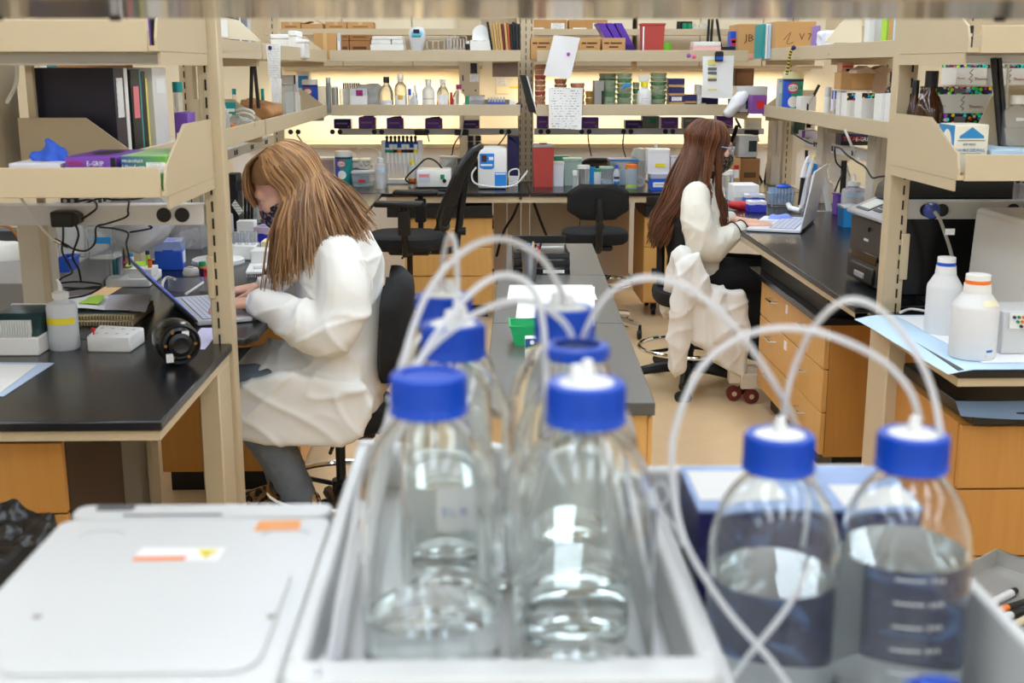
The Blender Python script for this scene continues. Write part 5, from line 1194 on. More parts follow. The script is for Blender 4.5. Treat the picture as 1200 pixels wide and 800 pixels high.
# white tapered counter with blue face
x, w_, h = sp(478, 498, 31, UY + 0.05, ZU); t = thing('cell_counter', 'grey rounded counting device with a blue and black face', 'device', (x, UY + 0.12, ZU))
LA([(w_ * 0.3, 0), (w_ * 0.32, 0.01), (w_ * 0.4, h * 0.45), (w_ * 0.5, h * 0.68), (w_ * 0.47, h * 0.88), (w_ * 0.33, h * 0.98), (1e-4, h)], 24, close=False).b('body', mat('pale grey plastic', (206, 208, 210), 0.4), t)
f = MB().ball((0, -w_ * 0.36, h * 0.78), (w_ * 0.33, w_ * 0.14, h * 0.15), 18, 10).b('blue_face', mat('light blue plastic', (110, 190, 222), 0.4), t)
BX(-w_ * 0.2, w_ * 0.16, -w_ * 0.53, -w_ * 0.44, h * 0.8, h * 0.92, 0.002).b('screen', GLOSSBLACK, f)
BX(-w_ * 0.3, w_ * 0.25, -w_ * 0.53, -w_ * 0.43, h * 0.68, h * 0.74, 0.002).b('button_row', TEAL, f)
cable('black cable coiled beside the counting device', [(x - 0.09, UY + 0.05, ZU + 0.02), (x - 0.06, UY + 0.03, ZU + 0.05), (x - 0.03, UY + 0.02, ZU + 0.008), (x - 0.08, UY + 0.01, ZU + 0.006), (x - 0.1, UY + 0.03, ZU + 0.04), (x - 0.05, UY, ZU + 0.02)], 0.004)
# racks
def wire_rack(label, px0, px1, pyt, Y, zb, n, dep=0.09, m=STEEL):
    x, w_, h = sp(px0, px1, pyt, Y, zb); t = thing('tube_rack', label, 'rack', (x, Y, zb))
    for z in (0.0, h * 0.5, h - 0.003): BX(-w_ / 2, w_ / 2, 0, dep, z, z + 0.003).b('shelf_plate', m, t, smooth=0)
    for k in range(n): BX(-w_ / 2 + (w_ - 0.006) * k / (n - 1), -w_ / 2 + (w_ - 0.006) * k / (n - 1) + 0.006, 0, 0.004, 0, h).b('bar', m, t, smooth=0)
    return t
wire_rack('steel tube rack left on the upper back shelf', 500, 521, 47, UY + 0.05, ZU, 4); wire_rack('grey rack with columns on the upper back shelf', 524, 544, 45, UY + 0.04, ZU, 6, m=GREYW)
wire_rack('steel rack lying behind the column rack', 526, 547, 42, UY + 0.16, ZU, 3)
bottle('small dark bottle beside the grey rack', 545.5, 550, 48, UY + 0.05, ZU, 'jar', BLACK, WHITE)
carton('white square carton below the stacked white papers', 551, 576, 47, UY + 0.02, ZU, 0.2, WHITE, name='white_case', cat='case', st=((GREYW, 0.15, 0.3, 0.94, 0.99), (GREYW, 0.6, 0.75, 0.94, 0.99)))
x, w_, h = sp(553, 574, 29, UY + 0.05, ZU); zz = sp(553, 574, 47, UY + 0.02, ZU)[2]
t = thing('paper_stack', 'arched stack of white papers on the white square carton', 'papers', (x, UY + 0.05, ZU + zz + 0.001))
for k in range(4):
    P = [(-w_ / 2, 0)] + [(-w_ / 2 * math.cos(PI * q / 8) , (h - zz) * (0.98 - 0.17 * k) * math.sin(PI * q / 8) ** 0.6) for q in range(1, 8)] + [(w_ / 2, 0)]
    P = [(a, max(b, 0)) for a, b in P]; PRI(P, 'Y', 0.03 * k, 0.03 * k + 0.02).b('paper_fold', PAPER, t, smooth=0)
cols = [BLACK, mat('tan cover', (206, 168, 104), 0.6), MATS['tan cover'], MATS['tan cover'], MATS['tan cover'], mat('maroon cover', (120, 40, 44), 0.6), MATS['tan cover'], mat('orange cover', (200, 96, 50), 0.6), BLACK, BLACK, mat('charcoal cover', (46, 46, 52), 0.6), BLACK]
nm = ['first', 'second', 'third', 'fourth', 'fifth', 'sixth', 'seventh', 'eighth', 'ninth', 'tenth', 'eleventh', 'twelfth']
col = ['black', 'tan', 'tan', 'tan', 'tan', 'maroon', 'tan', 'orange', 'black', 'black', 'charcoal', 'black']
xa = at(577, 57, Y=UY).x; x1 = at(611, 57, Y=UY).x; wd = (x1 - xa) / 12
for k in range(12):
    hh = sp(580, 584, 26 + (k % 3) * 1.2, UY, ZU)[2]; ln = 0.14 * (1 - k / 11) + 0.02
    t = thing('notebook', f'{col[k]} notebook, {nm[k]} from the left in the row by the middle posts', 'notebook', (xa + wd * k, UY + 0.02 + 0.01 * (k % 2), ZU + 0.003), 0, 'notebooks on the upper back shelf')
    M = Matrix.Shear('XY', 4, (0, 0)); sh = Matrix.Identity(4); sh[0][2] = -ln
    BX(0, wd * 0.9, 0, 0.17, 0, hh, M=sh).b('cover', cols[k], t, smooth=0); BX(wd * 0.15, wd * 0.75, 0.002, 0.168, hh, hh + 0.0008, M=sh).b('pages', PAPER, t, smooth=0)
# --- upper back shelf, right part
for k, (px0, px1) in enumerate(((622, 648), (680, 703.5), (706, 733))):
    carton(('kraft carton at the middle posts on the upper right shelf', 'kraft carton half behind the pinned sheet', 'kraft carton beside the purple folders')[k], px0, px1, 44.5, UY, ZU, 0.14, CARD, st=((MATS['dark print'], 0.08, 0.3, 0.72, 0.8), (MATS['dark print'], 0.35, 0.85, 0.72, 0.8), (MATS['dark print'], 0.3, 0.7, 0.55, 0.62)))
for k, (xb, xt, lb) in enumerate(((734, 716, 'thin purple folder leaning left by the red bin'), (743, 726, 'purple folder in the middle of the leaning three'), (752, 736, 'purple folder nearest the red bin'))):
    a, b = at(xb, 57, Y=UY + 0.15), at(xt, 27, Y=UY + 0.15); t = thing('box_folder', lb, 'folder', (a.x, UY + 0.15, ZU)); sh = Matrix.Identity(4); sh[0][2] = (b.x - a.x) / (b.z - a.z)
    BX(-0.045, 0.0, 0, 0.22, 0.001, b.z - ZU, 0.002, M=sh).b('cover', mat('violet folder', (88, 44, 168), 0.4), t); BX(-0.04, -0.005, -0.001, 0, 0.03, 0.09, M=sh).b('spine_label', mat('deep violet', (60, 30, 120), 0.5), t, smooth=0)
def sharps(label, px0, px1, pyt, Y, zb, lid=True):
    x, w_, h = sp(px0, px1, pyt, Y, zb); t = thing('sharps_bin', label, 'bin', (x, Y, zb))
    a, b, d = w_ / 2 * 0.84, w_ / 2 * 0.97, w_ * 0.8
    mb = MB(); hb = h * 0.9 if lid else h
    mb._new([(-a, 0.01, 0), (a, 0.01, 0), (a, d - 0.01, 0), (-a, d - 0.01, 0), (-b, 0, hb), (b, 0, hb), (b, d, hb), (-b, d, hb)], [(3, 2, 1, 0), (0, 1, 5, 4), (1, 2, 6, 5), (2, 3, 7, 6), (3, 0, 4, 7), (4, 5, 6, 7)]); mb.b('body', BRICK, t, smooth=0)
    if lid: BX(-w_ / 2, w_ / 2, -0.006, d + 0.006, hb, h - 0.006, 0.004).b('lid', mat('clear grey lid', (176, 160, 162), 0.4), t); LA([(w_ * 0.14, 0), (w_ * 0.2, 0.006)], 18, (0, d * 0.4, h - 0.006)).b('port', mat('dark red port', (150, 52, 46), 0.5), t)
    else: BX(-b - 0.004, b + 0.004, -0.004, d + 0.004, h - 0.014, h, 0.003).b('rim', BRICK, t); BX(-b + 0.005, -b + 0.014, -0.006, -0.0045, h * 0.2, h * 0.9).b('fill_gauge', PAPER, t, smooth=0)
    return t
sharps('red plastic bin standing on the upper back shelf', 752, 780, 27, UY + 0.02, ZU, lid=False)
sharps('red sharps bin with grey lid on the back bench by the middle posts', 624, 650, 168, 7.5, BT)
t = thing('tape_roll', 'green tape roll beside the red bin on the upper shelf', 'tape', (at(783, 54, Y=UY).x, UY + 0.03, ZU)); x, w_, h = sp(778, 788, 50, UY, ZU); LA([(w_ * 0.28, 0), (w_ / 2, 0), (w_ / 2, h), (w_ * 0.28, h), (w_ * 0.28, 0)], 24, close=False).b('tape', mat('bright green', (104, 180, 40), 0.5), t); LA([(w_ * 0.24, 0.001), (w_ * 0.277, 0.001), (w_ * 0.277, h), (w_ * 0.24, h), (w_ * 0.24, 0.001)], 24, close=False).b('core', CARD, t)
x, w_, h = sp(813, 846, 48.5, UY, ZU); t = thing('plate_stack', 'stack of white and pink plates on the upper right back shelf', 'plates', (x, UY + 0.02, ZU))
for k in range(4): BX(-w_ / 2 + 0.003 * (k % 2), w_ / 2 - 0.002 * (k % 2), 0, 0.12, k * h / 4, (k + 1) * h / 4 - 0.001, 0.002).b('plate', (PAPER, mat('pale pink plastic', (240, 190, 186), 0.4), MATS['pale pink plastic'], WHITE)[k], t)
carton('low black tray beside the pink plates', 846, 862, 54.5, UY + 0.02, ZU, 0.12, BLACK, name='low_tray', cat='tray')
t, w_, h = carton('blue and red printed carton behind the black tray', 856, 866, 36.5, UY + 0.2, ZU, 0.08, BLUE, st=((INKR, 0.1, 0.9, 0.5, 0.75), (INKW, 0.2, 0.8, 0.58, 0.68), (TEAL, 0.1, 0.9, 0.05, 0.3)))
for px, py, m_, lb in ((807, 65, mat('purple magnet', (168, 80, 190), 0.4), 'purple round magnet on the back shelf lip'), (813.5, 66.5, mat('pink magnet', (240, 90, 150), 0.4), 'pink round magnet on the back shelf lip')):
    p = at(px, py, Y=7.394); t = tag(LA([(0.012, 0), (0.012, 0.004), (0.006, 0.008), (1e-4, 0.0085)], 18, close=False, M=Matrix.Rotation(PI / 2, 4, 'X')).b('magnet', m_, loc=(p.x, 7.395, p.z)), lb, 'magnet')
# --- hung sheets
def hung(label, pts, Y, m, pinm=None, pinp=None, curl=0.01):
    C_ = [at(px, py, Y=Y) for px, py in pts]; t = thing('hung_sheet', label, 'paper', (0, 0, 0)); a, b, c, d = C_
    nrm = V((0, -1, 0))
    GR(lambda u, v: (a.lerp(b, u)).lerp(d.lerp(c, u), v) + nrm * curl * (0.5 + 0.5 * math.sin(2.5 * u + 4 * v)), 10, 12, 0.0006).b('sheet', m, t)
    if pinm: p = at(*pinp, Y=Y - curl - 0.002); LA([(0.011, 0), (0.011, 0.005), (0.006, 0.008), (1e-4, 0.0085)], 16, close=False, M=Matrix.Rotation(PI / 2, 4, 'X')).b('magnet', pinm, t, loc=(p.x, Y - curl - 0.001, p.z))
    return t
hung('crooked white sheet pinned to the back shelf lip with a purple magnet', ((637, 88), (668, 93), (680, 44), (649, 41)), 7.375, mat('faintly ruled sheet', (236, 236, 236), 0.8), MATS['purple magnet'], (666, 63.5))
hung('handwritten sheet hanging below the lower back shelf lip', ((644, 150), (681, 152), (683, 103), (642, 102)), 7.375, HAND)
t = hung('printed chart sheet held by a black binder clip', ((822.5, 114), (858, 116), (860, 65), (823.5, 66)), 7.365, PAPER)
for k, (y0, y1, m_) in enumerate(((70, 76, mat('pale yellow marker', (232, 222, 130), 0.7)), (79, 82.5, mat('grey bars', (110, 110, 110), 0.7)), (84, 87, MATS['grey bars']), (89.5, 92, MATS['pale yellow marker']), (92, 95, MATS['grey bars']), (104, 106, MATS['pale yellow marker']))):
    p, q = at(829.5, y1, Y=7.352), at(840, y0, Y=7.352); BX(p.x, q.x, 7.3515, 7.352, p.z, q.z).b('chart_bar', m_, t, smooth=0)
p = at(842.5, 66, Y=7.35); PRI([(-0.024, -0.03), (0.024, -0.03), (0.026, 0.02), (0.02, 0.03), (-0.02, 0.03), (-0.026, 0.02)], 'Y', -0.012, 0, 0.002).b('binder_clip', BLACK, t, loc=(p.x, 7.35, p.z)); BX(-0.02, 0.02, -0.014, -0.0125, -0.02, 0.0).b('clip_band', BLUE, t, loc=(p.x, 7.35, p.z), smooth=0)
# white glove bag hanging at the right
g = MB(); limb(g, [at(871, 112, Y=7.36), at(864, 120, Y=7.35), at(854, 132, Y=7.35)], [0.03, 0.045, 0.03]); limb(g, [at(866, 110, Y=7.36), at(875, 111, Y=7.37)], [0.02, 0.02]); gm = fuse(g, 0.006, 4); folds(gm, 0.006, f1=(14, 14, 14), f2=(30, 30, 30))
o = bpy.data.objects.new('plastic_bag', gm); SC.collection.objects.link(o); gm.materials.append(mat('thin white film', (240, 241, 243), 0.4)); gm.shade_smooth(); tag(o, 'white crumpled plastic bag hung on the right end of the back shelf', 'bag')
# paper list at the left
t = thing('hung_sheet', 'long printed list pinned to the end of the left shelves', 'paper', (0, 0, 0))
a, b, c, d = (at(x, y, Y=5.195) for x, y in ((318, 120), (329, 121), (329, 53), (312, 52)))
for k, (v0, v1, dx) in enumerate(((0.42, 1, 0), (0.0, 0.42, 0.004))):
    GR(lambda u, v: (a.lerp(b, u)).lerp(d.lerp(c, u), v0 + (v1 - v0) * v) + V((dx, -0.004 - 0.004 * math.sin(3 * v), 0)), 6, 8, 0.0006).b('sheet', LINES, t)
p = at(316.5, 56, Y=5.185); MB().ball((0, 0, 0), (0.008, 0.006, 0.009), 12, 8).b('pin', NAVY, t, loc=p)
# --- lower back shelf, left part
carton('grey printed kit carton at the back left corner', 330, 346, 88, 7.0, ZL, 0.1, GREYW, st=((SMALLPR, 0.1, 0.75, 0.3, 0.8), (NAVY, 0.88, 1, 0, 1)))
carton('white and blue kit carton behind the blue wipes canister', 347, 362, 84, 7.62, ZL, 0.1, WHITE, st=((SKYBLUE, 0.05, 0.9, 0.6, 0.9),))
wipes('blue and white wipes canister on the back left shelf', 352.5, 371, 93, UY, ZL, BLUE, txt=False)
carton('small white carton in front of the wipes canister', 335, 348, 108, 6.9, ZL, 0.09, WHITE, st=((SMALLPR, 0.1, 0.9, 0.2, 0.7),)); carton('tiny white carton beside the blue canister', 341, 351, 112, 7.25, ZL, 0.06, PAPER, st=((MAGENTA, 0.6, 0.9, 0.1, 0.3),))
tub('clear tub at the end of the left shelf by the list', 331, 344, 99, 6.6, ZL, CLEARP)
bottle('grey steel cylinder standing on the lower back shelf', 381, 387, 91, UY + 0.02, ZL, 'jar', mat('brushed grey', (150, 150, 146), 0.4), GREYW, name='steel_cylinder', cat='cylinder')
carton('clear plastic packet leaning behind the steel cylinder', 372, 396, 101, UY + 0.2, ZL, 0.03, FROST, name='plastic_packet', cat='packet', rz=0.1)
tub('steel beaker beside the clear packets', 388, 396, 103, UY + 0.02, ZL, STEEL, round_=True, name='beaker', cat='beaker')
tub('bundled clear beakers on the lower back shelf', 397, 409, 104, UY + 0.02, ZL, CLEARP, round_=True, name='beaker', cat='beaker', inner=None)
t, w_, h = carton('white tip box with a magenta label on the lower back shelf', 410, 430, 104, UY, ZL, 0.1, mat('hazy white', (236, 236, 236), 0.3), name='pipette_tip_box', cat='tip box', lid=FROST, st=((MAGENTA, 0.35, 0.75, 0.7, 0.95), (YELLOW, 0.7, 0.85, 0.05, 0.2)))
t = thing('tube_strip', 'dark blue strip of caps on the tall clear box behind', 'strip', (at(411, 100, Y=UY + 0.15).x, UY + 0.15, ZL)); x, w_, h = sp(401, 421, 97, UY + 0.15, ZL)
BX(-w_ / 2, w_ / 2, 0, 0.04, 0, h * 0.74, 0.002).b('stand', FROST, t)
for k in range(8): CY((-w_ / 2 + w_ * (k + 0.5) / 8, 0.02, h * 0.745), w_ / 19, h * 0.25, seg=10).b('cap', NAVY, t)
g = MB(); limb(g, [at(424, 108, Y=7.6), at(440, 108, Y=7.6)], [0.05, 0.05]); g.box(at(421, 110, Y=7.6).x, at(445, 110, Y=7.6).x, 7.56, 7.64, ZL + 0.004, ZL + 0.1); gm = fuse(g, 0.007, 4); folds(gm, 0.01, f1=(18, 18, 18)); o = bpy.data.objects.new('plastic_bag', gm); SC.collection.objects.link(o); gm.materials.append(mat('grey film', (200, 202, 200), 0.3)); gm.shade_smooth(); tag(o, 'grey plastic bag of supplies between tip box and amber bottle', 'bag')
PALE = mat('pale liquid bottle', (214, 210, 190), 0.12, trans=0.75, ior=1.3)
bottle('clear glass bottle with black cap on the lower back shelf', 444, 460, 90, UY, ZL, 'media', PALE, BLACK, band=(PAPER, 0.03, 0.35, 0.3), fill=0.3)
bottle('tall clear bottle with a yellow topped label on the lower back shelf', 461, 476, 87, UY, ZL, 'square', PALE, FROST, band=(PAPER, 0.05, 0.45, 0.28), band2=(mat('amber label', (226, 176, 40), 0.6), 0.34, 0.46, 0.12))
bottle('small bottle with blue cap left of the spray bottle', 477.5, 482, 104, UY + 0.03, ZL, 'vial', FROST, BLUE)
bottle('blue capped tube bottle behind the small bottles', 483, 489, 100, UY + 0.09, ZL, 'square', FROST, FROST, band=(BLUE, 0.3, 0.6, 0.3))
bottle('small frosted bottle with pale cap in front of the blue bottles', 480, 490, 108, UY - 0.01, ZL, 'media', FROST, WHITE)
bottle('frosted bottle with a magenta base line on the lower back shelf', 494, 509, 93, UY, ZL, 'square', FROST, FROST, band=(GREYW, 0.4, 0.44, 0.3), band2=(MAGENTA, 0.02, 0.05, 0.3))
bottle('clear bottle with an orange band and white label', 511, 526, 93, UY, ZL, 'media', PALE, FROST, band=(PAPER, 0.1, 0.55, 0.28), band2=(ORANGE, 0.24, 0.31, 0.5))
bottle('small red capped tube beside the orange banded bottle', 527, 530.5, 108, UY + 0.02, ZL, 'vial', RED, RED, name='sample_tube', cat='tube')
bottle('conical clear flask with magenta cap', 530, 545, 99, UY, ZL, 'media', CLEARP, MAGENTA, fill=0.25, name='flask', cat='flask')
bottle('green stopper bottle lying low beside the flask', 545.5, 549.5, 112.5, UY, ZL, 'jar', GREEN, GREEN)
tub('clear low tray below the electrical column', 549, 568, 112, UY, ZL, CLEARP, name='low_tray', cat='tray')
carton('grey plastic lid on the shelf under the electrical column', 543, 597, 117, UY + 0.12, ZL, 0.1, mat('grey brown lid', (150, 140, 126), 0.5), name='grey_slab', cat='slab')
t = thing('tube_rack', 'blue tube rack at the right of the left lower shelf', 'rack', (at(582, 115, Y=UY).x, UY + 0.03, ZL)); x, w_, h = sp(572, 593, 114, UY + 0.03, ZL); BX(-w_ / 2, w_ / 2, 0, 0.06, 0, h * 0.7, 0.002).b('body', mat('periwinkle', (92, 104, 190), 0.4), t)
for k in range(6): CY((-w_ / 2 + w_ * (k + 0.5) / 6, 0.02, h * 0.701), 0.006, h * 0.3, seg=8).b('tube_cap', GREYW, t)
t = thing('hanging_flap', 'grey brown board hanging under the upper shelf by the posts', 'board', (0, 0, 0)); p, q = at(577, 90, Y=7.6), at(607, 74, Y=7.6); BX(p.x, q.x, 7.6, 7.606, p.z, q.z, 0.001).b('board', mat('taupe board', (158, 138, 126), 0.7), t); BX(p.x, q.x, 7.597, 7.61, q.z, q.z + 0.01).b('hinge', BEIGE, t, smooth=0)
p = at(608, 113, Y=7.42); t = thing('pipette_bulb', 'dark blue rubber bulb by the middle posts', 'bulb', (p.x, p.y, ZL)); MB().ball((0, 0, 0.04), 0.022, 18, 12).cyl((0, 0, 0.0), 0.016, 0.02).b('bulb', NAVY, t); TU([(-0.02, 0, 0.035), (-0.05, 0, 0.034)], 0.004, 8).b('stem', BLACK, t)
carton('white card box below the dark blue bulb', 597, 604, 117, UY, ZL, 0.05, PAPER, st=((GREYW, 0.1, 0.9, 0.3, 0.6),))
for k, (a_, b_, c_, d_, m_) in enumerate(((582, 594, 100, 92, SMALLPR), (598, 608, 103, 101, YELLOW), (582, 596, 110, 102, mat('cream note', (238, 226, 180), 0.7)))):
    p, q = at(a_, c_, Y=8.9), at(b_, d_, Y=8.9); tag(BX(p.x, q.x, 8.944, 8.948, p.z, q.z).b('wall_note', m_, smooth=0), ('printed note on the lit wall above the blue rack', 'yellow strip note on the lit wall by the posts', 'cream note on the lit wall just above the blue rack')[k], 'note')
# --- purple boxes on the raceway
def wipe_carton(label, px0, px1, pyt, m=PURPLE, open_=True, Y=7.865, side=True):
    x, w_, h = sp(px0, px1, pyt, Y, RT); t = thing('wipes_carton', label, 'box', (x, Y, RT))
    BX(-w_ / 2, w_ / 2, 0, 0.1, 0, h, 0.001).b('body', m, t); BX(w_ / 2, w_ / 2 + 0.0008, 0.001, 0.1, 0, h).b('side_panel', TAPE, t, smooth=0)
    BX(-w_ * 0.36, w_ * 0.3, -0.001, 0, h * 0.45, h * 0.62).b('print', mat('lilac print', (150, 120, 186), 0.6), t, smooth=0); BX(w_ * 0.3, w_ * 0.42, -0.001, 0, h * 0.1, h * 0.3).b('print', MATS['lilac print'], t, smooth=0)
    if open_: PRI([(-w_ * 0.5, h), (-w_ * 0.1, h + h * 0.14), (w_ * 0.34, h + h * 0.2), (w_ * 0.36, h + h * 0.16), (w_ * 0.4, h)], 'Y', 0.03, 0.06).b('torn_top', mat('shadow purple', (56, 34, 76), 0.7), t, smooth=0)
    return t
WC = ((391, 411, 139.5, NAVY, 'navy wipes carton first from the left on the back raceway'), (420, 440, 137.5, PURPLE, 'purple wipes carton with its top torn open, second from the left'), (453, 472.5, 138.5, PURPLE, 'purple wipes carton with ragged top above the pipette rack'), (498, 518, 139, PURPLE, 'purple wipes carton open at an angle above the white heat block'),
      (542, 561.5, 141, mat('dark violet carton', (58, 38, 110), 0.5), 'dark violet carton with white print above the white centrifuge'), (629.5, 643, 136, PURPLE, 'purple wipes carton half hidden by the handwritten sheet'), (682, 701.5, 137.5, PURPLE, 'purple wipes carton right of the handwritten sheet'),
      (733, 752, 141, MATS['dark violet carton'], 'dark violet carton with white print on the right raceway'), (775.5, 795, 137.5, PURPLE, 'purple wipes carton left of the dark haired person'), (840, 859.5, 136, PURPLE, 'purple wipes carton above the brown cartons at the right'))
for k, (a_, b_, c_, m_, lb) in enumerate(WC): wipe_carton(lb, a_, b_, c_, m_, open_=k in (1, 2, 3))
carton('grey green carton on the right raceway beside the dark violet one', 753, 773, 136, 7.865, RT, 0.09, mat('grey green card', (126, 136, 124), 0.6), st=((GREEN, 0.4, 0.8, 0.4, 0.8),))
carton('plain grey carton on the right raceway behind the dark haired person', 801, 822, 137.5, 7.865, RT, 0.09, mat('mid grey card', (140, 140, 144), 0.6), st=((GREYW, 0.1, 0.5, 0.6, 0.8),))
carton('cream carton at the right end of the back raceway', 874, 893, 138, 7.865, RT, 0.06, mat('ivory card', (214, 204, 170), 0.6), st=((GREYW, 0.1, 0.9, 0.2, 0.5),))
# plugged adapters and hanging cables
for (px, lb) in ((494, 'black adapter plugged into the raceway above the pipette rack'), (541, 'black adapter plugged in above the white centrifuge'), (880, 'black adapter on the right end of the back raceway')):
    p = at(px, 155, Y=7.84); t = thing('power_adapter', lb, 'adapter', (p.x, 7.843, p.z)); BX(-0.045, 0.045, -0.04, 0, -0.018, 0.018, 0.005).b('case', BLACK, t); TU([(0.04, -0.02, -0.015), (0.05, -0.02, -0.06)], 0.004, 6).b('cord_end', RUBBER, t)
for k, (pts, lb) in enumerate((([(540, 157, 7.82), (532, 170, 7.83), (530, 180, 7.85), (525, 186, 7.8)], 'thin black cable dropping from the adapter to the bowl'), ([(594, 156, 7.82), (588, 165, 7.7), (580, 174, 7.6)], 'black cable slanting down to the white centrifuge'), ([(689, 157, 7.83), (690, 168, 7.84), (693, 183, 7.86)], 'black cable hanging from the raceway behind the clear tubs'), ([(731, 157, 7.83), (730, 172, 7.84), (734, 186, 7.86)], 'black cable hanging down behind the blue topped bin'),
      ([(348, 158, 7.82), (358, 172, 7.75), (368, 186, 7.7)], 'black cable hanging behind the fair haired person'), ([(544, 120, 7.39), (543, 140, 7.6), (540, 160, 7.8), (537, 163, 7.82)], 'thin white cable crossing the left back raceway'))):
    cable(lb, [at(a_, b_, Y=c_) for a_, b_, c_ in pts], 0.0045, RUBBER if k != 5 else WHITE)
for k, (pts, lb) in enumerate((([(648, 232, 7.16), (640, 252, 7.4), (628, 272, 7.5), (620, 300, 7.6)], 'black cable hanging under the bench left of the beige leg'), ([(623, 230, 7.3), (632, 255, 7.4), (642, 280, 7.5)], 'black cable hanging under the bench right of the beige leg'))):
    cable(lb, [at(a_ - 38 * (k == 0), b_, Y=c_) for a_, b_, c_ in pts], 0.009)
# --- back bench, left part
wipes('teal wipes canister on the back bench by the fair hair', 391, 411.5, 177.5, 7.6, BT, TEAL)
tub('pinkish clear tub left of the teal wipes canister', 372, 391, 187, 7.75, BT, mat('pink haze plastic', (226, 196, 196), 0.3, trans=0.3), lidm=FROST)
tub('clear tub with a red label in front of the goggles', 412, 438, 203, 7.5, BT, CLEARP, lidm=FROST, dep=0.12, band=(RED, 0.3, 0.6, 0.4, 0.55), inner=(TEAL, 0.15))
tub('clear tub holding a blue pack behind the red labelled tub', 411, 432, 189, 7.7, BT, CLEARP, lidm=FROST, dep=0.14, inner=(BLUE, 0.7))
t = thing('goggles', 'safety goggles with a pale elastic strap on the back bench', 'goggles', (0, 0, 0)); P = [at(x, y, Y=7.66) for x, y in ((417, 178), (420, 174), (430, 173), (439, 174), (443, 178), (440, 186), (433, 194), (428, 196), (423, 190))]
TU(P, 0.005, 6, closed=True).b('strap', mat('pale elastic', (226, 220, 196), 0.6), t); p = at(428, 195, Y=7.66); MB().ball((p.x, p.y, p.z), (0.05, 0.03, 0.018), 14, 8).b('lens', CLEARP, t)
bottle('white wash bottle right of the goggles on the back bench', 438, 451.5, 178, 7.42, BT, 'wash', FROST, WHITE, band=(LBLUE, 0.45, 0.52, 0.5), name='wash_bottle')
# pipette rack
x, w_, h = sp(448, 493, 165, 7.7, BT); t = thing('pipette_rack', 'white rack with a blue bar holding eight pipettes on the back bench', 'rack', (x, 7.7, BT))
for s in (-1, 1): BX(s * w_ * 0.46 - 0.018, s * w_ * 0.46 + 0.018, 0, 0.1, 0, h, 0.004).b('side_post', WHITE, t)
BX(-w_ * 0.43, w_ * 0.43, -0.004, 0.05, h * 0.80, h * 0.985, 0.004).b('bar', mat('rack blue', (24, 92, 196), 0.35), t); BX(-w_ * 0.43, w_ * 0.43, 0.03, 0.1, 0.0, 0.03, 0.003).b('base', WHITE, t)
for k in range(8):
    px_ = -w_ * 0.37 + w_ * 0.74 * k / 7
    q = thing('pipette', f'pipette hanging {nm[k]} from the left in the blue rack', 'pipette', (x + px_, 7.69, BT + h * 0.3), 0, 'pipettes in the blue rack'); L = h * (0.5 if k % 3 else 0.42)
    CY((0, -0.022, h * 0.2), 0.011, L - 0.02, 0.013, seg=10).b('handle', WHITE, q); CY((0, -0.022, h * 0.2 - L * 0.55), 0.004, L * 0.56, 0.009, seg=8).b('shaft', mat('pale grey tip', (214, 216, 224), 0.4), q); CY((0, -0.022, h * 0.66), 0.008, 0.03, seg=8).ball((0, -0.022, h * 0.66 + 0.035), 0.011, 8, 6).b('plunger', BLACK, q)
    CY((0, -0.022, h * 0.44), 0.0135, 0.02, seg=10).b('ring', (GREEN, GREEN, BLACK, ORANGE, BLACK, BLACK, BLACK, YELLOW)[k], q)
bottle('squat bottle with orange label beside the pipette rack', 477, 488, 183, 7.5, BT, 'wash', FROST, YELLOW, band=(ORANGE, 0.1, 0.28, 0.3))
t, w_, h = device('white heat block with a green switch on the back bench', 488, 528, 199, 7.33, BT + 0.012, 0.2, WHITE, 'heat_block', bev=0.008)
BX(-w_ * 0.44, -w_ * 0.1, -0.002, 0, h * 0.3, h * 0.8).b('grey_panel', mat('pale panel', (200, 206, 216), 0.4), t, smooth=0); BX(-w_ * 0.42, -w_ * 0.14, -0.003, -0.002, h * 0.6, h * 0.75).b('pink_print', PINK, t, smooth=0); BX(w_ * 0.2, w_ * 0.32, -0.006, 0, h * 0.5, h * 0.75, 0.001).b('switch', GREEN, t); CY((w_ * 0.32, -0.012, h * 0.4), 0.012, 0.014, axis='Y', seg=14).b('dial', BLACK, t)
x, w_, h = sp(486, 536, 214, 7.31, BT); tag(BX(x - w_ / 2, x + w_ / 2, 7.29, 7.55, BT + 0.0005, BT + 0.011, 0.002).b('bench_mat', BLACK), 'black rubber mat under the white heat block', 'mat')
cable('black cable looping from the pipette rack to the heat block', [at(a_, b_, Y=7.45) for a_, b_ in ((523, 205), (512, 190), (500, 186), (488, 196), (476, 208), (478, 213), (486, 214))], 0.006)
x, w_, h = sp(515, 536, 184, 7.7, BT); t = thing('glass_bowl', 'clear bowl behind the heat block', 'bowl', (x, 7.76, BT)); LA([(1e-4, 0), (w_ * 0.36, 0), (w_ * 0.5, h * 0.3), (w_ * 0.5, h), (w_ * 0.48, h), (w_ * 0.47, h * 0.32), (w_ * 0.34, 0.005), (1e-4, 0.005)], 26, close=False).b('bowl', CLEARP, t); LA([(w_ * 0.51, h - 0.006), (w_ * 0.51, h + 0.002), (w_ * 0.47, h + 0.002)], 26).b('rim', FROST, t)
t, w_, h = device('white centrifuge with bright blue panels on the back bench', 560, 594, 174, 7.36, BT, 0.22, WHITE, 'benchtop_centrifuge', bev=0.012)
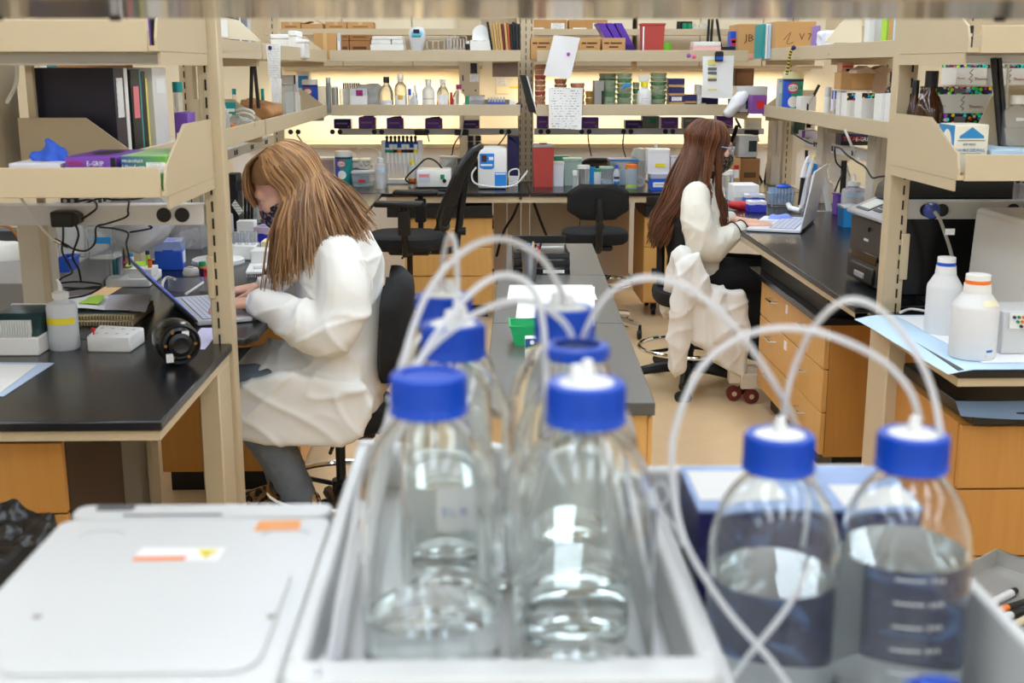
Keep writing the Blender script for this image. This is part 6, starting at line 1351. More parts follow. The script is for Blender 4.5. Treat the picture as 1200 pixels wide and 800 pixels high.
MB().ball((0, 0.11, h), (w_ * 0.4, 0.09, 0.012), 20, 8).b('lid_dome', WHITE, t); bp = PRI([(-w_ * 0.44, h * 0.54), (-w_ * 0.3, h * 0.5), (-w_ * 0.02, h * 0.5), (w_ * 0.06, h * 0.54), (w_ * 0.06, h * 0.88), (-w_ * 0.44, h * 0.88)], 'Y', -0.004, 0.0).b('control_panel', mat('panel blue', (36, 132, 216), 0.3), t, smooth=0)
BX(-w_ * 0.38, -w_ * 0.2, -0.006, -0.004, h * 0.68, h * 0.84).b('display', mat('dark red display', (70, 40, 44), 0.2), bp, smooth=0); BX(-w_ * 0.4, 0, -0.006, -0.004, h * 0.58, h * 0.62).b('print', INKW, bp, smooth=0); BX(-w_ * 0.12, w_ * 0.03, -0.006, -0.004, h * 0.72, h * 0.8).b('print', INKW, bp, smooth=0)
BX(w_ * 0.08, w_ * 0.48, -0.003, 0.0, 0.008, h * 0.42).b('blue_door', MATS['panel blue'], t, smooth=0); BX(w_ * 0.1, w_ * 0.46, -0.004, -0.003, h * 0.37, h * 0.40).b('white_stripe', INKW, t, smooth=0)
cable('white cable looping round the base of the centrifuge', [at(a_, b_, Y=7.33) for a_, b_ in ((558, 196), (553, 204), (556, 214), (570, 218), (590, 219), (604, 216), (614, 206), (618, 200))], 0.006, WHITE)
cable('white cable arching beside the tall blue box', [at(a_, b_, Y=7.4) for a_, b_ in ((596, 208), (597, 201), (603, 198), (608, 200), (606, 212), (596, 215))], 0.005, WHITE)
t, w_, h = carton('tall dark blue box file between the centrifuge and the posts', 595, 608.5, 160, 7.68, BT, 0.2, NAVY, name='box_file', cat='file'); PRI([(-w_ / 2, h), (w_ / 2, h - 0.06), (w_ / 2, h - 0.055), (-w_ / 2, h + 0.02)], 'Y', 0, 0.01).b('sloped_side', NAVY, t, smooth=0)
bottle('white round cap beside the heat block', 530, 545, 206, 7.38, BT, 'jar', WHITE, GREYW, name='plastic_cup', cat='cup'); carton('white folded packet behind the centrifuge cable', 536, 547, 198, 7.5, BT, 0.08, WHITE, name='paper_packet', cat='packet', st=((GREYW, 0.2, 0.8, 0.3, 0.5),))
t, w_, h = carton('crumpled white tissue box by the foot of the middle posts', 596, 607, 207, 7.55, BT, 0.07, PAPER, name='tissue_pack', cat='packet', st=((GREYW, 0.2, 0.8, 0.3, 0.5),))
for (a_, lb) in ((610.5, 'white bar left of the middle posts'),): pass
sheet('white paper slip on the back bench near the fair hair', [at(392, 219, Z=BT + .002), at(408, 222, Z=BT + .002), at(412, 217, Z=BT + .002), at(398, 214, Z=BT + .002)], PAPER, 'paper_slip')
# --- back bench, right part
tub('white tip rack right of the red sharps bin', 648.5, 661, 192, 7.55, BT, mat('white haze', (226, 228, 236), 0.4), lidm=WHITE, name='tip_rack', cat='rack')
g = MB(); limb(g, [at(653, 190, Y=7.8), at(664, 189, Y=7.8)], [0.045, 0.04]); g.box(at(650, 190, Y=7.8).x, at(662, 190, Y=7.8).x, 7.76, 7.84, BT + 0.003, BT + 0.15); gm = fuse(g, 0.008, 3); folds(gm, 0.008, f1=(18, 18, 18)); o = bpy.data.objects.new('plastic_bag', gm); SC.collection.objects.link(o); gm.materials.append(mat('sea green film', (60, 170, 140), 0.35)); gm.shade_smooth(); tag(o, 'green plastic bag behind the white tip rack', 'bag')
tub('stack of clear trays with green edges', 661, 682, 188, 7.6, BT, mat('green haze', (206, 226, 216), 0.25, trans=0.4), lidm=mat('mint lid', (160, 206, 184), 0.4), inner=(mat('cream gel', (232, 220, 196), 0.5), 0.4), name='tray_stack', cat='trays')
bottle('clear jar with white cap and red tape', 677, 692, 194, 7.4, BT, 'jar', CLEARP, WHITE, band=(RED, 0.1, 0.2, 0.3), name='sample_jar', cat='jar')
bottle('small clear jar left of the red taped jar', 671, 677, 200, 7.38, BT, 'vial', CLEARP, WHITE, name='sample_jar', cat='jar')
tub('bright blue plastic cup on the right back bench', 689.5, 698, 196, 7.5, BT, SKYBLUE, round_=True, name='plastic_cup', cat='cup')
bottle('white bottle with a green cap on the right back bench', 696.5, 705, 198, 7.38, BT, 'jar', FROST, GREEN)
tub('clear tub with green rim beside the green capped bottle', 704, 719, 198, 7.5, BT, CLEARP, lidm=MATS['mint lid'], inner=(LBLUE, 0.4))
bottle('white and blue labelled bottle in front of the tall clear bin', 719, 727, 193, 7.4, BT, 'square', FROST, BLUE, band=(INKBL, 0.15, 0.3, 0.3), band2=(NAVY, 0.4, 0.5, 0.3))
tub('tall clear bin with a blue clipped lid on the right back bench', 715, 748, 189, 7.58, BT, CLEARP, lidm=mat('blue clip lid', (40, 120, 190), 0.35), inner=(LBLUE, 0.6))
bottle('clear jar with an orange cap and lime tape', 734, 748, 193, 7.36, BT, 'jar', CLEARP, ORANGE, band=(LIME, 0.06, 0.18, 0.35), name='sample_jar', cat='jar')
x, w_, h = sp(741, 760, 173, 7.75, BT); t = thing('foam_dome', 'white foam ice bucket dome behind the orange capped jar', 'bucket', (x, 7.8, BT)); LA([(w_ * 0.4, 0), (w_ * 0.5, h * 0.6), (w_ * 0.52, h * 0.62), (w_ * 0.5, h * 0.8), (w_ * 0.35, h * 0.96), (1e-4, h)], 24, close=False).b('dome', WHITE, t); LA([(w_ * 0.525, h * 0.6), (w_ * 0.53, h * 0.63), (w_ * 0.51, h * 0.65)], 24).b('rim', GREYW, t)
t = thing('tape_roll', 'white tape reel standing on edge beside the foam dome', 'tape', (at(750, 198, Y=7.5).x, 7.5, BT)); x, w_, h = sp(744, 757, 191, 7.5, BT); LA([(w_ * 0.25, 0), (w_ * 0.5, 0), (w_ * 0.5, 0.03), (w_ * 0.25, 0.03), (w_ * 0.25, 0)], 24, (0, 0.03, w_ * 0.5), M=Matrix.Rotation(PI / 2, 4, 'X'), close=False).b('tape', FROST, t); LA([(w_ * 0.2, 0), (w_ * 0.248, 0), (w_ * 0.248, 0.032), (w_ * 0.2, 0.032), (w_ * 0.2, 0)], 20, (0, 0.031, w_ * 0.5), M=Matrix.Rotation(PI / 2, 4, 'X'), close=False).b('core', GREYW, t)
zz = sp(763, 785, 204, 7.28, BT)[2]
t, w_, h = carton('blue tip box with white label under the tall white bin', 763, 785, 204, 7.28, BT, 0.14, mat('royal blue', (30, 92, 206), 0.35), name='pipette_tip_box', cat='tip box', lid=FROST, st=((PAPER, 0.12, 0.85, 0.2, 0.5), (INKB, 0.2, 0.7, 0.32, 0.36)))
tub('tall white bin with a yellow label on the blue tip box', 759.5, 785, 177, 7.29, BT + zz + 0.001, mat('milky plastic', (232, 232, 238), 0.35), lidm=WHITE, dep=0.13, band=(YELLOW, 0.34, 0.8, 0.3, 0.45), taper=0.96)
bottle('short white tube standing behind the tall white bin', 767, 771, 168, 7.5, BT + 0.0, 'vial', WHITE, WHITE, name='sample_tube', cat='tube')
tub('pale plastic bin right of the tall white bin', 786, 794, 183, 7.34, BT, mat('lilac haze', (222, 222, 234), 0.4), name='plastic_tub', cat='tub')
cable('black cable lying behind the blue tip box', [at(a_, b_, Z=BT + .006) for a_, b_ in ((745, 216), (752, 210), (758, 212), (762, 216))], 0.006)
# chair-side and corner: cartons, screen device, rods
for k, (a_, b_, c_, Y, m_, lb) in enumerate(((853, 868, 185, 7.5, CARD, 'kraft carton left in the right back corner of the bench'), (868, 891, 186, 7.55, CARDD, 'darker carton right in the right back corner of the bench'))):
    carton(lb, a_, b_, c_, Y, BT, 0.2, m_, st=(((RED, 0.5, 0.9, 0.6, 0.75), (PAPER, 0.5, 0.9, 0.3, 0.6)),)[0] if k == 0 else ((MATS['dark print'], 0.2, 0.8, 0.3, 0.5),))
zz = sp(868, 891, 186, 7.55, BT)[2]
t, w_, h = device('pale device with a dark screen on the corner cartons', 866, 889, 159, 7.56, BT + zz + 0.001, 0.2, mat('putty grey', (196, 196, 192), 0.4), 'screen_device', bev=0.01)
BX(w_ * 0.02, w_ * 0.42, -0.004, 0, h * 0.3, h * 0.78, 0.001).b('screen', mat('screen glass', (40, 56, 60), 0.15), t); BX(-w_ * 0.4, -w_ * 0.1, -0.004, 0, h * 0.2, h * 0.35).b('button_row', GREYW, t, smooth=0)
for k, (p0, p1, Y, lb) in enumerate((((868, 158), (893, 213.5), 7.8, 'long black rod slanting in front of the screen device'), ((902, 176), (896, 214), 7.8, 'short black rod leaning at the right of the corner cartons'), ((862, 138), (868, 150), 7.8, 'black strut between the purple carton and the raceway'))):
    tag(TU([at(*p0, Y=Y), at(*p1, Y=Y)], 0.008, 8).b('black_rod', BLACK), lb, 'rod')
t = thing('microscope', 'dark bench microscope behind the masked face', 'microscope', (at(852, 200, Y=7.7).x, 7.7, BT)); BX(-0.08, 0.08, -0.1, 0.1, 0, 0.04, 0.008).b('foot', mat('olive grey', (86, 86, 70), 0.5), t); TU([(0, 0.07, 0.03), (0.01, 0.08, 0.2), (0, 0.02, 0.29)], 0.03, 10, smooth=4).b('arm', MATS['olive grey'], t); BX(-0.06, 0.06, -0.08, 0.04, 0.12, 0.135).b('stage', BLACK, t)
for s in (-1, 1): TU([(0.02 * s, 0, 0.27), (0.03 * s, -0.06, 0.33), (0.032 * s, -0.09, 0.37)], 0.013, 10).b('eyepiece', BLACK, t)
CY((0, -0.02, 0.16), 0.02, 0.1, 0.03, seg=12).b('objective', STEEL, t)
bottle('clear jar with a white lid in front of the masked face', 838, 862, 200, 6.75, BT, 'jar', CLEARP, WHITE, fill=0.35, name='sample_jar', cat='jar')
carton('bright blue carton behind the white lidded jar', 831, 842, 200, 7.0, BT, 0.07, SKYBLUE, st=((PAPER, 0.2, 0.8, 0.3, 0.6),))
bottle('red capped clear tube bottle behind the jar', 843, 849, 190, 7.2, BT, 'vial', CLEARP, RED)
t, w_, h = carton('long white tray behind the laptop at the right bench', 860, 890, 217, 6.6, BT, 0.18, PAPER, name='white_tray', cat='tray', st=((GREYW, 0.05, 0.95, 0.1, 0.3),))
# --- lower back shelf, right part
t = thing('ring_binder', 'black binder leaning against the middle posts', 'binder', (at(623, 119, Y=UY).x, UY + 0.02, ZL)); sh = Matrix.Identity(4); sh[0][2] = -0.28
hh = sp(617, 626, 88, UY, ZL)[2]; BX(-0.01, 0.028, 0, 0.2, 0, hh, 0.002, M=sh).b('cover', BLACK, t); BX(0.03, 0.038, 0.002, 0.2, 0, hh * 0.97, M=sh).b('pages', PAPER, t, smooth=0)
def dish_stack(label, px0, px1, pyt, Y, n, m, rim, name='dish_stack', zb=ZL, group=None):
    x, w_, h = sp(px0, px1, pyt, Y, zb); t = thing(name, label, 'dishes', (x, Y + w_ / 2, zb), 0, group); d = h / n
    for k in range(n): LA([(1e-4, k * d), (w_ * 0.46, k * d), (w_ * 0.46, k * d + d * 0.4), (w_ * 0.5, k * d + d * 0.4), (w_ * 0.5, k * d + d * 0.94), (1e-4, k * d + d * 0.94)], 20, close=False).b('dish', m if k % 3 else rim, t)
    return t
PK, PKR, GN, GNR = mat('red agar dish', (206, 150, 120), 0.25, trans=0.2), mat('brick dish', (178, 84, 68), 0.35), mat('green agar dish', (150, 168, 140), 0.22, trans=0.25), mat('moss dish', (92, 130, 92), 0.35)
dish_stack('tall stack of reddish dishes by the black binder', 627, 640, 75, UY + 0.12, 9, PK, PKR); dish_stack('reddish dishes half hidden between the two hung sheets', 650, 665, 92, UY + 0.16, 6, PK, PKR); dish_stack('reddish dishes just right of the handwritten sheet', 669, 686, 97, UY + 0.05, 5, PK, PKR); dish_stack('short stack of amber dishes beside the grey file box', 686.5, 697, 106, UY + 0.1, 3, mat('amber dish', (206, 168, 90), 0.3), GNR)
t, w_, h = carton('grey file box with a black spine slot on the lower shelf', 697, 708, 94.5, UY, ZL, 0.15, mat('file grey', (150, 148, 142), 0.6), name='box_file', cat='file', st=((BLACK, 0.74, 0.98, 0.05, 0.68),))
dish_stack('stack of green dishes right of the grey file box', 708, 722, 94, UY, 6, GN, GNR); dish_stack('taller stack of green dishes behind the blue clip', 703, 724, 85.5, UY + 0.16, 8, GN, GNR); dish_stack('stack of green dishes with a blue clip', 724, 742, 85.5, UY + 0.02, 8, GN, GNR)
t = thing('tube_clip', 'small blue clip stuck on the green dishes', 'clip', at(735, 100, Y=UY - 0.01)); BX(-0.02, 0.02, 0, 0.012, -0.008, 0.012, 0.002).b('jaw', SKYBLUE, t); TU([(-0.02, 0.004, 0.0), (-0.03, 0, -0.02), (-0.02, 0, -0.03)], 0.004, 6).b('lever', SKYBLUE, t)
dish_stack('shadowed green dishes left of the spray bottle', 742, 750, 96, UY + 0.1, 5, GN, GNR); dish_stack('tall stack of green dishes right of the spray bottle', 763.5, 783, 85, UY + 0.03, 9, GN, GNR)
b_ = bottle('white spray bottle with a yellow neck on the lower back shelf', 748, 765, 96, UY - 0.02, ZL, 'square', mat('hdpe white', (230, 230, 228), 0.4), YELLOW, band=(SMALLPR, 0.15, 0.5, 0.25)); x, w_, h = sp(748, 765, 96, UY, ZL)
PRI([(-0.03, h), (0.018, h), (0.03, h + 0.03), (0.022, h + 0.045), (-0.035, h + 0.04), (-0.04, h + 0.03)], 'Y', -0.012, 0.012, 0.003).b('trigger_head', WHITE, b_); TU([(0.02, 0, h + 0.02), (0.03, 0, h - 0.01)], 0.005, 6).b('trigger', WHITE, b_)
zz = ZL
for k, (a_, b2, y0, y1) in enumerate(((785, 803, 118.5, 109), (785, 803, 109, 98.5), (785, 803, 98.5, 88.5), (785, 803, 88.5, 78))):
    hh = sp(a_, b2, y1, UY, ZL)[2] - sp(a_, b2, y0, UY, ZL)[2]; x, w_, _ = sp(a_, b2, y1, UY, ZL)
    t = thing('freezer_box', ('lowest', 'second', 'third', 'topmost')[k] + ' navy storage box in the tall stack right of the green dishes', 'box', (x, UY, zz), 0, 'navy storage boxes'); BX(-w_ / 2, w_ / 2, 0, 0.13, 0, hh * 0.28, 0.001).b('base', CARD, t); BX(-w_ / 2, w_ / 2, -0.001, 0.131, hh * 0.281, hh - 0.002, 0.001).b('lid', NAVY, t)
    if k < 2: BX(-w_ * 0.35, w_ * 0.3, -0.002, -0.001, hh * 0.4, hh * 0.85).b('printed_label', SMALLPR, t, smooth=0)
    zz += hh
zz = ZL
for k, (y0, y1) in enumerate(((118.5, 107.5), (107.5, 97))):
    a_, b2 = 803.5, 817; hh = sp(a_, b2, y1, UY, ZL)[2] - sp(a_, b2, y0, UY, ZL)[2]; x, w_, _ = sp(a_, b2, y1, UY, ZL)
    t = thing('freezer_box', ('lower', 'upper')[k] + ' navy storage box in the short stack beside the clipped chart', 'box', (x, UY, zz), 0, 'navy storage boxes'); BX(-w_ / 2, w_ / 2, 0, 0.13, 0, hh * 0.25, 0.001).b('base', CARD, t); BX(-w_ / 2, w_ / 2, -0.001, 0.131, hh * 0.251, hh - 0.002, 0.001).b('lid', NAVY, t); zz += hh
carton('thin grey box beside the navy storage boxes', 817.5, 823, 99, UY, ZL, 0.12, GREYW, st=((SMALLPR, 0.2, 0.8, 0.3, 0.6),)); carton('low navy box under the clipped chart', 818, 842, 114, UY + 0.15, ZL, 0.12, NAVY, st=((INKW, 0.1, 0.4, 0.3, 0.6),))
carton('dark brown box in the right back corner of the lower shelf', 862, 884, 80, 7.55, ZL, 0.2, mat('walnut box', (104, 66, 34), 0.6), st=((mat('walnut light', (126, 84, 46), 0.6), 0.1, 0.9, 0.1, 0.9),))
t, w_, h = device('grey scale with a dark green front on the corner shelf', 864, 900, 101, 7.35, ZL, 0.18, mat('scale grey', (200, 202, 198), 0.4), 'balance', bev=0.006); BX(-w_ * 0.2, w_ * 0.36, -0.003, 0, h * 0.15, h * 0.62).b('display', mat('dark green glass', (36, 52, 46), 0.2), t, smooth=0)
t, w_, h = carton('purple paperback pack lying on the right corner shelf', 882, 899, 111.5, 7.2, ZL, 0.12, mat('purple pack', (128, 70, 150), 0.5), name='book_pack', cat='pack', st=((RED, 0.3, 0.8, 0.3, 0.7),))
# ================================================================ near left bench, its shelves and the left aisle run
# glove boxes on the near left shelf
def glove_box(label, px0, px1, pyt, Y, zb, dep, m, txts, topm=None, glove=None, bands=(), rz=0, slot=True):
    x, w_, h = sp(px0, px1, pyt, Y, zb); t = thing('glove_box', label, 'box', (x, Y, zb), rz)
    BX(-w_ / 2, w_ / 2, 0, dep, 0, h, 0.001).b('carton', m, t)
    if topm: BX(-w_ / 2 + 0.001, w_ / 2 - 0.001, 0.001, dep - 0.001, h, h + 0.0005).b('top_print', topm, t, smooth=0)
    if slot:
        P = [(w_ * 0.26 * math.cos(2 * PI * k / 20), dep * 0.55 + dep * 0.3 * math.sin(2 * PI * k / 20)) for k in range(20)]; PRI(P, 'Z', h + 0.0006, h + 0.0011).b('opening', BLACK, t, smooth=0)
    for b_m, a, b, c, d in bands: BX(-w_ / 2 + w_ * a, -w_ / 2 + w_ * b, -0.0008, 0, h * c, h * d).b('printed_panel', b_m, t, smooth=0)
    for s_, size, mm, fx, fz, sx in txts: text(s_, size, mm, t, (-w_ / 2 + w_ * fx, -0.0012, h * fz), sx=sx)
    if glove:
        mb = MB(); limb(mb, [(0.0, dep * 0.4, h - 0.01), (0.012, dep * 0.38, h + 0.022), (0.004, dep * 0.34, h + 0.045)], [0.03, 0.022, 0.006]); limb(mb, [(0.01, dep * 0.38, h), (0.03, dep * 0.36, h + 0.015), (0.045, dep * 0.3, h + 0.006)], [0.025, 0.018, 0.008]); limb(mb, [(0, dep * 0.38, h), (-0.03, dep * 0.36, h + 0.012)], [0.022, 0.012])
        gm = fuse(mb, 0.004, 3); folds(gm, 0.005, f1=(30, 30, 30), f2=(60, 60, 60)); o = bpy.data.objects.new('glove', gm); SC.collection.objects.link(o); gm.materials.append(glove); gm.shade_smooth(); o.parent = t
    return t, w_, h
GBL = mat('nitrile blue', (46, 92, 206), 0.5)
glove_box('white glove box with red lettering and a blue glove sticking out', 10, 70, 191.5, 2.72, ZL, 0.24, mat('white carton', (226, 224, 232), 0.5), (('TITAN', 0.018, INKR, 0.05, 0.62, 1.2),), glove=GBL)
glove_box('purple glove box with red and white lettering on the near left shelf', 76, 135, 184, 2.72, ZL, 0.25, mat('purple glove carton', (124, 70, 172), 0.5), (('TITAN', 0.0145, INKR, 0.03, 0.74, 0.85), ('E-GRIP', 0.0155, INKW, 0.42, 0.73, 0.85)), topm=mat('purple top', (112, 60, 160), 0.5), bands=((BLACK, 0.9, 1.0, 0.0, 0.98),))
GG = mat('blue green carton', (60, 120, 90), 0.5, var=0); nt = GG.node_tree; tc = nt.nodes.new('ShaderNodeTexCoord'); sx = nt.nodes.new('ShaderNodeSeparateXYZ'); cr = nt.nodes.new('ShaderNodeValToRGB')
cr.color_ramp.elements[0].color = lin((44, 80, 140)) + (1,); cr.color_ramp.elements[1].color = lin((96, 164, 50)) + (1,); nt.links.new(tc.outputs['Generated'], sx.inputs[0]); nt.links.new(sx.outputs[0], cr.inputs[0]); nt.links.new(cr.outputs[0], nt.nodes['Principled BSDF'].inputs['Base Color'])
glove_box('blue and green glove box with a white panel beside the shelf end', 141, 194, 183, 2.72, ZL, 0.25, GG, (('MICROFLEX', 0.0088, INKW, 0.03, 0.82, 1.0), ('Ultraform', 0.014, INKW, 0.03, 0.62, 0.9)), topm=mat('mint print', (150, 190, 130), 0.5, var=0.3, vscale=40), bands=((SMALLPR, 0.56, 0.98, 0.5, 0.82),), slot=False)
for k, (a_, b_, lb) in enumerate(((176, 179.5, 'dark binder spine in the gap at the end of the near left upper shelf'),)):
    x, w_, h = sp(a_, b_, 30, 2.78, ZU); t = thing('ring_binder', lb, 'binder', (x, 2.78, ZU)); BX(-w_ / 2, w_ / 2, 0, 0.27, 0, 0.12, 0.001).b('cover', BLACK, t); BX(-w_ / 2 - 0.004, -w_ / 2, 0, 0.27, 0, 0.12).b('purple_board', PURPLE, t, smooth=0)
t = thing('strip_lamp', 'slim strip lamp under the near left upper shelf', 'lamp', (-1.1, 3.0, 1.52)); BX(-0.6, 0.35, -0.04, 0.04, 0, 0.022, 0.003).b('housing', GREYW, t); BX(-0.58, 0.33, -0.03, 0.03, -0.004, 0.0).b('diffuser', WHITE, t, smooth=0)
# binders on the left run, spines to the aisle
def binder(label, y0, y1, xs, h, m, lab=None, zb=ZL, dx=0.27, lean=0.0, edge=None):
    t = thing('ring_binder', label, 'binder', (xs, y0, zb)); sh = Matrix.Identity(4); sh[1][2] = lean
    BX(-dx, 0, 0, y1 - y0, 0, h, 0.0015, M=sh).b('cover', m, t)
    BX(-dx + 0.004, -0.004, 0.006, y1 - y0 - 0.006, h, h + 0.0008, M=sh).b('pages', PAPER, t, smooth=0)
    if lab: lm, a, b = lab; BX(0, 0.0012, (y1 - y0) * 0.2, (y1 - y0) * 0.8, h * a, h * b, M=sh).b('spine_label', lm, t, smooth=0)
    return t
NAVYB = mat('navy vinyl', (32, 28, 48), 0.4, bump=0.15, bscale=60)
xs = at(137, 120, Y=3.36).x; hb = at(100, 79.5, Y=3.36).z - ZL
binder('large navy binder with a white spine label facing us on the left shelf', 3.345, 3.44, xs, hb, NAVYB, (SMALLPR, 0.5, 0.9), dx=0.225)
binder('thin white binder right behind the navy binder', 3.445, 3.475, xs, hb, PAPER)
binder('black binder with a pink label on its spine', 3.49, 3.58, xs + 0.004, hb - 0.004, BLACK, (PINK, 0.48, 0.82))
binder('slim teal edged black binder behind the pink labelled one', 3.585, 3.61, xs, hb - 0.005, TEAL); binder('slim black folder right of the teal edged one', 3.613, 3.655, xs, hb - 0.01, BLACK)
binder('slim yellow folder beside the grey binder', 3.66, 3.675, xs, hb - 0.03, mat('pale yellow card', (226, 218, 110), 0.7)); binder('wide white binder at the end of the binder row', 3.70, 3.86, xs + 0.01, hb, mat('white vinyl', (222, 222, 222), 0.35), (SMALLPR, 0.72, 0.88)); 
carton('purple carton behind the wide white binder', 204, 220, 132, 3.92, ZL, 0.1, PURPLE, st=((INKW, 0.1, 0.5, 0.3, 0.5),)); bottle('teal capped clear bottle behind the shelf end panel', 200, 212, 96, 4.05, ZL, 'jar', CLEARP, TEAL)
carton('small teal printed carton above the navy binder', 44, 55, 66, 3.6, ZL, 0.08, TEAL, st=((INKW, 0.1, 0.9, 0.85, 0.95),))
carton('low brown carton behind the binders', 60, 145, 74, 3.95, ZL, 0.1, CARDD)
# second left shelf
t = bottle('white jug with a round shoulder behind the near left post', 252, 270, 122, 5.0, ZL, 'wash', FROST, WHITE, name='plastic_jug', cat='jug')
carton('teal and white kit carton leaning behind the white jug', 262, 276, 120, 5.12, ZL, 0.05, TEAL, rz=0.2, st=((INKW, 0.1, 0.9, 0.7, 0.8),))
bottle('orange cap lying at the shelf lip beside the jug', 268.5, 277, 146, 4.85, ZL, 'vial', ORANGE, ORANGE, name='stopper', cat='stopper')
g = MB(); g.box(at(276, 150, Y=4.95).x, at(296, 150, Y=4.95).x, 4.93, 5.02, ZL + 0.003, ZL + 0.05); limb(g, [at(278, 142, Y=4.95), at(294, 146, Y=4.95)], [0.03, 0.02]); gm = fuse(g, 0.006, 3); folds(gm, 0.006, f1=(20, 20, 20)); o = bpy.data.objects.new('plastic_bag', gm); SC.collection.objects.link(o); gm.materials.append(CLEARP); gm.shade_smooth(); tag(o, 'clear plastic bag lying by the orange cap', 'bag')
for k, (a_, b_) in enumerate(((0, 0), (2, 5))): cable(('upper', 'lower')[k] + ' white loop of tubing against the sloped shelf end', [at(277, 129 + b_, Y=5.12), at(285, 127 + b_, Y=5.1), at(295, 130 + b_, Y=5.1), at(298, 134 + b_, Y=5.1)], 0.005, WHITE, 'plastic_tube', 'tubing')
g = MB(); P = [at(x, y, Y=5.6) for x, y in ((292, 140), (322, 138), (326, 131), (318, 124), (300, 121), (287, 117))]
g.prism([(p.x, p.z) for p in P], 'Y', 5.45, 5.75, 0.006); gm = fuse(g, 0.008, 2); folds(gm, 0.012, f1=(9, 9, 14), f2=(20, 20, 30), ridge=1.2); o = bpy.data.objects.new('paper_bag', gm); SC.collection.objects.link(o); gm.materials.append(mat('kraft paper', (170, 122, 76), 0.85)); gm.shade_smooth(); tag(o, 'crumpled brown paper bag on the left shelf', 'bag')
for k, (xa, xb) in enumerate(((295, 294), (298, 303))): tag(TU([at(xa, 74, Y=5.3), at(xb, 127, Y=5.3)], 0.008, 8).b('black_rod', BLACK), ('upright', 'slanting')[k] + ' black rod above the brown paper bag', 'rod')
for k, (a_, b_, m_) in enumerate(((271, 276, TEAL), (300, 304, YELLOW), (305, 309, TEAL))): bottle(('teal capped jar behind the sloped end panel', 'yellow labelled bottle behind the black rods', 'teal bottle right of the black rods')[k], a_, b_, 104, 5.7, ZL, 'jar', m_ if k else CLEARP, m_)
t = thing('paper_label', 'white card taped on the left upper shelf end', 'label', (0, 0, 0)); p, q = at(245, 43, Y=4.2), at(266, 22, Y=4.2); BX(p.x, q.x, 4.2, 4.203, p.z, q.z).b('card', PAPER, t, smooth=0); BX(p.x + 0.005, q.x - 0.03, 4.199, 4.2, p.z + 0.006, p.z + 0.01).b('print', INKB, t, smooth=0)
t = thing('shelf_divider', 'cream sloped divider on the left upper shelf', 'divider', (0, 0, 0)); P = [at(x, y, Y=4.22) for x, y in ((244, 44), (305, 48), (280, 24), (244, 16))]; PRI([(p.x, p.z) for p in P], 'Y', 4.22, 4.228).b('sheet', CREAM, t, smooth=0); BX(P[0].x, P[1].x, 4.23, 4.24, ZU, ZU + 0.01).b('foot', BEIGE, t, smooth=0)
for k, (y0, y1, m_, c_) in enumerate(((4.75, 4.86, BLACK, 'black'), (4.87, 4.9, PAPER, 'white'), (4.92, 5.02, mat('slate vinyl', (110, 110, 122), 0.5), 'slate'), (5.04, 5.1, GREYW, 'grey'))): binder(c_ + ' binder standing on the left upper shelf above the pinned list', y0, y1, -0.95, 0.26, m_, zb=ZU)
# ---- on the raceway and bench
def wp(px, py, Y): return at(px, py, Y=Y)
p = wp(79, 256, 3.16); t = thing('power_adapter', 'large black power adapter plugged into the near left raceway', 'adapter', (p.x, 3.186, p.z)); BX(-0.038, 0.022, -0.05, 0, -0.021, 0.021, 0.006, seg=2).b('case', BLACK, t); PRI([(0.022, -0.018), (0.036, -0.01), (0.036, 0.01), (0.022, 0.018)], 'Y', -0.045, -0.005).b('tapered_end', BLACK, t)
for k in range(9): BX(-0.032 + k * 0.0055, -0.030 + k * 0.0055, -0.0505, -0.05, -0.006, 0.0).b('vent_slit', mat('black grille', (8, 8, 8), 0.4), t, smooth=0)
C_ = ((([(96, 257, 3.15), (106, 250, 3.14), (113, 244, 3.15), (112, 237, 3.2), (104, 234, 3.3), (90, 236, 3.3)], 'black cord curling up from the adapter'), ([(74, 262, 3.14), (74, 280, 3.14), (73, 295, 3.14), (82, 312, 3.15), (84, 320, 3.2), (70, 328, 3.22), (71, 345, 3.2)], 'black cord hanging left from the adapter'), ([(88, 262, 3.14), (92, 276, 3.14), (85, 300, 3.15), (92, 315, 3.2), (95, 330, 3.25)], 'black cord hanging right from the adapter'),
      ([(152, 232, 3.2), (150, 245, 3.14), (148, 254, 3.14), (125, 262, 3.14), (113, 266, 3.14), (112, 282, 3.14), (106, 291, 3.14), (97, 294, 3.14), (85, 291, 3.14), (80, 288, 3.14)], 'black cord with a metal connector looping below the raceway'), ([(116, 266, 3.16), (135, 268, 3.2), (150, 273, 3.25), (148, 285, 3.3), (151, 300, 3.35), (152, 310, 3.4)], 'black cord running down behind the pen block'), ([(152, 272, 3.25), (165, 270, 3.25), (178, 267, 3.25), (174, 264, 3.25)], 'black cord bent like a hook under the raceway'),
      ([(84, 241, 3.25), (100, 238, 3.25), (118, 232, 3.25), (135, 234, 3.25), (160, 233, 3.25), (172, 230, 3.25)], 'black cord lying along the top of the raceway'), ([(68, 332, 3.3), (90, 330, 3.3), (118, 333, 3.3), (110, 338, 3.26), (75, 337, 3.26)], 'tangled black cord loop on the bench, upper'), ([(66, 342, 3.24), (95, 338, 3.28), (118, 336, 3.28), (100, 346, 3.24), (72, 350, 3.22)], 'tangled black cord loop on the bench, lower')))
for pts, lb in C_: cable(lb, [at(a_, b_, Y=c_) for a_, b_, c_ in pts], 0.0028)
p, q = at(64, 281, Y=3.14), at(80, 289, Y=3.14); t = thing('cable_connector', 'metal barrel connector on the end of the white and black leads', 'connector', (0, 0, 0)); TU([p, p.lerp(q, 0.5)], 0.006, 10).b('barrel', CHROME, t); TU([p.lerp(q, 0.5), q], 0.005, 10).b('boot', BLACK, t)
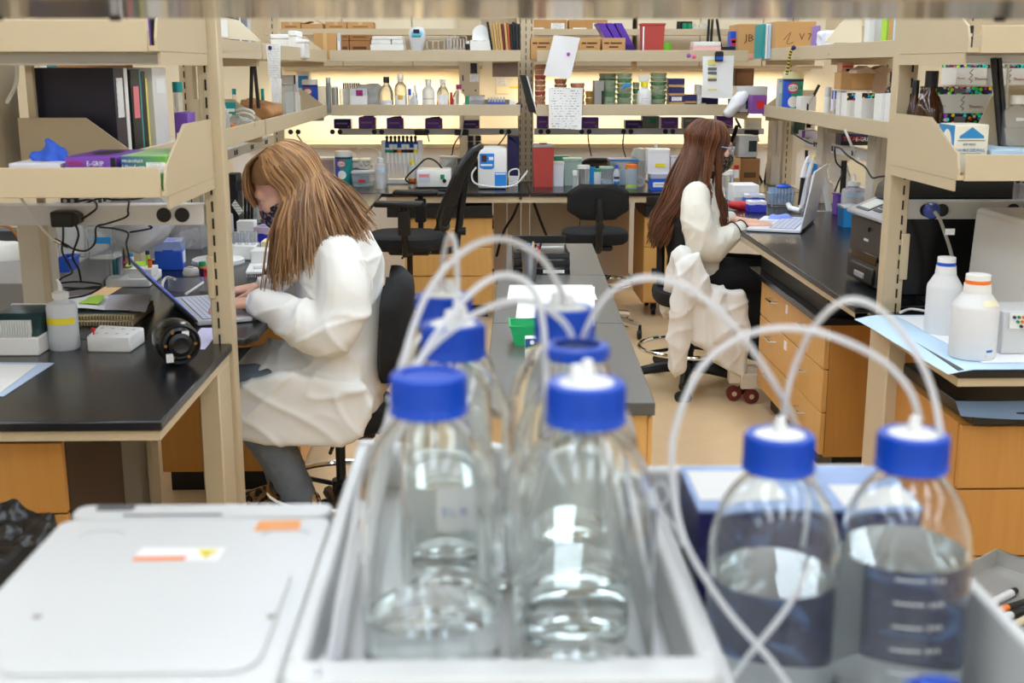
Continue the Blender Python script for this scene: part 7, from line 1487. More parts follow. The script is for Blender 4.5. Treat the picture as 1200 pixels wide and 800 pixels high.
cable('white cord slanting down across the near left raceway', [at(a_, b_, Y=c_) for a_, b_, c_ in ((24, 232, 3.12), (30, 240, 3.13), (45, 262, 3.14), (56, 275, 3.14), (64, 281, 3.14))], 0.0035, WHITE)
cable('white cord hanging beside the left spine panel', [at(a_, b_, Y=c_) for a_, b_, c_ in ((18, 63, 3.1), (20, 80, 3.1), (18, 100, 3.1), (8, 120, 3.12))], 0.005, WHITE)
# wash bottle
zB = BT
bb = bottle('white wash bottle with a yellow label on the near left bench', 45, 81, 330, at(62, 412, Z=BT).y, zB, 'wash', mat('ldpe plastic', (228, 230, 234), 0.4, trans=0.25), WHITE, band=(YELLOW, 0.38, 0.47, 0.38), name='wash_bottle', fill=0.3)
# ribbed green device
x, w_, h = sp(-14, 42, 370, at(20, 417, Z=BT).y, zB); t = thing('rocker_device', 'white and dark green device with striped grille at the left edge', 'device', (x, at(20, 417, Z=BT).y, zB))
BX(-w_ / 2, w_ / 2, 0, 0.16, 0, h * 0.45, 0.003).b('base', WHITE, t); PRI([(0.012, h * 0.45), (0.15, h * 0.45), (0.15, h), (0.05, h * 0.97)], 'X', -w_ / 2 + 0.004, w_ / 2 - 0.004, 0.002).b('hood', mat('dark green plastic', (30, 58, 60), 0.4), t)
for k in range(13): BX(-w_ / 2 + 0.02 + k * 0.0065, -w_ / 2 + 0.023 + k * 0.0065, 0.002, 0.02, h * 0.46, h * 0.86).b('grille_bar', PAPER, t, smooth=0)
BX(-w_ / 2, w_ / 2, 0.15, 0.16, h * 0.45, h * 1.02, 0.002).b('rear_frame', WHITE, t)
# blue pad paper
P = [at(-40, 462, Z=zB + .002), at(4, 464, Z=zB + .002), at(64, 425, Z=zB + .002), at(-40, 424, Z=zB + .002)]
sheet('pale blue absorbent sheet at the left edge of the near left bench', P, mat('pad blue', (188, 206, 232), 0.8), 'absorbent_sheet', thick=0.001)
P = [at(-38, 458, Z=zB + .004), at(0, 460, Z=zB + .004), at(44, 427, Z=zB + .004), at(-38, 426, Z=zB + .004)]; sheet('white printed page on the pale blue sheet', P, LINES, 'printed_page')
# notebooks and papers
def flat(label, corners, z0, th, m, name, cat, rings=False, group=None):
    P = [at(*c, Z=z0) for c in corners]; t = thing(name, label, cat, (P[0].x, P[0].y, z0), 0, group)
    PRI([(p.x - P[0].x, p.y - P[0].y) for p in P], 'Z', 0, th, 0.001).b('pages', m, t, smooth=0)
    if rings:
        a, b = P[0] - P[0], P[1] - P[0]
        for k in range(22): c = a.lerp(b, (k + 0.7) / 22.4); TU([(c.x, c.y + 0.006, th), (c.x, c.y - 0.003, th * 0.8), (c.x, c.y - 0.003, th * 0.2), (c.x, c.y + 0.006, 0.001)], 0.0014, 5).b('ring_loop', mat('dark spiral', (90, 74, 54), 0.4, metal=0.5), t)
    return t
KP = mat('kraft cover pages', (214, 196, 158), 0.7)
flat('spiral notebook at the bottom of the pile behind the wash bottle', ((78, 382), (156, 382), (181, 362), (86, 360)), zB + 0.0005, 0.014, KP, 'notebook', 'notebook', True)
flat('spiral notebook second from the bottom behind the wash bottle', ((77, 375), (157, 374), (180, 356), (84, 354)), zB + 0.0155, 0.012, KP, 'notebook', 'notebook', True)
flat('dark glossy magazine on the spiral notebooks', ((76, 367), (150, 367), (166, 352), (84, 352)), zB + 0.029, 0.004, mat('dark magazine', (80, 96, 104), 0.3, var=0.5, vscale=60), 'magazine', 'magazine')
sheet('white papers fanned over the notebook pile', [at(66, 362, Z=zB + .045), at(122, 364, Z=zB + .037), at(130, 348, Z=zB + .038), at(72, 349, Z=zB + .045)], PAPER, 'loose_papers', curl=0.008)
sheet('grey handwritten page at the right of the notebook pile', [at(122, 363, Z=zB + .040), at(171, 366, Z=zB + .037), at(177, 346, Z=zB + .039), at(128, 346, Z=zB + .042)], mat('greyish page', (206, 204, 212), 0.8), 'loose_papers', curl=0.004)
sheet('lime sticky note lying on the fanned papers', [at(91, 356, Z=zB + .05), at(115, 357, Z=zB + .046), at(123, 346, Z=zB + .05), at(104, 348, Z=zB + .05)], LIME, 'sticky_note', curl=0.004)
# foam block
P = [at(x, y, Z=zB) for x, y in ((103, 412), (153, 413), (170, 401), (118, 398))]; t = thing('foam_block', 'white foam tube block with a red pin on the near left bench', 'block', (P[0].x, P[0].y, zB)); O = P[0]
foam = mat('white foam', (232, 232, 230), 0.8, bump=0.3, bscale=300); PRI([((p - O).x, (p - O).y) for p in P], 'Z', 0, 0.042, 0.003).b('block', foam, t)
for i in range(4):
    for j in range(2): c = P[0].lerp(P[1], (i + 0.6) / 4.2).lerp(P[3].lerp(P[2], (i + 0.6) / 4.2), (j + 0.6) / 2.2) - O; CY((c.x, c.y, 0.0422), 0.005, 0.0006, seg=12).b('tube_hole', mat('hole grey', (196, 196, 194), 0.8), t)
TU([(0.012, 0.02, 0.042), (0.012, 0.02, 0.05)], 0.002, 6).ball((0.012, 0.02, 0.055), 0.0062, 10, 8).b('red_pin', RED, t)
# black motor lying on its side
c = at(206, 399, Y=2.97); t = thing('rotor_unit', 'black round motor unit lying on its side on the near left bench', 'device', (c.x, c.y, zB + 0.0565), 0.45)
X_ = Matrix.Rotation(PI / 2, 4, 'X'); LA([(0.03, 0.052), (0.036, 0.054), (0.046, 0.05), (0.054, 0.03), (0.055, -0.02), (0.05, -0.05), (0.03, -0.06)], 32, M=X_).b('housing', GLOSSBLACK, t)
LA([(0.042, 0.05), (0.048, 0.056), (0.052, 0.05)], 32, M=X_).b('front_ring', BLACK, t); LA([(0.012, 0.052), (0.028, 0.053), (0.03, 0.06), (0.02, 0.066), (0.012, 0.062)], 24, M=X_).b('hub', BLACK, t)
for k in range(6): a = k * PI / 3; CY((0.037 * math.cos(a), -0.058, 0.037 * math.sin(a)), 0.004, 0.006, axis='Y', seg=10).b('bolt', mat('bronze bolt', (150, 110, 60), 0.3, metal=1), t)
for a, b, s in ((0.0, 0.02, 1), (-0.042, -0.034, 1)): BX(a + 0.005, a + 0.022, -0.0585, -0.0565, b - 0.008, b + 0.014).b('printed_label', SMALLPR, t, smooth=0)
P = [at(214, 409, Z=zB + .001), at(240, 409, Z=zB + .001), at(260, 384, Z=zB + .001), at(236, 384, Z=zB + .001)]; sheet('lavender paper under the edge of the black motor unit', P, mat('lavender paper', (206, 202, 234), 0.6), 'paper_sheet')
# laptop of the fair haired person
def laptop(label, A, B, C, D, ang, sh, base_m, key_m, scr):
    """A,B hinge edge ends; C,D opposite ends (world, bench height)"""
    A, B, C, D = V(A), V(B), V(C), V(D); ex = (B - A); L = ex.length; ex.normalize(); ey = (D - A); ey = (ey - ex * ey.dot(ex)); W_ = ey.length; ey.normalize(); rz = math.atan2(ex.y, ex.x)
    fl = 1 if ex.cross(ey).z > 0 else -1
    t = thing('laptop', label, 'laptop', A, rz)
    BX(0, L, min(0, fl * W_), max(0, fl * W_), 0.002, 0.016, 0.003).b('base', base_m, t)
    kb = BX(L * 0.06, L * 0.94, min(fl * W_ * 0.12, fl * W_ * 0.6), max(fl * W_ * 0.12, fl * W_ * 0.6), 0.016, 0.0166).b('keyboard', mat('key well', (60, 62, 66), 0.5), t, smooth=0)
    for r_ in range(5):
        km = MB()
        for k in range(13): a = L * 0.07 + k * L * 0.86 / 13; b = fl * W_ * (0.135 + r_ * 0.092); km.box(a, a + L * 0.86 / 13 * 0.86, min(b, b + fl * W_ * 0.078), max(b, b + fl * W_ * 0.078), 0.0166, 0.0182)
        o = km.b('key_row', key_m, kb, smooth=0); o['kind'] = 'stuff'
    BX(L * 0.36, L * 0.64, min(fl * W_ * 0.66, fl * W_ * 0.94), max(fl * W_ * 0.66, fl * W_ * 0.94), 0.016, 0.0163).b('trackpad', GREYW, t, smooth=0)
    M = Matrix.Translation((0, 0, 0.014)) @ Matrix.Rotation(fl * ang, 4, 'X')
    s_ = BX(0, L, -0.004 if fl > 0 else -0.004, 0.004, 0, sh, 0.002, M=M).b('screen_lid', base_m if scr is None else mat('dark lid', (52, 54, 60), 0.35), t)
    BX(L * 0.03, L * 0.97, min(fl * 0.0041, fl * 0.0048), max(fl * 0.0041, fl * 0.0048), sh * 0.06, sh * 0.96, M=M).b('display', scr or mat('screen image', (150, 160, 200), 0.2, emit=0.6), s_, smooth=0)
    CY((L * 0.1, 0, 0.012), 0.006, L * 0.8, axis='X', seg=10).b('hinge', BLACK, t)
    return t
SCR = mat('blue screen image', (70, 90, 210), 0.2, emit=0.5, var=0.3, vscale=20)
laptop('silver laptop with a glowing blue screen under the hands of the fair haired person', at(232, 383, Z=BT), at(203, 354, Z=BT), at(252, 352, Z=BT), at(297, 378, Z=BT), R(43), 0.2, mat('silver laptop', (196, 198, 204), 0.35, metal=0.4), mat('silver keys', (206, 208, 216), 0.4), SCR)
# pen block, tip box, bins, goggles
P = [at(x, y, Z=BT) for x, y in ((124, 337), (176, 336), (190, 324), (140, 316))]; O = P[0]; t = thing('foam_block', 'white stepped foam block holding pen tubes behind the notebooks', 'block', (O.x, O.y, BT)); Q = [((p - O).x, (p - O).y) for p in P]; PRI(Q, 'Z', 0, 0.028, 0.003).b('lower_block', foam, t)
x0, y0 = Q[0]; BX(0.07, 0.15, 0.03, 0.12, 0.028, 0.06, 0.003).b('upper_block', foam, t)
for k, (px, pyt, m_, cm) in enumerate(((129, 284, GREYW, BLACK), (133.5, 276, mat('teal pen', (40, 130, 140), 0.4), BLACK), (139, 286, mat('violet grey pen', (150, 150, 170), 0.4), BLACK))):
    a = at(px + 2, 322, Y=O.y + 0.03); b = at(px, pyt, Y=O.y + 0.05); tt = thing('pen_tube', ('left', 'tall middle', 'right')[k] + ' of the three pen tubes standing in the foam block', 'pen', (0, 0, 0)); TU([a, a.lerp(b, 0.75)], 0.0085, 10).b('barrel', m_, tt); TU([a.lerp(b, 0.75), b], 0.0065, 10, r2=0.004).b('cap', cm, tt)
zt = BT + 0.0605; bx = lambda px, Y: at(px, 305, Y=Y).x
P = [at(x, y, Z=zt) for x, y in ((146, 312), (171, 312), (174, 306), (152, 306))]; sheet('lime sticky note on the stepped foam block', P, LIME, 'sticky_note')
for k, (px, pyt, c1, c2, lb) in enumerate(((152.5, 297, SKYBLUE, WHITE, 'small blue capped glue tube behind the foam block'), (171.5, 294, NAVY, LIME, 'small lime bottle with dark blue cap behind the foam block'))): bottle(lb, px - 2.5, px + 3, pyt, 4.13, zt, 'vial', c2, c1)
bottle('red stopper on the corner of the stepped foam block', 172, 177, 304, 4.08, zt, 'jar', ORANGE, RED, name='stopper', cat='stopper'); tag(TU([at(140, 304, Y=4.3), at(149, 311, Y=4.2)], 0.006, 8).b('pink_pen', mat('hot pink', (240, 80, 160), 0.4)), 'pink highlighter lying behind the pen tubes', 'pen')
tip_box('blue pipette tip box with a clear lid left of the near left post', 180, 212, 283, at(196, 317, Z=BT).y, BT, BLUE, mat('lid haze', (170, 190, 240), 0.25, trans=0.4), dep=0.11, rz=0.12)
tub('frosted clear bin with crumpled bags beside the near left post', 197, 236, 258, 4.9, BT, mat('frosted clear', (226, 226, 230), 0.25, trans=0.75, ior=1.15), dep=0.12, inner=None)
g = MB(); c = at(217, 279, Y=4.96); limb(g, [c + V((-0.03, 0, -0.02)), c + V((0.03, 0, 0.01))], [0.035, 0.03]); gm = fuse(g, 0.005, 2); folds(gm, 0.012, f1=(26, 26, 26), f2=(50, 50, 50)); o = bpy.data.objects.new('plastic_bag', gm); SC.collection.objects.link(o); gm.materials.append(FROST); gm.shade_smooth(); tag(o, 'crumpled clear bag inside the frosted bin', 'bag')
c = at(256, 308, Z=BT); t = thing('ice_pan_lid', 'round white foam lid lying on the bench behind the near left post', 'lid', (c.x, c.y, BT)); LA([(0.09, 0), (0.098, 0.004), (0.098, 0.016), (0.09, 0.02), (1e-4, 0.024)], 40, close=False).b('disc', WHITE, t); LA([(0.096, 0.0), (0.1, 0.0), (0.1, 0.006), (0.098, 0.008)], 40).b('rim', GREYW, t)
bottle('amber vial with green cap and dark label left of the post', 231.5, 240.5, 307, 4.2, BT, 'vial', mat('yellow liquid', (200, 170, 40), 0.15, trans=0.3), GREEN, band=(NAVY, 0.1, 0.6, 0.22), name='sample_vial', cat='vial')
t = thing('rubber_stopper', 'white foam plug beside the amber vial', 'plug', (at(224, 322, Z=BT).x, at(224, 322, Z=BT).y, BT)); LA([(0.028, 0), (0.03, 0.01), (0.024, 0.026), (1e-4, 0.028)], 20, close=False).b('plug', WHITE, t); LA([(0.012, 0.0275), (0.014, 0.03), (1e-4, 0.031)], 16, close=False).b('nub', GREYW, t)
t = thing('safety_goggles', 'clear safety goggles lying in front of the amber vial', 'goggles', (0, 0, 0)); c = at(221, 334, Z=BT + 0.02)
GR(lambda u, v: c + V((0.075 * math.sin(R(-75 + 150 * u)), 0.03 - 0.05 * math.cos(R(-75 + 150 * u)), -0.018 + 0.045 * v)), 20, 5, 0.002).b('lens', CLEARP, t)
TU([at(205, 327, Z=BT + .03), at(196, 325, Z=BT + .03), at(191, 330, Z=BT + .02), at(190, 341, Z=BT + .006)], 0.005, 8, smooth=5).b('side_arm', WHITE, t); TU([at(238, 331, Z=BT + .03), at(228, 338, Z=BT + .02), at(217, 345, Z=BT + .008)], 0.0045, 8).b('side_arm', GREYW, t)
t = thing('tube_box', 'red plastic box lying behind the near left post', 'box', (at(262, 322, Z=BT).x, at(262, 328, Z=BT).y, BT), 0.25); BX(-0.045, 0.04, 0, 0.12, 0, 0.03, 0.003).b('base', RED, t); BX(-0.045, 0.04, 0, 0.12, 0.031, 0.042, 0.003).b('lid', mat('clear red', (206, 50, 60), 0.2), t)
bottle('purple capped vial by the safety goggles', 233, 238, 325, 4.02, BT, 'vial', CLEARP, PURPLE, name='sample_vial', cat='vial')
# things beyond the post on the left aisle bench
t = thing('tube_rack', 'white rack with tall clear tubes right of the near left post', 'rack', (at(284, 300, Y=4.62).x, 4.62, BT)); x, w_, h = sp(268, 300, 288, 4.62, BT); BX(-w_ / 2, w_ / 2, 0, 0.1, 0, h, 0.004).b('block', WHITE, t)
for i in range(4):
    for j in range(2): CY((-w_ / 2 + w_ * (i + 0.5) / 4, 0.025 + 0.05 * j, h * 0.5), 0.009, 0.075, seg=12).b('tube', CLEARP, t)
carton('white folded card behind the clear tubes', 277, 298, 259, 5.0, BT, 0.06, PAPER, name='card_box', cat='box', st=((GREYW, 0.1, 0.9, 0.1, 0.2),))
tip_box('blue tip box behind the tall clear tubes', 296, 316, 266, 4.88, BT, mat('deep blue', (40, 50, 180), 0.35), mat('pinkish lid', (220, 200, 220), 0.25, trans=0.4), dep=0.1, rz=-0.2)
tip_box('blue and cream tip box near the white carton', 305, 333, 283, 4.62, BT, MATS['deep blue'], mat('cream lid', (236, 226, 180), 0.4), dep=0.09)
carton('plain white carton in front of the cream lidded tip box', 293, 324, 294, 4.42, BT, 0.1, WHITE, name='white_case', cat='case', st=((GREYW, 0.02, 0.98, 0.02, 0.12),))
P = [at(x, y, Z=BT) for x, y in ((288, 325), (308, 325), (314, 314), (293, 314))]; O = P[0]; t = thing('comb_rack', 'white toothed plate lying on the aisle bench', 'plate', (O.x, O.y, BT)); PRI([((p - O).x, (p - O).y) for p in P], 'Z', 0.012, 0.02, 0.001).b('plate', WHITE, t)
for k in range(7): BX(0.002 + 0.0075 * k, 0.005 + 0.0075 * k, 0.001, 0.006, 0, 0.012).b('tooth', GREYW, t, smooth=0)
t = thing('pipette', 'white pipette with a yellow ring lying by the coat', 'pipette', at(326, 316, Z=BT + 0.012), 0.9); TU([(-0.05, 0.03, 0.01), (-0.02, 0.012, 0.012), (0.02, -0.005, 0.004)], 0.014, 10, smooth=3).b('handle', WHITE, t); TU([(0.02, -0.005, 0.004), (0.05, -0.02, 0)], 0.011, 10).b('ring', YELLOW, t); TU([(-0.05, 0.03, 0.01), (-0.075, 0.045, 0.012)], 0.009, 8).b('plunger', GREYW, t)
P = [at(317, 273, Z=BT + .002), at(338, 277, Z=BT + .002), at(345, 269, Z=BT + .002), at(326, 265, Z=BT + .002)]; sheet('white sheet on the aisle bench behind the tip boxes', P, PAPER)
# black stand instrument
x, w_, h = sp(262, 300, 205, 5.3, BT); t = thing('plate_reader', 'black stand instrument with a slanted white label behind the post', 'device', (x, 5.3, BT))
BX(-w_ / 2, w_ / 2, 0.0, 0.16, 0, 0.03, 0.004).b('base', BLACK, t); BX(-w_ / 2, -w_ / 2 + 0.05, 0.03, 0.14, 0.03, h, 0.004).b('column', BLACK, t); PRI([(-w_ / 2 + 0.05, h * 0.72), (w_ / 2, h * 0.86), (w_ / 2, h * 1.0), (-w_ / 2 + 0.05, h * 0.88)], 'Y', 0.0, 0.12, 0.003).b('head', mat('dark steel', (70, 70, 74), 0.3, metal=0.6), t)
PRI([(-w_ * 0.3, h * 0.52), (-w_ * 0.08, h * 0.34), (w_ * 0.05, h * 0.42), (-w_ * 0.18, h * 0.6)], 'Y', -0.004, 0.0).b('label_plate', SMALLPR, t, smooth=0)
for k in range(3): tag(TU([at(288 + 4 * k, 196 - k, Y=5.6), at(287 + 4 * k, 262, Y=5.6)], 0.007, 8).b('black_rod', BLACK), ('first', 'second', 'third')[k] + ' thick black rod from the post behind the stand instrument', 'rod')
tub('clear beaker behind the black rods', 288, 304, 232, 5.75, BT, CLEARP, round_=True, name='beaker', cat='beaker'); bottle('clear square bottle right of the black rods', 299, 313, 226, 5.85, BT, 'square', mat('pale green plastic', (206, 226, 220), 0.15, trans=0.7), FROST)
cable('black cable looped on the bench before the beaker', [at(a_, b_, Z=BT + .006) for a_, b_ in ((296, 252), (305, 246), (312, 242), (316, 250), (308, 257), (290, 258))], 0.004)
bottle('white dispenser bottle with yellow tip right behind the post', 259, 271, 236, 5.2, BT, 'wash', FROST, YELLOW)
# ledge things seen under the raceway
Lz = 0.9055
tub('blue plastic bin on the low ledge behind the column', 64, 80, 303, 3.6, Lz, BLUE, dep=0.1)
tub('clear plastic tub on the ledge under the adapter', 64, 98, 262, 3.9, Lz, CLEARP, lidm=FROST, dep=0.1); tub('clear tub with blue print on the ledge', 100, 132, 266, 3.85, Lz, CLEARP, lidm=None, dep=0.1, band=(SKYBLUE, 0.3, 0.9, 0.5, 0.7))
g = MB(); c = at(160, 258, Y=3.95); g.ball(c, (0.12, 0.09, 0.1), 24, 14); gm = fuse(g, 0.008, 2); folds(gm, 0.014, f1=(11, 11, 11), f2=(30, 30, 30), ridge=1); o = bpy.data.objects.new('plastic_bag', gm); SC.collection.objects.link(o); gm.materials.append(mat('clear bag film', (226, 228, 232), 0.2, trans=0.5, ior=1.1)); gm.shade_smooth(); tag(o, 'large clear bulging bag behind the near left raceway', 'bag')
t = thing('socket_block', 'black socket block on top of the near left raceway', 'socket', (at(82, 236, Y=3.26).x, 3.25, 1.15)); BX(-0.022, 0.022, 0, 0.02, 0, 0.035, 0.002).b('block', BLACK, t)
for k in range(4): CY((-0.01 + 0.02 * (k % 2), -0.002, 0.01 + 0.014 * (k // 2)), 0.005, 0.003, axis='Y', seg=10).b('socket', GREYW, t)
# left edge beyond: covered thing, dark crate
g = MB(); Y_ = 3.9; limb(g, [at(-20, 318, Y=Y_), at(12, 312, Y=Y_)], [0.1, 0.08]); limb(g, [at(-10, 345, Y=Y_), at(22, 335, Y=Y_)], [0.11, 0.07]); limb(g, [at(10, 310, Y=Y_), at(30, 345, Y=Y_)], [0.05, 0.02]); gm = fuse(g, 0.009, 4); folds(gm, 0.012, f1=(6, 6, 6)); o = bpy.data.objects.new('dust_cover', gm); SC.collection.objects.link(o); gm.materials.append(WHITE); gm.shade_smooth(); tag(o, 'white cloth dust cover over a device at the left edge', 'cover')
t = thing('covered_device', 'dark device base under the white dust cover', 'device', (at(4, 380, Y=3.95).x, 3.82, BT)); BX(-0.16, 0.1, 0, 0.2, 0, 0.1, 0.006).b('base', mat('dark brown device', (54, 46, 40), 0.5), t); CY((-0.02, 0.1, 0.1), 0.02, 0.12).b('stem', BLACK, t)
t = thing('wire_crate', 'dark grey crate behind the dust cover', 'crate', (at(20, 320, Y=4.3).x, 4.3, BT)); BX(-0.1, 0.06, 0, 0.1, 0, 0.16, 0.003).b('body', mat('crate grey', (60, 64, 74), 0.5), t); TU([(-0.08, -0.01, 0.18), (0.0, -0.01, 0.17), (0.05, -0.01, 0.06)], 0.006, 6, smooth=4).b('strap', mat('brown strap', (160, 104, 40), 0.6), t)
for k, (xa, y0_, y1_) in enumerate(((4, 120, 178),)):
    c = at(-6, 150, Y=4.0); t = thing('hanging_apron', 'white apron with black straps hanging at the upper left edge', 'apron', (c.x, 4.0, 1.2)); GR(lambda u, v: (-0.1 + 0.13 * u, 0.01 * math.sin(9 * u), 0.0 + 0.33 * v), 10, 6, 0.003).b('cloth', WHITE, t)
    TU([(0.02, -0.01, 0.2), (0.0, -0.015, 0.1), (0.025, -0.01, 0.0)], 0.01, 8, smooth=4).b('strap', BLACK, t); MB().ball((-0.01, -0.02, 0.23), (0.035, 0.02, 0.04), 12, 8).b('buckle', BLACK, t)
# ================================================================ right aisle run, near right bench and shelves
YB = lambda px, py, z=BT: at(px, py, Z=z).y
YX = lambda px, py=110, X=1.70: at(px, py, X=X).y
# --- right upper shelf
t, w_, h = carton('kraft carton with faint handwriting at the right end of the back upper shelf', 866, 893, 28, 7.56, ZU + 0.004, 0.3, CARD); text('JBH', h * 0.3, MATS['dark print'], t, (-w_ * 0.22, -0.0012, h * 0.5), sx=1.1); BX(-w_ / 2, w_ / 2 * 0.9, -0.001, 0, 0, h * 0.16).b('pink_strip', mat('salmon tape', (224, 170, 140), 0.5), t, smooth=0)
for k, (a_, b_, m_, c_) in enumerate(((894, 897.5, TEAL, 'teal'), (898, 900.5, PAPER, 'white'), (901, 904.5, LBLUE, 'pale blue'))):
    x, w_, h = sp(a_, b_, 28, 7.1, ZU + 0.004); t = thing('file_folder', c_ + ' folder between the two handwritten kraft cartons', 'folder', (x, 7.1, ZU + 0.004)); BX(-w_ / 2, w_ / 2, 0, 0.2, 0, h, 0.001).b('cover', m_, t); BX(-w_ * 0.3, w_ * 0.3, 0.002, 0.198, h, h + 0.001).b('pages', PAPER, t, smooth=0)
t, w_, h = carton('wide kraft carton with scrawled marks on the right upper shelf', 910, 957, 25, 7.0, ZU + 0.004, 0.28, CARD); TU([(-w_ * 0.3, -0.001, h * 0.5), (-w_ * 0.12, -0.001, h * 0.72), (-w_ * 0.22, -0.001, h * 0.4), (-w_ * 0.05, -0.001, h * 0.44)], 0.0015, 4, smooth=3).b('scrawl', MATS['dark print'], t); text('V 77', h * 0.26, MATS['dark print'], t, (w_ * 0.08, -0.0012, h * 0.5))
carton('violet carton beside the wide kraft carton', 957.5, 962, 30, 6.25, ZU + 0.004, 0.1, MATS['lilac print'], st=((NAVY, 0.1, 0.9, 0.3, 0.5),))
def afolder(label, Y0, Y1, h, m, X=1.70, D=0.2, zb=ZU + 0.006):
    t = thing('file_folder', label, 'folder', (X, Y0, zb)); BX(0, D, 0, Y1 - Y0, 0, h, 0.001).b('cover', m, t); BX(0.003, D - 0.003, 0.003, Y1 - Y0 - 0.003, h, h + 0.001).b('pages', PAPER, t, smooth=0)
g = MB(); c = at(968, 38, Y=6.12); g.box(c.x - 0.02, c.x + 0.12, 6.05, 6.2, ZU + 0.01, ZU + 0.13); gm = fuse(g, 0.008, 3); folds(gm, 0.012, f1=(12, 12, 12)); o = bpy.data.objects.new('plastic_bag', gm); SC.collection.objects.link(o); gm.materials.append(mat('printed film', (226, 228, 240), 0.3, var=0.15, vscale=60)); gm.shade_smooth(); tag(o, 'pale printed plastic bag beside the violet carton', 'bag')
carton('low white tray of papers on the right upper shelf', 974, 1003, 38, 5.96, ZU + 0.006, 0.12, PAPER, name='white_tray', cat='tray', st=((GREYW, 0.05, 0.95, 0.8, 0.9),))
t = thing('shelf_divider', 'cream sloped divider on the right upper shelf', 'divider', (0, 0, 0)); P = [at(x, y, Y=5.84) for x, y in ((966, 50), (1010, 50), (1010, 22), (990, 22))]; PRI([(p.x, p.z) for p in P], 'Y', 5.842, 5.848).b('sheet', CREAM, t, smooth=0); BX(P[0].x + 0.02, P[1].x, 5.83, 5.841, ZU + 0.009, ZU + 0.02).b('foot', BEIGE, t, smooth=0)
for k, (px, m_, c_) in enumerate(((1012, WHITE, 'white'), (1024, CLEARP, 'clear'), (1032, LIME, 'lime'), (1040, mat('mustard card', (196, 160, 90), 0.6), 'mustard'), (1046, LBLUE, 'pale blue'), (1053, PAPER, 'thin white'), (1058, mat('bright lime', (170, 210, 40), 0.6), 'bright lime'))):
    Yk = at(px, 40, X=1.70).y; afolder(c_ + ' folder standing on the right upper shelf left of the post', Yk - 0.07, Yk - 0.005, 0.17 - 0.01 * (k % 3), m_)
# --- right lower shelf
wipes('teal wipes tub with blue lid band on the right lower shelf', 921, 945, 84, 6.83, ZL, mat('aqua label', (24, 150, 130), 0.45), mat('cream lid', (226, 220, 200), 0.4))
t = thing('twisted_cord', 'yellow and black twisted cord hung from the right upper shelf lip', 'cord', (0, 0, 0)); P = [at(x, y, Y=Y) for x, y, Y in ((930, 56, 6.52), (927, 60, 6.51), (925, 68, 6.53), (923.5, 78, 6.55), (922, 87, 6.57))]
q = spline(P, 5)
for k in range(len(q) - 1): TU([q[k], q[k + 1]], 0.008, 8).b('bead', (YELLOW, NAVY)[k % 2], t)
MB().ball(at(930, 56, Y=6.51), 0.013, 10, 8).b('hook', NAVY, t)
t, w_, h = carton('white cube carton with a black pen on it', 938, 957, 113, YX(938), ZL, 0.08, WHITE, name='white_case', cat='case', st=((BLACK, 0.42, 0.54, 0.1, 0.7),)); tag(TU([at(953, 113, Y=6.5), at(960, 99.5, Y=6.5)], 0.008, 10).b('marker_pen', BLACK), 'black marker pen sticking up behind the white cube carton', 'pen'); tag(TU([at(947.5, 122, Y=6.47), at(953, 111, Y=6.47)], 0.006, 8).b('marker_pen', GREYW), 'grey marker pen leaning on the white cube carton', 'pen')
bottle('small white tube bottle beside the shelf end panel', 968, 976, 102, YX(968), ZL, 'vial', WHITE, GREYW)
carton('grey bracket box beside the cord on the back corner', 913, 921, 92, 7.0, ZL, 0.05, GREYW, name='switch_box', cat='box', st=((WHITE, 0.1, 0.9, 0.6, 0.9),))
bottle('bottle with blue cap and yellow label on the right lower shelf', 976, 984, 105, YX(977), ZL, 'vial', mat('pale violet plastic', (220, 214, 236), 0.3), BLUE, band=(YELLOW, 0.1, 0.3, 0.4), band2=(MAGENTA, 0.0, 0.1, 0.4))
carton('tall narrow white carton on the right lower shelf', 985, 993, 99, 5.74, ZL, 0.06, WHITE, name='white_case', cat='case', st=((SMALLPR, 0.1, 0.9, 0.55, 0.85), (SMALLPR, 0.1, 0.9, 0.1, 0.4)))
DOT = dots_mat('spotted card', (24, 22, 26), 95)
t, w_, h = carton('white carton with a dark spotted top edge on the right lower shelf', 993, 1010, 109, 5.6, ZL, 0.09, WHITE, name='white_case', cat='case', st=((DOT, 0.0, 1.0, 0.78, 1.0), (BLACK, 0.05, 0.95, 0.0, 0.18), (SMALLPR, 0.6, 0.95, 0.25, 0.7)))
t, w_, h = carton('white carton with red and black spotted top on the right lower shelf', 1010.5, 1031, 109, 5.38, ZL, 0.1, WHITE, name='white_case', cat='case', st=((DOT, 0.0, 1.0, 0.86, 1.0), (BLUE, 0.0, 0.5, 0.0, 0.12), (BLACK, 0.94, 1.0, 0.0, 1.0)))
for k, (a_, b_) in enumerate(((1033, 1045.5), (1046, 1060))): carton(('tall white carton with small dark print beside the post', 'tall white carton half behind the near right post')[k], a_, b_, 110 - k * 0.5, 5.1 - 0.1 * k, ZL, 0.09, WHITE, name='white_case', cat='case', st=((SMALLPR, 0.3, 0.8, 0.68, 0.9),))
zz = sp(986, 1024, 104, 5.72, ZL)[2]
t = thing('riser_plate', 'thin metal riser plate over the white cartons', 'riser', (0, 0, 0)); P0, P1 = at(984, 105, Y=5.72), at(1028, 106, Y=5.72); BX(P0.x, P1.x, 5.71, 5.84, P0.z - 0.006, P0.z, 0.001).b('plate', GREYW, t, smooth=0)
for xx in (P0.x + 0.005, P1.x - 0.01): BX(xx, xx + 0.004, 5.82, 5.835, ZL, P0.z - 0.0062).b('support', GREYW, t, smooth=0)
carton('kraft carton standing on the metal riser plate', 986, 1025, 85, 5.715, P0.z, 0.11, CARD, st=((mat('lighter kraft', (212, 170, 112), 0.8), 0.34, 0.96, 0.05, 0.95),))
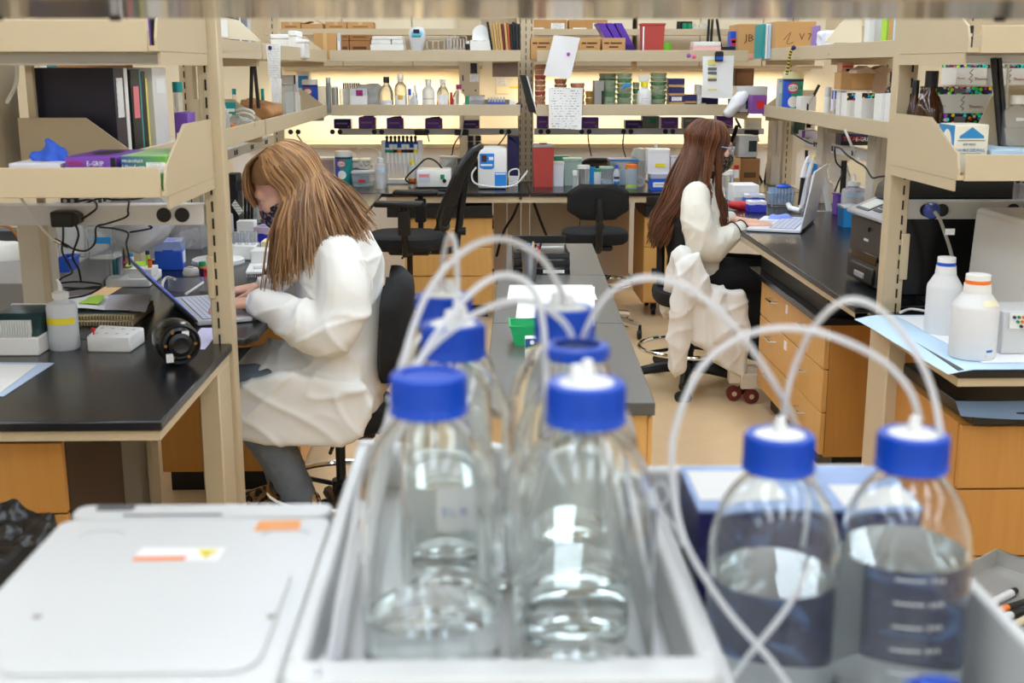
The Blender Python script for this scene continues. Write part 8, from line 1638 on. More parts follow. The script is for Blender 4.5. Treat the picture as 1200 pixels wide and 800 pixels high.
carton('small printed kraft carton on top of the standing kraft carton', 987, 1001, 73, 5.72, at(1000, 85, Y=5.715).z + 0.001, 0.08, mat('rosy kraft', (190, 140, 110), 0.8), st=((INKR, 0.05, 0.95, 0.5, 0.65), (BLACK, 0.35, 0.65, 0.1, 0.35)))
t = thing('cardboard_flaps', 'folded grey cardboard flaps spreading over the kraft carton', 'flaps', (0, 0, 0))
for pts in (((1001, 83), (1012, 77), (1020, 82), (1024, 86), (1000, 86)), ((1020, 82), (1032, 77), (1043, 82), (1038, 85), (1030, 86))): P = [at(x, y, Y=5.6) for x, y in pts]; PRI([(p.x, p.z) for p in P], 'Y', 5.55, 5.68).b('flap', mat('grey card', (176, 150, 128), 0.8), t, smooth=0)
p = at(1030, 100, Y=5.66); BX(p.x - 0.03, p.x + 0.03, 5.64, 5.66, ZL + 0.002, at(1030, 85, Y=5.6).z).b('back_card', MATS['grey card'], t, smooth=0)
AMB = mat('amber glass', (60, 28, 10), 0.08, spec=0.7)
def amber(label, px0, px1, pyt, Y, lab=True, zb=ZL): return bottle(label, px0, px1, pyt, Y, zb, 'media', AMB, BLACK, band=(PAPER, 0.05, 0.44, 0.45) if lab else None, name='amber_bottle')
amber('brown glass bottle with black cap left of the near right post', 1041, 1062, 84, 5.24)
# --- under the right shelf
RZ = 1.1105
t, w_, h = glove_box('dark purple glove box with red lettering on the raceway under the right shelf', 986, 1024, 157, YX(986, 170, 1.89), RZ, 0.1, mat('dark purple carton', (52, 34, 84), 0.4), (('TITAN', 0.03, mat('orange red ink', (236, 84, 40), 0.5), 0.06, 0.42, 1.1), ('E-GRIP', 0.03, INKW, 0.45, 0.36, 0.9)), bands=((BLACK, 0.0, 1.0, 0.0, 0.34),), slot=False)
carton('lilac and white carton on the raceway below the shelf', 940, 958, 153, 7.0, RZ, 0.08, mat('lilac white', (212, 206, 230), 0.5), st=((PURPLE, 0.0, 0.2, 0, 1),))
t, w_, h = device('dark green box below the right shelf in the corner', 931, 944, 142, 7.3, RZ, 0.08, mat('bottle green', (40, 66, 60), 0.4), 'junction_box', bev=0.003); BX(w_ * 0.5, w_ * 1.0, 0, 0.06, 0.02, h * 0.9).b('cover_plate', CREAM, t, smooth=0)
carton('ivory carton in the right corner below the shelf', 945, 956, 141, 7.3, RZ, 0.06, MATS['ivory card'], st=((GREYW, 0.1, 0.9, 0.3, 0.5),))
for k, (pts, lb) in enumerate((([(927, 155, 6.3), (932, 158, 6.2), (940, 163, 6.15), (950, 168, 6.1), (957, 168, 6.0)], 'black cord along the right raceway'), ([(978, 172, 5.4), (985, 174, 5.3), (992, 181, 5.2), (1005, 190, 5.1), (1014, 196, 5.0), (1022, 208, 4.9), (1030, 207, 4.8), (1042, 206, 4.7)], 'long black cord hanging across the white column'), ([(978, 175, 5.4), (980, 190, 5.4), (988, 200, 5.4), (983, 212, 5.4), (978, 225, 5.4)], 'thin black cord below the right raceway'))): cable(lb, [at(a_, b_, Y=c_) for a_, b_, c_ in pts], 0.004)
cable('white cord dropping from the right lower shelf', [at(a_, b_, Y=c_) for a_, b_, c_ in ((990, 152, 5.2), (996, 166, 5.2), (1003, 182, 5.25), (1006, 187, 5.25))], 0.006, WHITE)
for k, (a_, b_, Y) in enumerate(((945, 176, 6.6), (991, 188, 6.3), (988, 188, 6.35))): tag(TU([at(a_, b_, Y=Y), at(a_ - (3 if k else 0), b_ + (54 if k else 63), Y=Y)], 0.009, 8).b('black_rod', BLACK), ('black rod below the raceway by the pipette stand', 'black rod right of the pipette stand', 'second black rod right of the pipette stand')[k], 'rod')
# --- bench: pipette stand
cY = YB(950, 250); t = thing('pipette_stand', 'white A shaped pipette stand with a blue clip on the right bench', 'stand', (0, 0, 0)); A_ = lambda x, y, d=0: at(x, y, Y=cY + 0.1 + d)
WS = mat('glossy white', (236, 237, 240), 0.2)
P = [A_(972, 249), A_(966, 215), A_(960, 199), A_(954, 195), A_(949, 199), A_(944, 225), A_(938, 249)]
TU(P, 0.016, 10, smooth=4).b('arch', WS, t); TU([A_(970, 250), A_(938, 250)], 0.014, 10).b('foot_bar', WS, t); TU([at(938, 247, Y=cY), at(926, 244, Y=cY + 0.05), at(924, 240, Y=cY + 0.2)], 0.014, 10).b('foot_bar', WS, t)
P = [A_(946, 205, -.03), A_(956, 202, -.03), A_(956, 192, -.03), A_(949, 190, -.03), A_(944, 194, -.03)]; PRI([(p.x, p.z) for p in P], 'Y', cY + 0.03, cY + 0.085, 0.004).b('blue_clip', SKYBLUE, t)
for k, (dx, lb) in enumerate(((0, 'dark shafted pipette leaning in the white stand'), (7, 'white pipette with yellow button leaning in the white stand'))):
    q = thing('pipette', lb, 'pipette', (0, 0, 0)); a, b, c = at(936 + dx * 0.8, 240, Y=cY + 0.02), at(941 + dx * 0.7, 208, Y=cY + 0.02), at(944 + dx, 192, Y=cY + 0.02)
    TU([b, c], 0.016, 10, r2=0.012).b('handle', WS, q); TU([a, b], 0.006, 8, r2=0.012).b('shaft', WS if k else BLACK, q); TU([c, at(946.5 + dx, 185, Y=cY + 0.02)], 0.009, 8).b('plunger', WS, q); MB().ball(at(947 + dx, 185, Y=cY + 0.02), 0.01, 8, 6).b('button', YELLOW if k else WS, q)
x, w_, h = sp(905, 932, 219, YB(915, 242), BT); t = thing('tube_rack', 'clear rack packed with blue marked tubes on the right bench', 'rack', (x, YB(915, 242), BT)); BX(-w_ / 2, w_ / 2, 0, 0.12, 0, h * 0.25, 0.003).b('base', CLEARP, t); BX(-w_ / 2, w_ / 2, 0, 0.12, h * 0.6, h * 0.66, 0.001).b('plate', CLEARP, t)
for i in range(7):
    for j in range(3): CY((-w_ / 2 + w_ * (i + 0.5) / 7, 0.02 + 0.04 * j, h * 0.1), 0.0065, h * 0.8, seg=8).b('tube', mat('blue tinted plastic', (190, 214, 240), 0.2, trans=0.4), t)
c = at(918, 216, Y=YB(915, 242) + 0.06); t = thing('blue_dish', 'round blue lid lying on the tube rack', 'lid', (c.x, c.y, BT + h * 0.9 + 0.001)); LA([(0.03, 0), (0.042, 0.004), (0.042, 0.008), (0.03, 0.016), (1e-4, 0.018)], 24, close=False).b('disc', BLUE, t); LA([(0.012, 0.0175), (0.014, 0.02), (1e-4, 0.022)], 14, close=False).b('nub', BLUE, t)
tip_box('blue tip box with white lid behind the laptop on the right bench', 878, 899, 236, YB(890, 249), BT, mat('violet blue', (60, 70, 200), 0.35), mat('white lid', (232, 232, 240), 0.35), dep=0.09)
tip_box('blue and white tip box behind the nearer one', 874, 897, 228, YB(886, 240) + 0.02, BT, BLUE, WHITE, dep=0.08)
g = MB(); y_ = YB(865, 246); limb(g, [at(858, 240, Y=y_), at(872, 242, Y=y_)], [0.022, 0.026]); gm = fuse(g, 0.005, 2); folds(gm, 0.006, f1=(20, 20, 20)); o = bpy.data.objects.new('red_cloth', gm); SC.collection.objects.link(o); gm.materials.append(RED); gm.shade_smooth(); tag(o, 'small red folded cloth on the right bench by the hands', 'cloth')
g = MB(); y_ = YB(920, 260); 
for a_, b_, r_ in (((906, 257), (922, 254), 0.022), ((918, 256), (938, 260), 0.018), ((910, 258), (930, 261), 0.014)): limb(g, [at(*a_, Y=y_), at(*b_, Y=y_)], [r_, r_ * 0.6])
gm = fuse(g, 0.005, 2); folds(gm, 0.007, f1=(18, 18, 18), f2=(36, 36, 36)); o = bpy.data.objects.new('glove', gm); SC.collection.objects.link(o); gm.materials.append(mat('lavender blue glove', (140, 160, 230), 0.5)); gm.shade_smooth(); tag(o, 'lavender blue glove lying behind the white laptop', 'glove')
laptop('white laptop open on the right bench seen from its side', at(938, 274, Z=BT), at(954, 259, Z=BT), at(884, 257, Z=BT), at(876, 270, Z=BT), R(10), 0.27, mat('white laptop', (226, 228, 236), 0.35), mat('pale keys', (206, 208, 220), 0.5), None)
y_ = YB(992, 275); g = MB(); tub('blue bag lined white box left of the printer', 989, 1008, 244, y_ + 0.25, BT, SKYBLUE, lidm=WHITE, dep=0.1)
bottle('large clear jug left of the printer', 992, 1020, 205, 5.85, BT, 'wash', mat('jug plastic', (226, 230, 240), 0.2, trans=0.5), WHITE, name='plastic_jug', cat='jug', band=(LBLUE, 0.5, 0.6, 0.3)) if True else None
t = thing('tube_rack', 'purple rack by the black rods behind the printer', 'rack', (at(989, 235, Y=6.0).x, 6.0, BT)); BX(-0.035, 0.035, 0, 0.08, 0, 0.1, 0.003).b('frame', PURPLE, t); BX(-0.04, 0.05, -0.002, 0.082, 0.1, 0.106, 0.001).b('top_plate', PURPLE, t)
tub('pink and clear tub behind the jug', 998, 1022, 222, 6.2, BT, mat('pink clear', (236, 214, 226), 0.2, trans=0.5), lidm=FROST, dep=0.1)
g = MB(); limb(g, [at(982, 200, Y=6.4), at(988, 222, Y=6.4)], [0.06, 0.05]); gm = fuse(g, 0.008, 2); folds(gm, 0.012, f1=(14, 14, 14)); o = bpy.data.objects.new('plastic_bag', gm); SC.collection.objects.link(o); gm.materials.append(CLEARP); gm.shade_smooth(); tag(o, 'clear plastic bag hanging behind the black rods', 'bag')
# --- printer: front faces the camera and the aisle, turned
PC = mat('printer black', (52, 48, 44), 0.4); PD = mat('printer dark', (24, 23, 22), 0.35); PS = mat('printer silver', (150, 148, 150), 0.35)
fl_, fr_ = at(991, 325, Z=BT), at(1034, 347, Z=BT)
Wp, Dp, Hp = (fr_ - fl_).length, 0.34, 0.235
t = thing('printer', 'black office printer with document feeder on the right bench', 'printer', (fl_.x, fl_.y, BT), math.atan2(fr_.y - fl_.y, fr_.x - fl_.x))
BX(0, Wp, 0, Dp, 0.01, 0.1, 0.006).b('paper_base', PC, t); BX(0.004, Wp - 0.004, 0.004, Dp, 0.101, Hp, 0.008).b('body', PC, t)
BX(0.05, Wp - 0.07, -0.002, 0.02, 0.085, 0.118, 0.002).b('paper_slot', GLOSSBLACK, t); tr_ = BX(0.06, Wp - 0.08, -0.01, 0.02, 0.018, 0.075, 0.004).b('paper_tray', PD, t); BX(0.12, Wp - 0.15, -0.016, -0.009, 0.03, 0.05, 0.003).b('tray_grip', PS, tr_)
PRI([(-0.012, Hp), (0.1, Hp + 0.045), (0.105, Hp + 0.06), (-0.012, Hp + 0.012)], 'X', 0.0, Wp, 0.003).b('control_deck', PS, t)
k_ = t
sl = Matrix.Translation((0, -0.012, Hp + 0.013)) @ Matrix.Rotation(math.atan2(0.048, 0.117), 4, 'X')
BX(0.05, 0.15, 0.03, 0.095, 0.0, 0.003, M=sl).b('screen', mat('lcd grey', (196, 198, 190), 0.2), t, smooth=0); BX(0.04, 0.16, 0.02, 0.105, -0.001, 0.0018, M=sl).b('screen_frame', PD, t, smooth=0)
for i in range(4):
    for j in range(3): BX(0.18 + i * 0.018, 0.193 + i * 0.018, 0.03 + j * 0.024, 0.045 + j * 0.024, 0, 0.003, M=sl).b('key', PD, t, smooth=0)
BX(0.27, 0.3, 0.03, 0.05, 0, 0.003, M=sl).b('key', WHITE, t, smooth=0)
BX(0.0, Wp, 0.1, Dp, Hp + 0.001, Hp + 0.05, 0.006).b('scanner', PC, t); PRI([(0.07, Hp + 0.055), (0.2, Hp + 0.055), (0.25, Hp + 0.13), (0.12, Hp + 0.135), (0.08, Hp + 0.1)], 'X', 0.03, Wp * 0.62, 0.006).b('feeder_hood', PC, t); PRI([(0.12, Hp + 0.1355), (0.25, Hp + 0.1305), (0.27, Hp + 0.137), (0.12, Hp + 0.142)], 'X', 0.03, Wp * 0.62).b('feeder_tray', mat('lavender grey', (186, 186, 206), 0.3), t, smooth=0)
BX(0.18, 0.2, -0.003, 0.003, 0.19, 0.205, 0.001).b('badge', PD, t, smooth=0); BX(0.15, 0.19, 0.002, 0.004, 0.155, 0.163).b('badge', GREYW, t, smooth=0); BX(Wp - 0.06, Wp - 0.04, 0.002, 0.004, 0.05, 0.062).b('badge', WHITE, t, smooth=0)
# --- near right bench and shelves
z_ = BT
PADW = mat('white pad', (238, 240, 244), 0.8)
P = [at(x, y, Z=z_ + 0.004) for x, y in ((1118, 447), (1240, 440), (1240, 392), (1036, 366))]
t = thing('absorbent_pad', 'white absorbent pad with pale blue border on the near right bench', 'pad', (0, 0, 0)); P = [V((1.18, 2.835, z_ + 0.001)), V((1.75, 2.835, z_ + 0.001)), V((1.75, 3.5, z_ + 0.001)), V((1.15, 3.5, z_ + 0.001))]
def padf(u, v):
    p = P[0].lerp(P[1], u).lerp(P[3].lerp(P[2], u), v); d = max(0, 0.1 - u); p.x -= d * 0.32; p.z += 0.002 + 0.016 * math.sin(PI * min(1, v)) * max(0, v - 0.55) * (1 - u) - 0.012 * max(0, 0.06 - u) / 0.06
    return p
GR(padf, 28, 24, 0.0012).b('blue_backing', LBLUE, t); GR(lambda u, v: padf(0.14 + 0.86 * u, 0.09 + 0.86 * v) + V((0, 0, 0.0022)), 20, 20, 0.001).b('white_face', PADW, t)
P2 = [V((1.2, 2.79, 0.69)), V((1.9, 2.78, 0.675)), V((1.9, 2.93, 0.70)), V((1.16, 2.95, 0.70))]
t = thing('second_slab', 'black lower slab with a hanging blue film under the near right bench', 'slab', (0, 0, 0)); BX(1.235, 2.4, 2.87, 3.4, 0.627, 0.66, 0.003).b('slab', BENCH, t)
GR(lambda u, v: V((1.2 + 0.9 * u, 2.862 + 0.04 * v - 0.005 * math.sin(14 * u), 0.655 + 0.028 * v - 0.012 * math.sin(5 * u) * (1 - v))), 24, 4, 0.0008).b('blue_film', mat('blue grey film', (120, 140, 165), 0.3, alpha=0.75), t)
HD = mat('natural hdpe', (234, 235, 236), 0.45, trans=0.15)
def carboy(label, px, pyb, w_px, pyt, capm):
    p = at(px, pyb, Z=z_ + 0.004); dist = FPX; r = abs(at(px + w_px / 2, pyb - 20, Y=p.y).x - p.x); h = at(px, pyt, Y=p.y + r).z - z_ - 0.005
    t = thing('plastic_bottle', label, 'bottle', (p.x, p.y + r, z_ + 0.0055)); LA([(1e-4, 0), (r * 0.94, 0), (r, 0.006), (r, h * 0.60), (r * 0.97, h * 0.64), (r * 0.56, h * 0.79), (r * 0.54, h * 0.82), (1e-4, h * 0.82)], 32, close=False).b('body', HD, t)
    LA([(r * 0.6, h * 0.785), (r * 0.6, h * 0.80), (r * 0.57, h * 0.86), (r * 0.57, h * 0.885), (1e-4, h * 0.885)], 30, close=False).b('neck_ring', WHITE, t)
    LA([(r * 0.53, h * 0.886), (r * 0.53, h * 0.93)], 30).b('cap_band', capm, t); LA([(r * 0.525, h * 0.931), (r * 0.52, h * 0.995), (r * 0.48, h), (1e-4, h)], 30, close=False).b('cap', WHITE, t)
    GR(lambda u, v: ((r + 0.0005) * math.cos(-1.35 + 0.35 * u), (r + 0.0005) * math.sin(-1.35 + 0.35 * u), h * (0.1 + 0.03 * v)), 6, 1).b('printed_mark', INKBL, t); CY((r * 0.15, -r * 0.98, h * 0.055), 0.006, 0.003, axis='Y', seg=12).b('moulded_mark', GREYW, t)
    return t, r, h
carboy('translucent bottle with a blue cap band on the absorbent pad', 1110, 394, 43, 301, BLUE)
t, r, h = carboy('translucent bottle with an orange cap band on the absorbent pad', 1149, 424, 57, 321, ORANGE); GR(lambda u, v: ((r * (0.97 - 0.2 * v)) * math.cos(-1.6 + 0.9 * u) * 1.01, (r * (0.97 - 0.2 * v)) * math.sin(-1.6 + 0.9 * u) * 1.01, h * (0.64 + 0.07 * v) + 0.001), 10, 2).b('tape_strip', mat('masking tape', (226, 220, 190), 0.7), t)
# black cabinet and grey instrument
p, q = at(1049, 262, Y=3.74), at(1172, 262, Y=3.74)
t = thing('black_panel_monitor', 'large black panel standing behind the near right raceway', 'panel', (p.x, 3.66, z_)); BX(0, q.x - p.x, 0, 0.06, 0.03, at(1100, 250, Y=3.72).z - z_ + 0.12, 0.006).b('panel', GLOSSBLACK, t); BX(0.1, q.x - p.x - 0.1, -0.02, 0.12, 0, 0.029, 0.004).b('foot', BLACK, t)
t = thing('grey_instrument', 'pale grey sloped instrument at the right edge of the near right bench', 'instrument', (0, 0, z_))
P = [at(x, y, Y=3.12) + V((0.14, 0, 0)) for x, y in ((1132, 400), (1150, 262), (1290, 262), (1290, 420))]
PRI([(P[0].x, 0.004), (P[1].x, P[1].z - z_), (P[1].x + 0.5, P[1].z - z_), (P[1].x + 0.5, 0.004)], 'Y', 3.12, 3.5, 0.01).b('housing', mat('warm grey shell', (206, 203, 196), 0.4), t)
PRI([(P[1].x + 0.03, P[1].z - z_ - 0.02), (P[1].x + 0.5, P[1].z - z_ - 0.08), (P[1].x + 0.5, 0.02), (P[0].x + 0.06, 0.02)], 'Y', 3.108, 3.119, 0.003).b('front_panel', mat('warm grey panel', (196, 193, 187), 0.45), t)
c = at(1190, 365, Y=2.98); BX(c.x - 0.03, c.x + 0.3, 2.98, 3.11, 0.005, 0.12, 0.004).b('key_shelf', GREYW, t); ks = BX(c.x - 0.015, c.x + 0.3, 2.974, 2.979, 0.075, 0.115).b('key_panel', WHITE, t, smooth=0)
for k in range(9): CY((c.x - 0.005 + 0.012 * (k % 3) + 0.01 * (k // 3), 2.968, 0.105 - 0.012 * (k // 3)), 0.004, 0.008, axis='Y', seg=10).b('button', (NAVY, GREEN, ORANGE, GREEN, ORANGE, GREEN, BLACK, RED, GREEN)[k], ks)
cable('thin white cord lying on the bench behind the bottles', [at(a_, b_, Z=z_ + 0.012) for a_, b_ in ((1055, 366), (1068, 362), (1090, 366), (1092, 372))], 0.004, WHITE)
# plug
p = at(1092, 247, Y=3.56); t = thing('power_plug', 'translucent blue plug with a grey cord in the near right raceway', 'plug', (0, 0, 0)); LA([(0.012, 0.0), (0.024, 0.006), (0.025, 0.024), (0.016, 0.036), (0.01, 0.04)], 20, (p.x, 3.577, p.z), M=Matrix.Rotation(PI / 2, 4, 'X')).b('body', mat('blue clear plug', (60, 84, 170), 0.15, trans=0.3), t)
TU([at(a_, b_, Y=c_) for a_, b_, c_ in ((1095, 248, 3.53), (1101, 256, 3.52), (1108, 275, 3.52), (1115, 298, 3.52), (1120, 330, 3.52), (1122, 372, 3.5))], 0.0055, 8, smooth=6).b('cord', mat('grey cord', (150, 146, 136), 0.5), t); p = at(1112, 271, Y=3.51); BX(p.x - 0.012, p.x + 0.016, 3.505, 3.509, p.z - 0.01, p.z + 0.008).b('cord_tag', PAPER, t, smooth=0)
# near right lower shelf
zs = ZL
def spotted(label, px0, px1, pyt, Y, zb, dep, seed, brand=True):
    x, w_, h = sp(px0, px1, pyt, Y, zb); t = thing('glove_box', label, 'box', (x, Y, zb)); BX(-w_ / 2, w_ / 2, 0, dep, 0, h, 0.001).b('carton', mat('white spotted carton', (228, 226, 220), 0.5), t)
    BX(-w_ / 2 - 0.0005, w_ / 2 + 0.0005, -0.0008, dep, h * 0.72, h + 0.0006).b('spotted_band', DOT, t, smooth=0)
    BX(-w_ * 0.18, w_ * 0.02, -0.0016, -0.0008, h * 0.76, h * 0.94).b('printed_panel', mat('grey print', (110, 106, 100), 0.5), t, smooth=0)
    if brand: text('Thermo', h * 0.17, mat('dark red ink', (150, 34, 34), 0.6), t, (w_ * 0.1, -0.0013, h * 0.2)); text('Thermo', h * 0.1, INKR, t, (-w_ * 0.46, -0.0013, h * 0.25))
    TU([(-w_ * 0.02 + 0.006 * math.sin(k * 2.1), -0.001, h * (0.1 + 0.08 * k)) for k in range(8)], 0.0012, 4).b('helix_print', mat('brown print', (120, 86, 60), 0.6), t)
    return h, t
hh, _ = spotted('lower spotted white glove box behind the tissue box', 1098, 1162, 133, 3.42, zs, 0.13, 1, brand=False)
h3 = at(1130, 102, Y=3.42).z - zs - hh - 0.001
spotted('upper spotted white glove box with red lettering on the near right shelf', 1098, 1163, 102, 3.42, zs + hh + 0.001, 0.13, 2)
zr = at(1140, 100, Y=3.66).z
t = thing('riser_plate', 'thin shelf plate behind the spotted glove boxes', 'riser', (0, 0, 0)); BX(1.46, 2.1, 3.63, 3.84, zr - 0.01, zr, 0.001).b('plate', BEIGE, t, smooth=0); BX(1.46, 1.475, 3.8, 3.84, ZL, zr - 0.0102).b('support', BEIGE, t, smooth=0)
spotted('spotted white box on the riser left of the black rods', 1122, 1158, 71, 3.66, zr + 0.0005, 0.12, 3); spotted('spotted white box on the riser right of the black rods', 1164, 1206, 72, 3.66, zr + 0.0005, 0.12, 4)
amber('brown glass bottle with black cap right of the near right post', 1082, 1116, 83, 3.4)
amber('second brown glass bottle half hidden by the post', 1068, 1086, 94, 3.47)
P = [at(x, y, Y=3.3) for x, y in ((1134, 172), (1163, 112), (1216, 112), (1216, 172))]; t = thing('shelf_divider', 'beige sloped divider standing behind the card wipes box', 'divider', (0, 0, 0)); PRI([(p.x, max(p.z, zs + 0.001)) for p in P], 'Y', 3.3, 3.306).b('sheet', BEIGE, t, smooth=0); BX(P[0].x + 0.05, P[2].x, 3.307, 3.32, zs, zs + 0.01).b('foot', BEIGE, t, smooth=0)
t = thing('back_board', 'beige board at the back of the near right shelf', 'board', (0, 0, 0)); p, q = at(1162, 168, Y=3.54), at(1215, 104, Y=3.54); BX(p.x, q.x, 3.54, 3.55, zs, q.z).b('board', BEIGE, t, smooth=0); BX(p.x, q.x, 3.53, 3.54, q.z - 0.006, q.z).b('edge', BEIGE, t, smooth=0)
for k, (xa, ya, xb, yb) in enumerate(((1164, 68, 1173, 172), (1171, 68, 1179, 172))): tag(TU([at(xa, ya, Y=3.26), at(xb, yb, Y=3.24)], 0.0085 if k == 0 else 0.007, 8).b('black_rod', BLACK), ('thicker', 'thinner')[k] + ' black rod standing on the near right shelf', 'rod')
tag(TU([at(1182, 68, Y=3.3), at(1180, 112, Y=3.3), at(1178, 172, Y=3.3)], 0.0035, 6).b('power_cable', WHITE), 'thin white cord beside the black rods on the near right shelf', 'cord')
# card wipes box
x, w_, h = sp(1120, 1160, 146, 3.10, zs); t = thing('wipes_carton', 'cream card box with a blue arrow and blue lettering on the near right shelf', 'box', (x, 3.10, zs), -0.0)
CR = mat('cream card', (226, 222, 206), 0.6); KB = mat('wipes blue', (38, 132, 190), 0.5)
BX(-w_ / 2, w_ / 2, 0, 0.11, 0, h, 0.003).b('carton', CR, t); BX(-w_ / 2 - 0.001, -w_ / 2, 0.002, 0.108, 0.002, h - 0.002).b('blue_side', KB, t, smooth=0)
MB().ball((-w_ / 2 - 0.001, 0.05, h * 0.5), (0.0012, 0.036, 0.05), 18, 10).b('side_oval', CR, t)
PRI([(-w_ * 0.36, h * 0.72), (-w_ * 0.36, h * 0.765), (0, h * 0.95), (w_ * 0.36, h * 0.765), (w_ * 0.36, h * 0.72)], 'Y', -0.001, 0).b('blue_arrow', KB, t, smooth=0)
text('DOUBLE SIZE ROLL', w_ * 0.125, INKBL, t, (-w_ * 0.45, -0.0012, h * 0.45), sx=0.8); text('KIM WIPES', w_ * 0.1, mat('grey ink', (120, 120, 116), 0.6), t, (-w_ * 0.24, -0.0012, h * 0.575), sx=0.8)
BX(-w_ * 0.4, w_ * 0.4, -0.001, 0, h * 0.665, h * 0.685).b('print_line', MATS['grey ink'], t, smooth=0); BX(-w_ * 0.3, w_ * 0.3, -0.001, 0, h * 0.41, h * 0.42).b('print_line', MATS['grey ink'], t, smooth=0)
t = thing('blue_pads', 'stack of pale blue pads right of the card wipes box', 'pads', (0, 0, 0)); p, q = at(1160, 182, Y=3.12), at(1215, 182, Y=3.12)
for k in range(3): BX(p.x, q.x, 3.10 + 0.01 * k, 3.4, zs + 0.001 + k * 0.021, zs + 0.02 + k * 0.021, 0.004).b('pad', LBLUE, t)
bottle('clear bottle with a sloped shoulder at the right edge of the near right shelf', 1184, 1216, 112, 3.2, zs + 0.001 if False else zs + 0.0645, 'square', CLEARP, WHITE, band=(SMALLPR, 0.5, 0.56, 0.12), fill=0.35)
x, w_, h = sp(1134, 1142, 31, 3.12, ZU); carton('black printed carton in the gap at the end of the near right upper shelf', 1134, 1142, 30, 3.14, ZU + 0.003, 0.2, BLACK, st=((GREYW, 0.2, 0.8, 0.5, 0.65),))
t = thing('strip_lamp', 'slim strip lamp under the near right upper shelf', 'lamp', (1.7, 3.3, 1.522)); BX(-0.42, 0.6, -0.04, 0.04, 0, 0.022, 0.003).b('housing', GREYW, t); BX(-0.4, 0.58, -0.03, 0.03, -0.004, 0.0).b('diffuser', WHITE, t, smooth=0)
# under the near right shelf
p = at(1137, 225, Y=4.0); t = thing('power_adapter', 'black adapter with a lead above the near right raceway', 'adapter', (p.x, 4.0, 1.118)); BX(-0.03, 0.04, 0, 0.05, 0, 0.04, 0.006).b('case', BLACK, t); TU([(-0.03, 0.02, 0.02), (-0.07, 0.02, 0.03), (-0.11, 0.01, 0.0)], 0.005, 6, smooth=4).b('lead', RUBBER, t)
t = thing('white_trunking', 'white trunking block with sockets at the right edge above the raceway', 'trunking', (at(1150, 212, Y=4.2).x, 4.2, 0.79)); BX(0, 0.5, 0, 0.08, 0, at(1170, 195, Y=4.2).z - 0.79, 0.006).b('cover', mat('lavender white', (222, 218, 232), 0.4), t)
for k in range(2):
    for j in range(2): CY((0.13 + 0.025 * k, -0.003, 0.36 - 0.03 * j), 0.009, 0.005, axis='Y', seg=12).b('socket', BLACK, t)
tag(TU([at(1178, 200, Y=3.9), at(1183, 245, Y=3.9)], 0.014, 8).b('black_rod', BLACK), 'thick black rod in front of the white trunking block', 'rod')
# --- island table things
c0 = at(621, 330, Z=BT)
x, w_, h = sp(611, 631, 292, c0.y, BT); t = thing('pencil_cup', 'grey mesh pencil cup full of pens on the island cabinet', 'cup', (x, c0.y + w_ / 2, BT))
MESHM = mat('silver mesh', (150, 152, 156), 0.35, metal=0.8, alpha=0.85); LA([(1e-4, 0), (w_ * 0.38, 0), (w_ * 0.5, h), (w_ * 0.485, h), (w_ * 0.365, 0.003), (1e-4, 0.003)], 28, close=False).b('cup', MESHM, t); TU([(w_ * 0.5 * math.cos(2 * PI * k / 28), w_ * 0.5 * math.sin(2 * PI * k / 28), h) for k in range(28)], 0.0025, 6, closed=True).b('rim', STEEL, t)
cupx, cupy = x, c0.y + w_ / 2
for k, (px, py, m_, c_) in enumerate(((612, 287, BLACK, 'black'), (616, 284, BLACK, 'taller black'), (620, 285, SKYBLUE, 'sky blue'), (619, 294, BLUE, 'blue'), (625, 283, mat('wood pencil', (222, 200, 150), 0.6), 'wooden'), (628, 286, WHITE, 'white'), (631, 288, RED, 'red'), (634, 285, PINK, 'pink'))):
    b = at(px, py, Y=cupy + 0.02 * math.sin(k * 2)); a = V((cupx + (b.x - cupx) * 0.25, cupy + 0.008 * math.sin(k), BT + 0.006)); tt = thing('pen', c_ + ' pen standing in the mesh pencil cup', 'pen', (0, 0, 0)); TU([a, a.lerp(b, 0.82)], 0.0042, 8).b('barrel', m_, tt); TU([a.lerp(b, 0.821), b], 0.0036, 8).b('cap', BLACK if k % 2 else m_, tt)
P = [at(x, y, Z=BT) for x, y in ((602, 322), (668, 322), (667, 300), (604, 300))]; O = P[0]
t = thing('desk_organiser', 'black plastic tray organiser on the far end of the island cabinets', 'organiser', (O.x, O.y, BT)); Lx = (P[1] - P[0]).length; Dy = 0.24
for k, (z0, z1, d0) in enumerate(((0, 0.022, 0.0), (0.026, 0.05, 0.01), (0.054, 0.075, 0.02))):
    mb = MB(); mb.box(0, Lx, d0, Dy, z0, z0 + 0.004); q_ = mb.b('tray_floor', PD, t, smooth=0); BX(0, Lx, d0 - 0.002, d0 + 0.004, z0 + 0.0045, z1, 0.001).b('front_lip', GLOSSBLACK, t)
    for xx in (0, Lx - 0.005): BX(xx, xx + 0.005, d0 + 0.0045, Dy, z0 + 0.0045, z1 + 0.003, 0.001).b('side_wall', PD, t)
BX(0, Lx, Dy - 0.005, Dy, 0.0805, 0.11, 0.002).b('back_wall', PD, t); BX(Lx * 0.52, Lx * 0.9, -0.003, -0.0021, 0.006, 0.018).b('printed_label', SMALLPR, t, smooth=0); BX(Lx * 0.5, Lx * 0.92, Dy * 0.5, Dy * 0.56, 0.0795, 0.084, 0.001).b('divider', GREYW, t, smooth=0); BX(Lx * 0.05, Lx * 0.4, Dy * 0.3, Dy * 0.9, 0.079, 0.0825, 0.001).b('divider', PD, t, smooth=0)
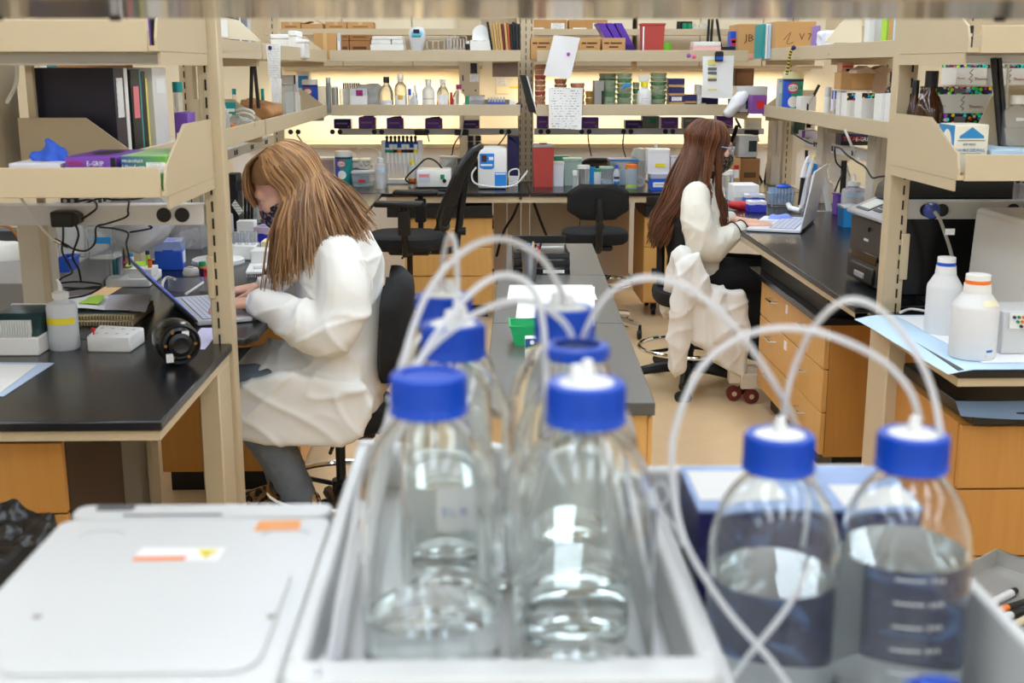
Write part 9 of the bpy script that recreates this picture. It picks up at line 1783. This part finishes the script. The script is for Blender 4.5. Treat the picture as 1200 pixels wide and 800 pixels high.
for k, (cs, dz, lb, m_) in enumerate((([(594, 351), (700, 351), (694, 334), (597, 334)], 0.001, 'white wide paper lying under the other papers on the island', PAPER), ([(603, 383), (697, 381), (697, 336), (609, 336)], 0.006, 'large blank white papers stacked on the middle island cabinet', PAPER), ([(605, 395), (690, 393), (694, 380), (604, 379)], 0.003, 'grey printed page at the near edge of the island papers', LINES))):
    Q = [at(*c_, Z=BT + dz) for c_ in cs]; sheet(lb, Q, m_, 'loose_papers', curl=0.0015, thick=0.003 if k == 1 else 0.0008)
zc = BT
P = [at(601, 404, Z=BT), at(634, 404, Z=BT)]; w_ = P[1].x - P[0].x
t = thing('plastic_basket', 'green plastic basket on the island behind the open ring bottle', 'basket', ((P[0].x + P[1].x) / 2, at(617, 404, Z=BT).y - 0.02, BT)); a, b, hb = w_ / 2 * 0.85, w_ / 2 + 0.008, 0.055
mb = MB(); mb._new([(-a, 0.01, 0), (a, 0.01, 0), (a, 0.09, 0), (-a, 0.09, 0), (-b, 0, hb), (b, 0, hb), (b, 0.1, hb), (-b, 0.1, hb)], [(3, 2, 1, 0), (0, 1, 5, 4), (1, 2, 6, 5), (2, 3, 7, 6), (3, 0, 4, 7)]); mb.b('body', mat('kelly green', (40, 180, 110), 0.4), t, smooth=0); TU([(-b, 0, hb), (b, 0, hb), (b, 0.1, hb), (-b, 0.1, hb)], 0.004, 6, closed=True).b('rim', MATS['kelly green'], t)
P = [at(615, 428, Z=BT), at(641, 428, Z=BT)]; w_ = P[1].x - P[0].x; y_ = at(628, 428, Z=BT).y
t = thing('kit_box', 'white kit box with blue and green swoosh leaning on the green basket', 'box', ((P[0].x + P[1].x) / 2, y_ - 0.03, BT)); h = at(628, 393, Y=y_).z - BT; BX(-w_ / 2, w_ / 2, 0, 0.03, 0, h, 0.001).b('carton', WHITE, t); PRI([(-w_ / 2, h * 0.98), (w_ / 2, h * 0.98), (w_ / 2, h * 0.76), (0, h * 0.78), (-w_ / 2, h * 0.68)], 'Y', -0.0008, 0).b('blue_swoosh', mat('logo blue', (30, 80, 150), 0.5), t, smooth=0); PRI([(-w_ / 2, h * 0.67), (0, h * 0.77), (w_ / 2, h * 0.75), (w_ / 2, h * 0.71), (0, h * 0.73), (-w_ / 2, h * 0.63)], 'Y', -0.0008, 0).b('green_swoosh', mat('logo green', (150, 200, 60), 0.5), t, smooth=0); CY((-w_ * 0.2, -0.002, h * 0.86), w_ * 0.1, 0.002, axis='Y', seg=18).b('round_mark', INKW, t)
for k, (z0, ww) in enumerate(((0.48, 0.7), (0.1, 0.5))): BX(-w_ * 0.3, -w_ * 0.3 + w_ * ww, -0.0008, 0, h * z0, h * (z0 + 0.05)).b('print_line', MATS['grey ink'], t, smooth=0)
# rolling stand foot seen beside the drawer unit
p = at(872, 462, Z=0.0); t = thing('rolling_stand', 'beige rolling stand with dark red casters beside the right drawer unit', 'stand', (1.16, 5.33, 0)); BX(-0.03, 0.12, -0.03, 0.02, 0.09, 0.17, 0.004).b('frame', BEIGE2, t); BX(0.02, 0.12, -0.06, -0.031, 0.07, 0.14, 0.004).b('frame_end', BEIGE2, t)
for dx, dy in ((0.0, 0.0), (0.07, -0.05)): LA([(0.012, -0.012), (0.035, -0.012), (0.035, 0.012), (0.012, 0.012)], 20, (dx, dy, 0.036), M=Matrix.Rotation(PI / 2, 4, 'X')).b('caster', mat('maroon rubber', (110, 40, 36), 0.4), t); CY((dx, dy - 0.016, 0.036), 0.012, 0.006, axis='Y', seg=12).b('axle', CHROME, t)
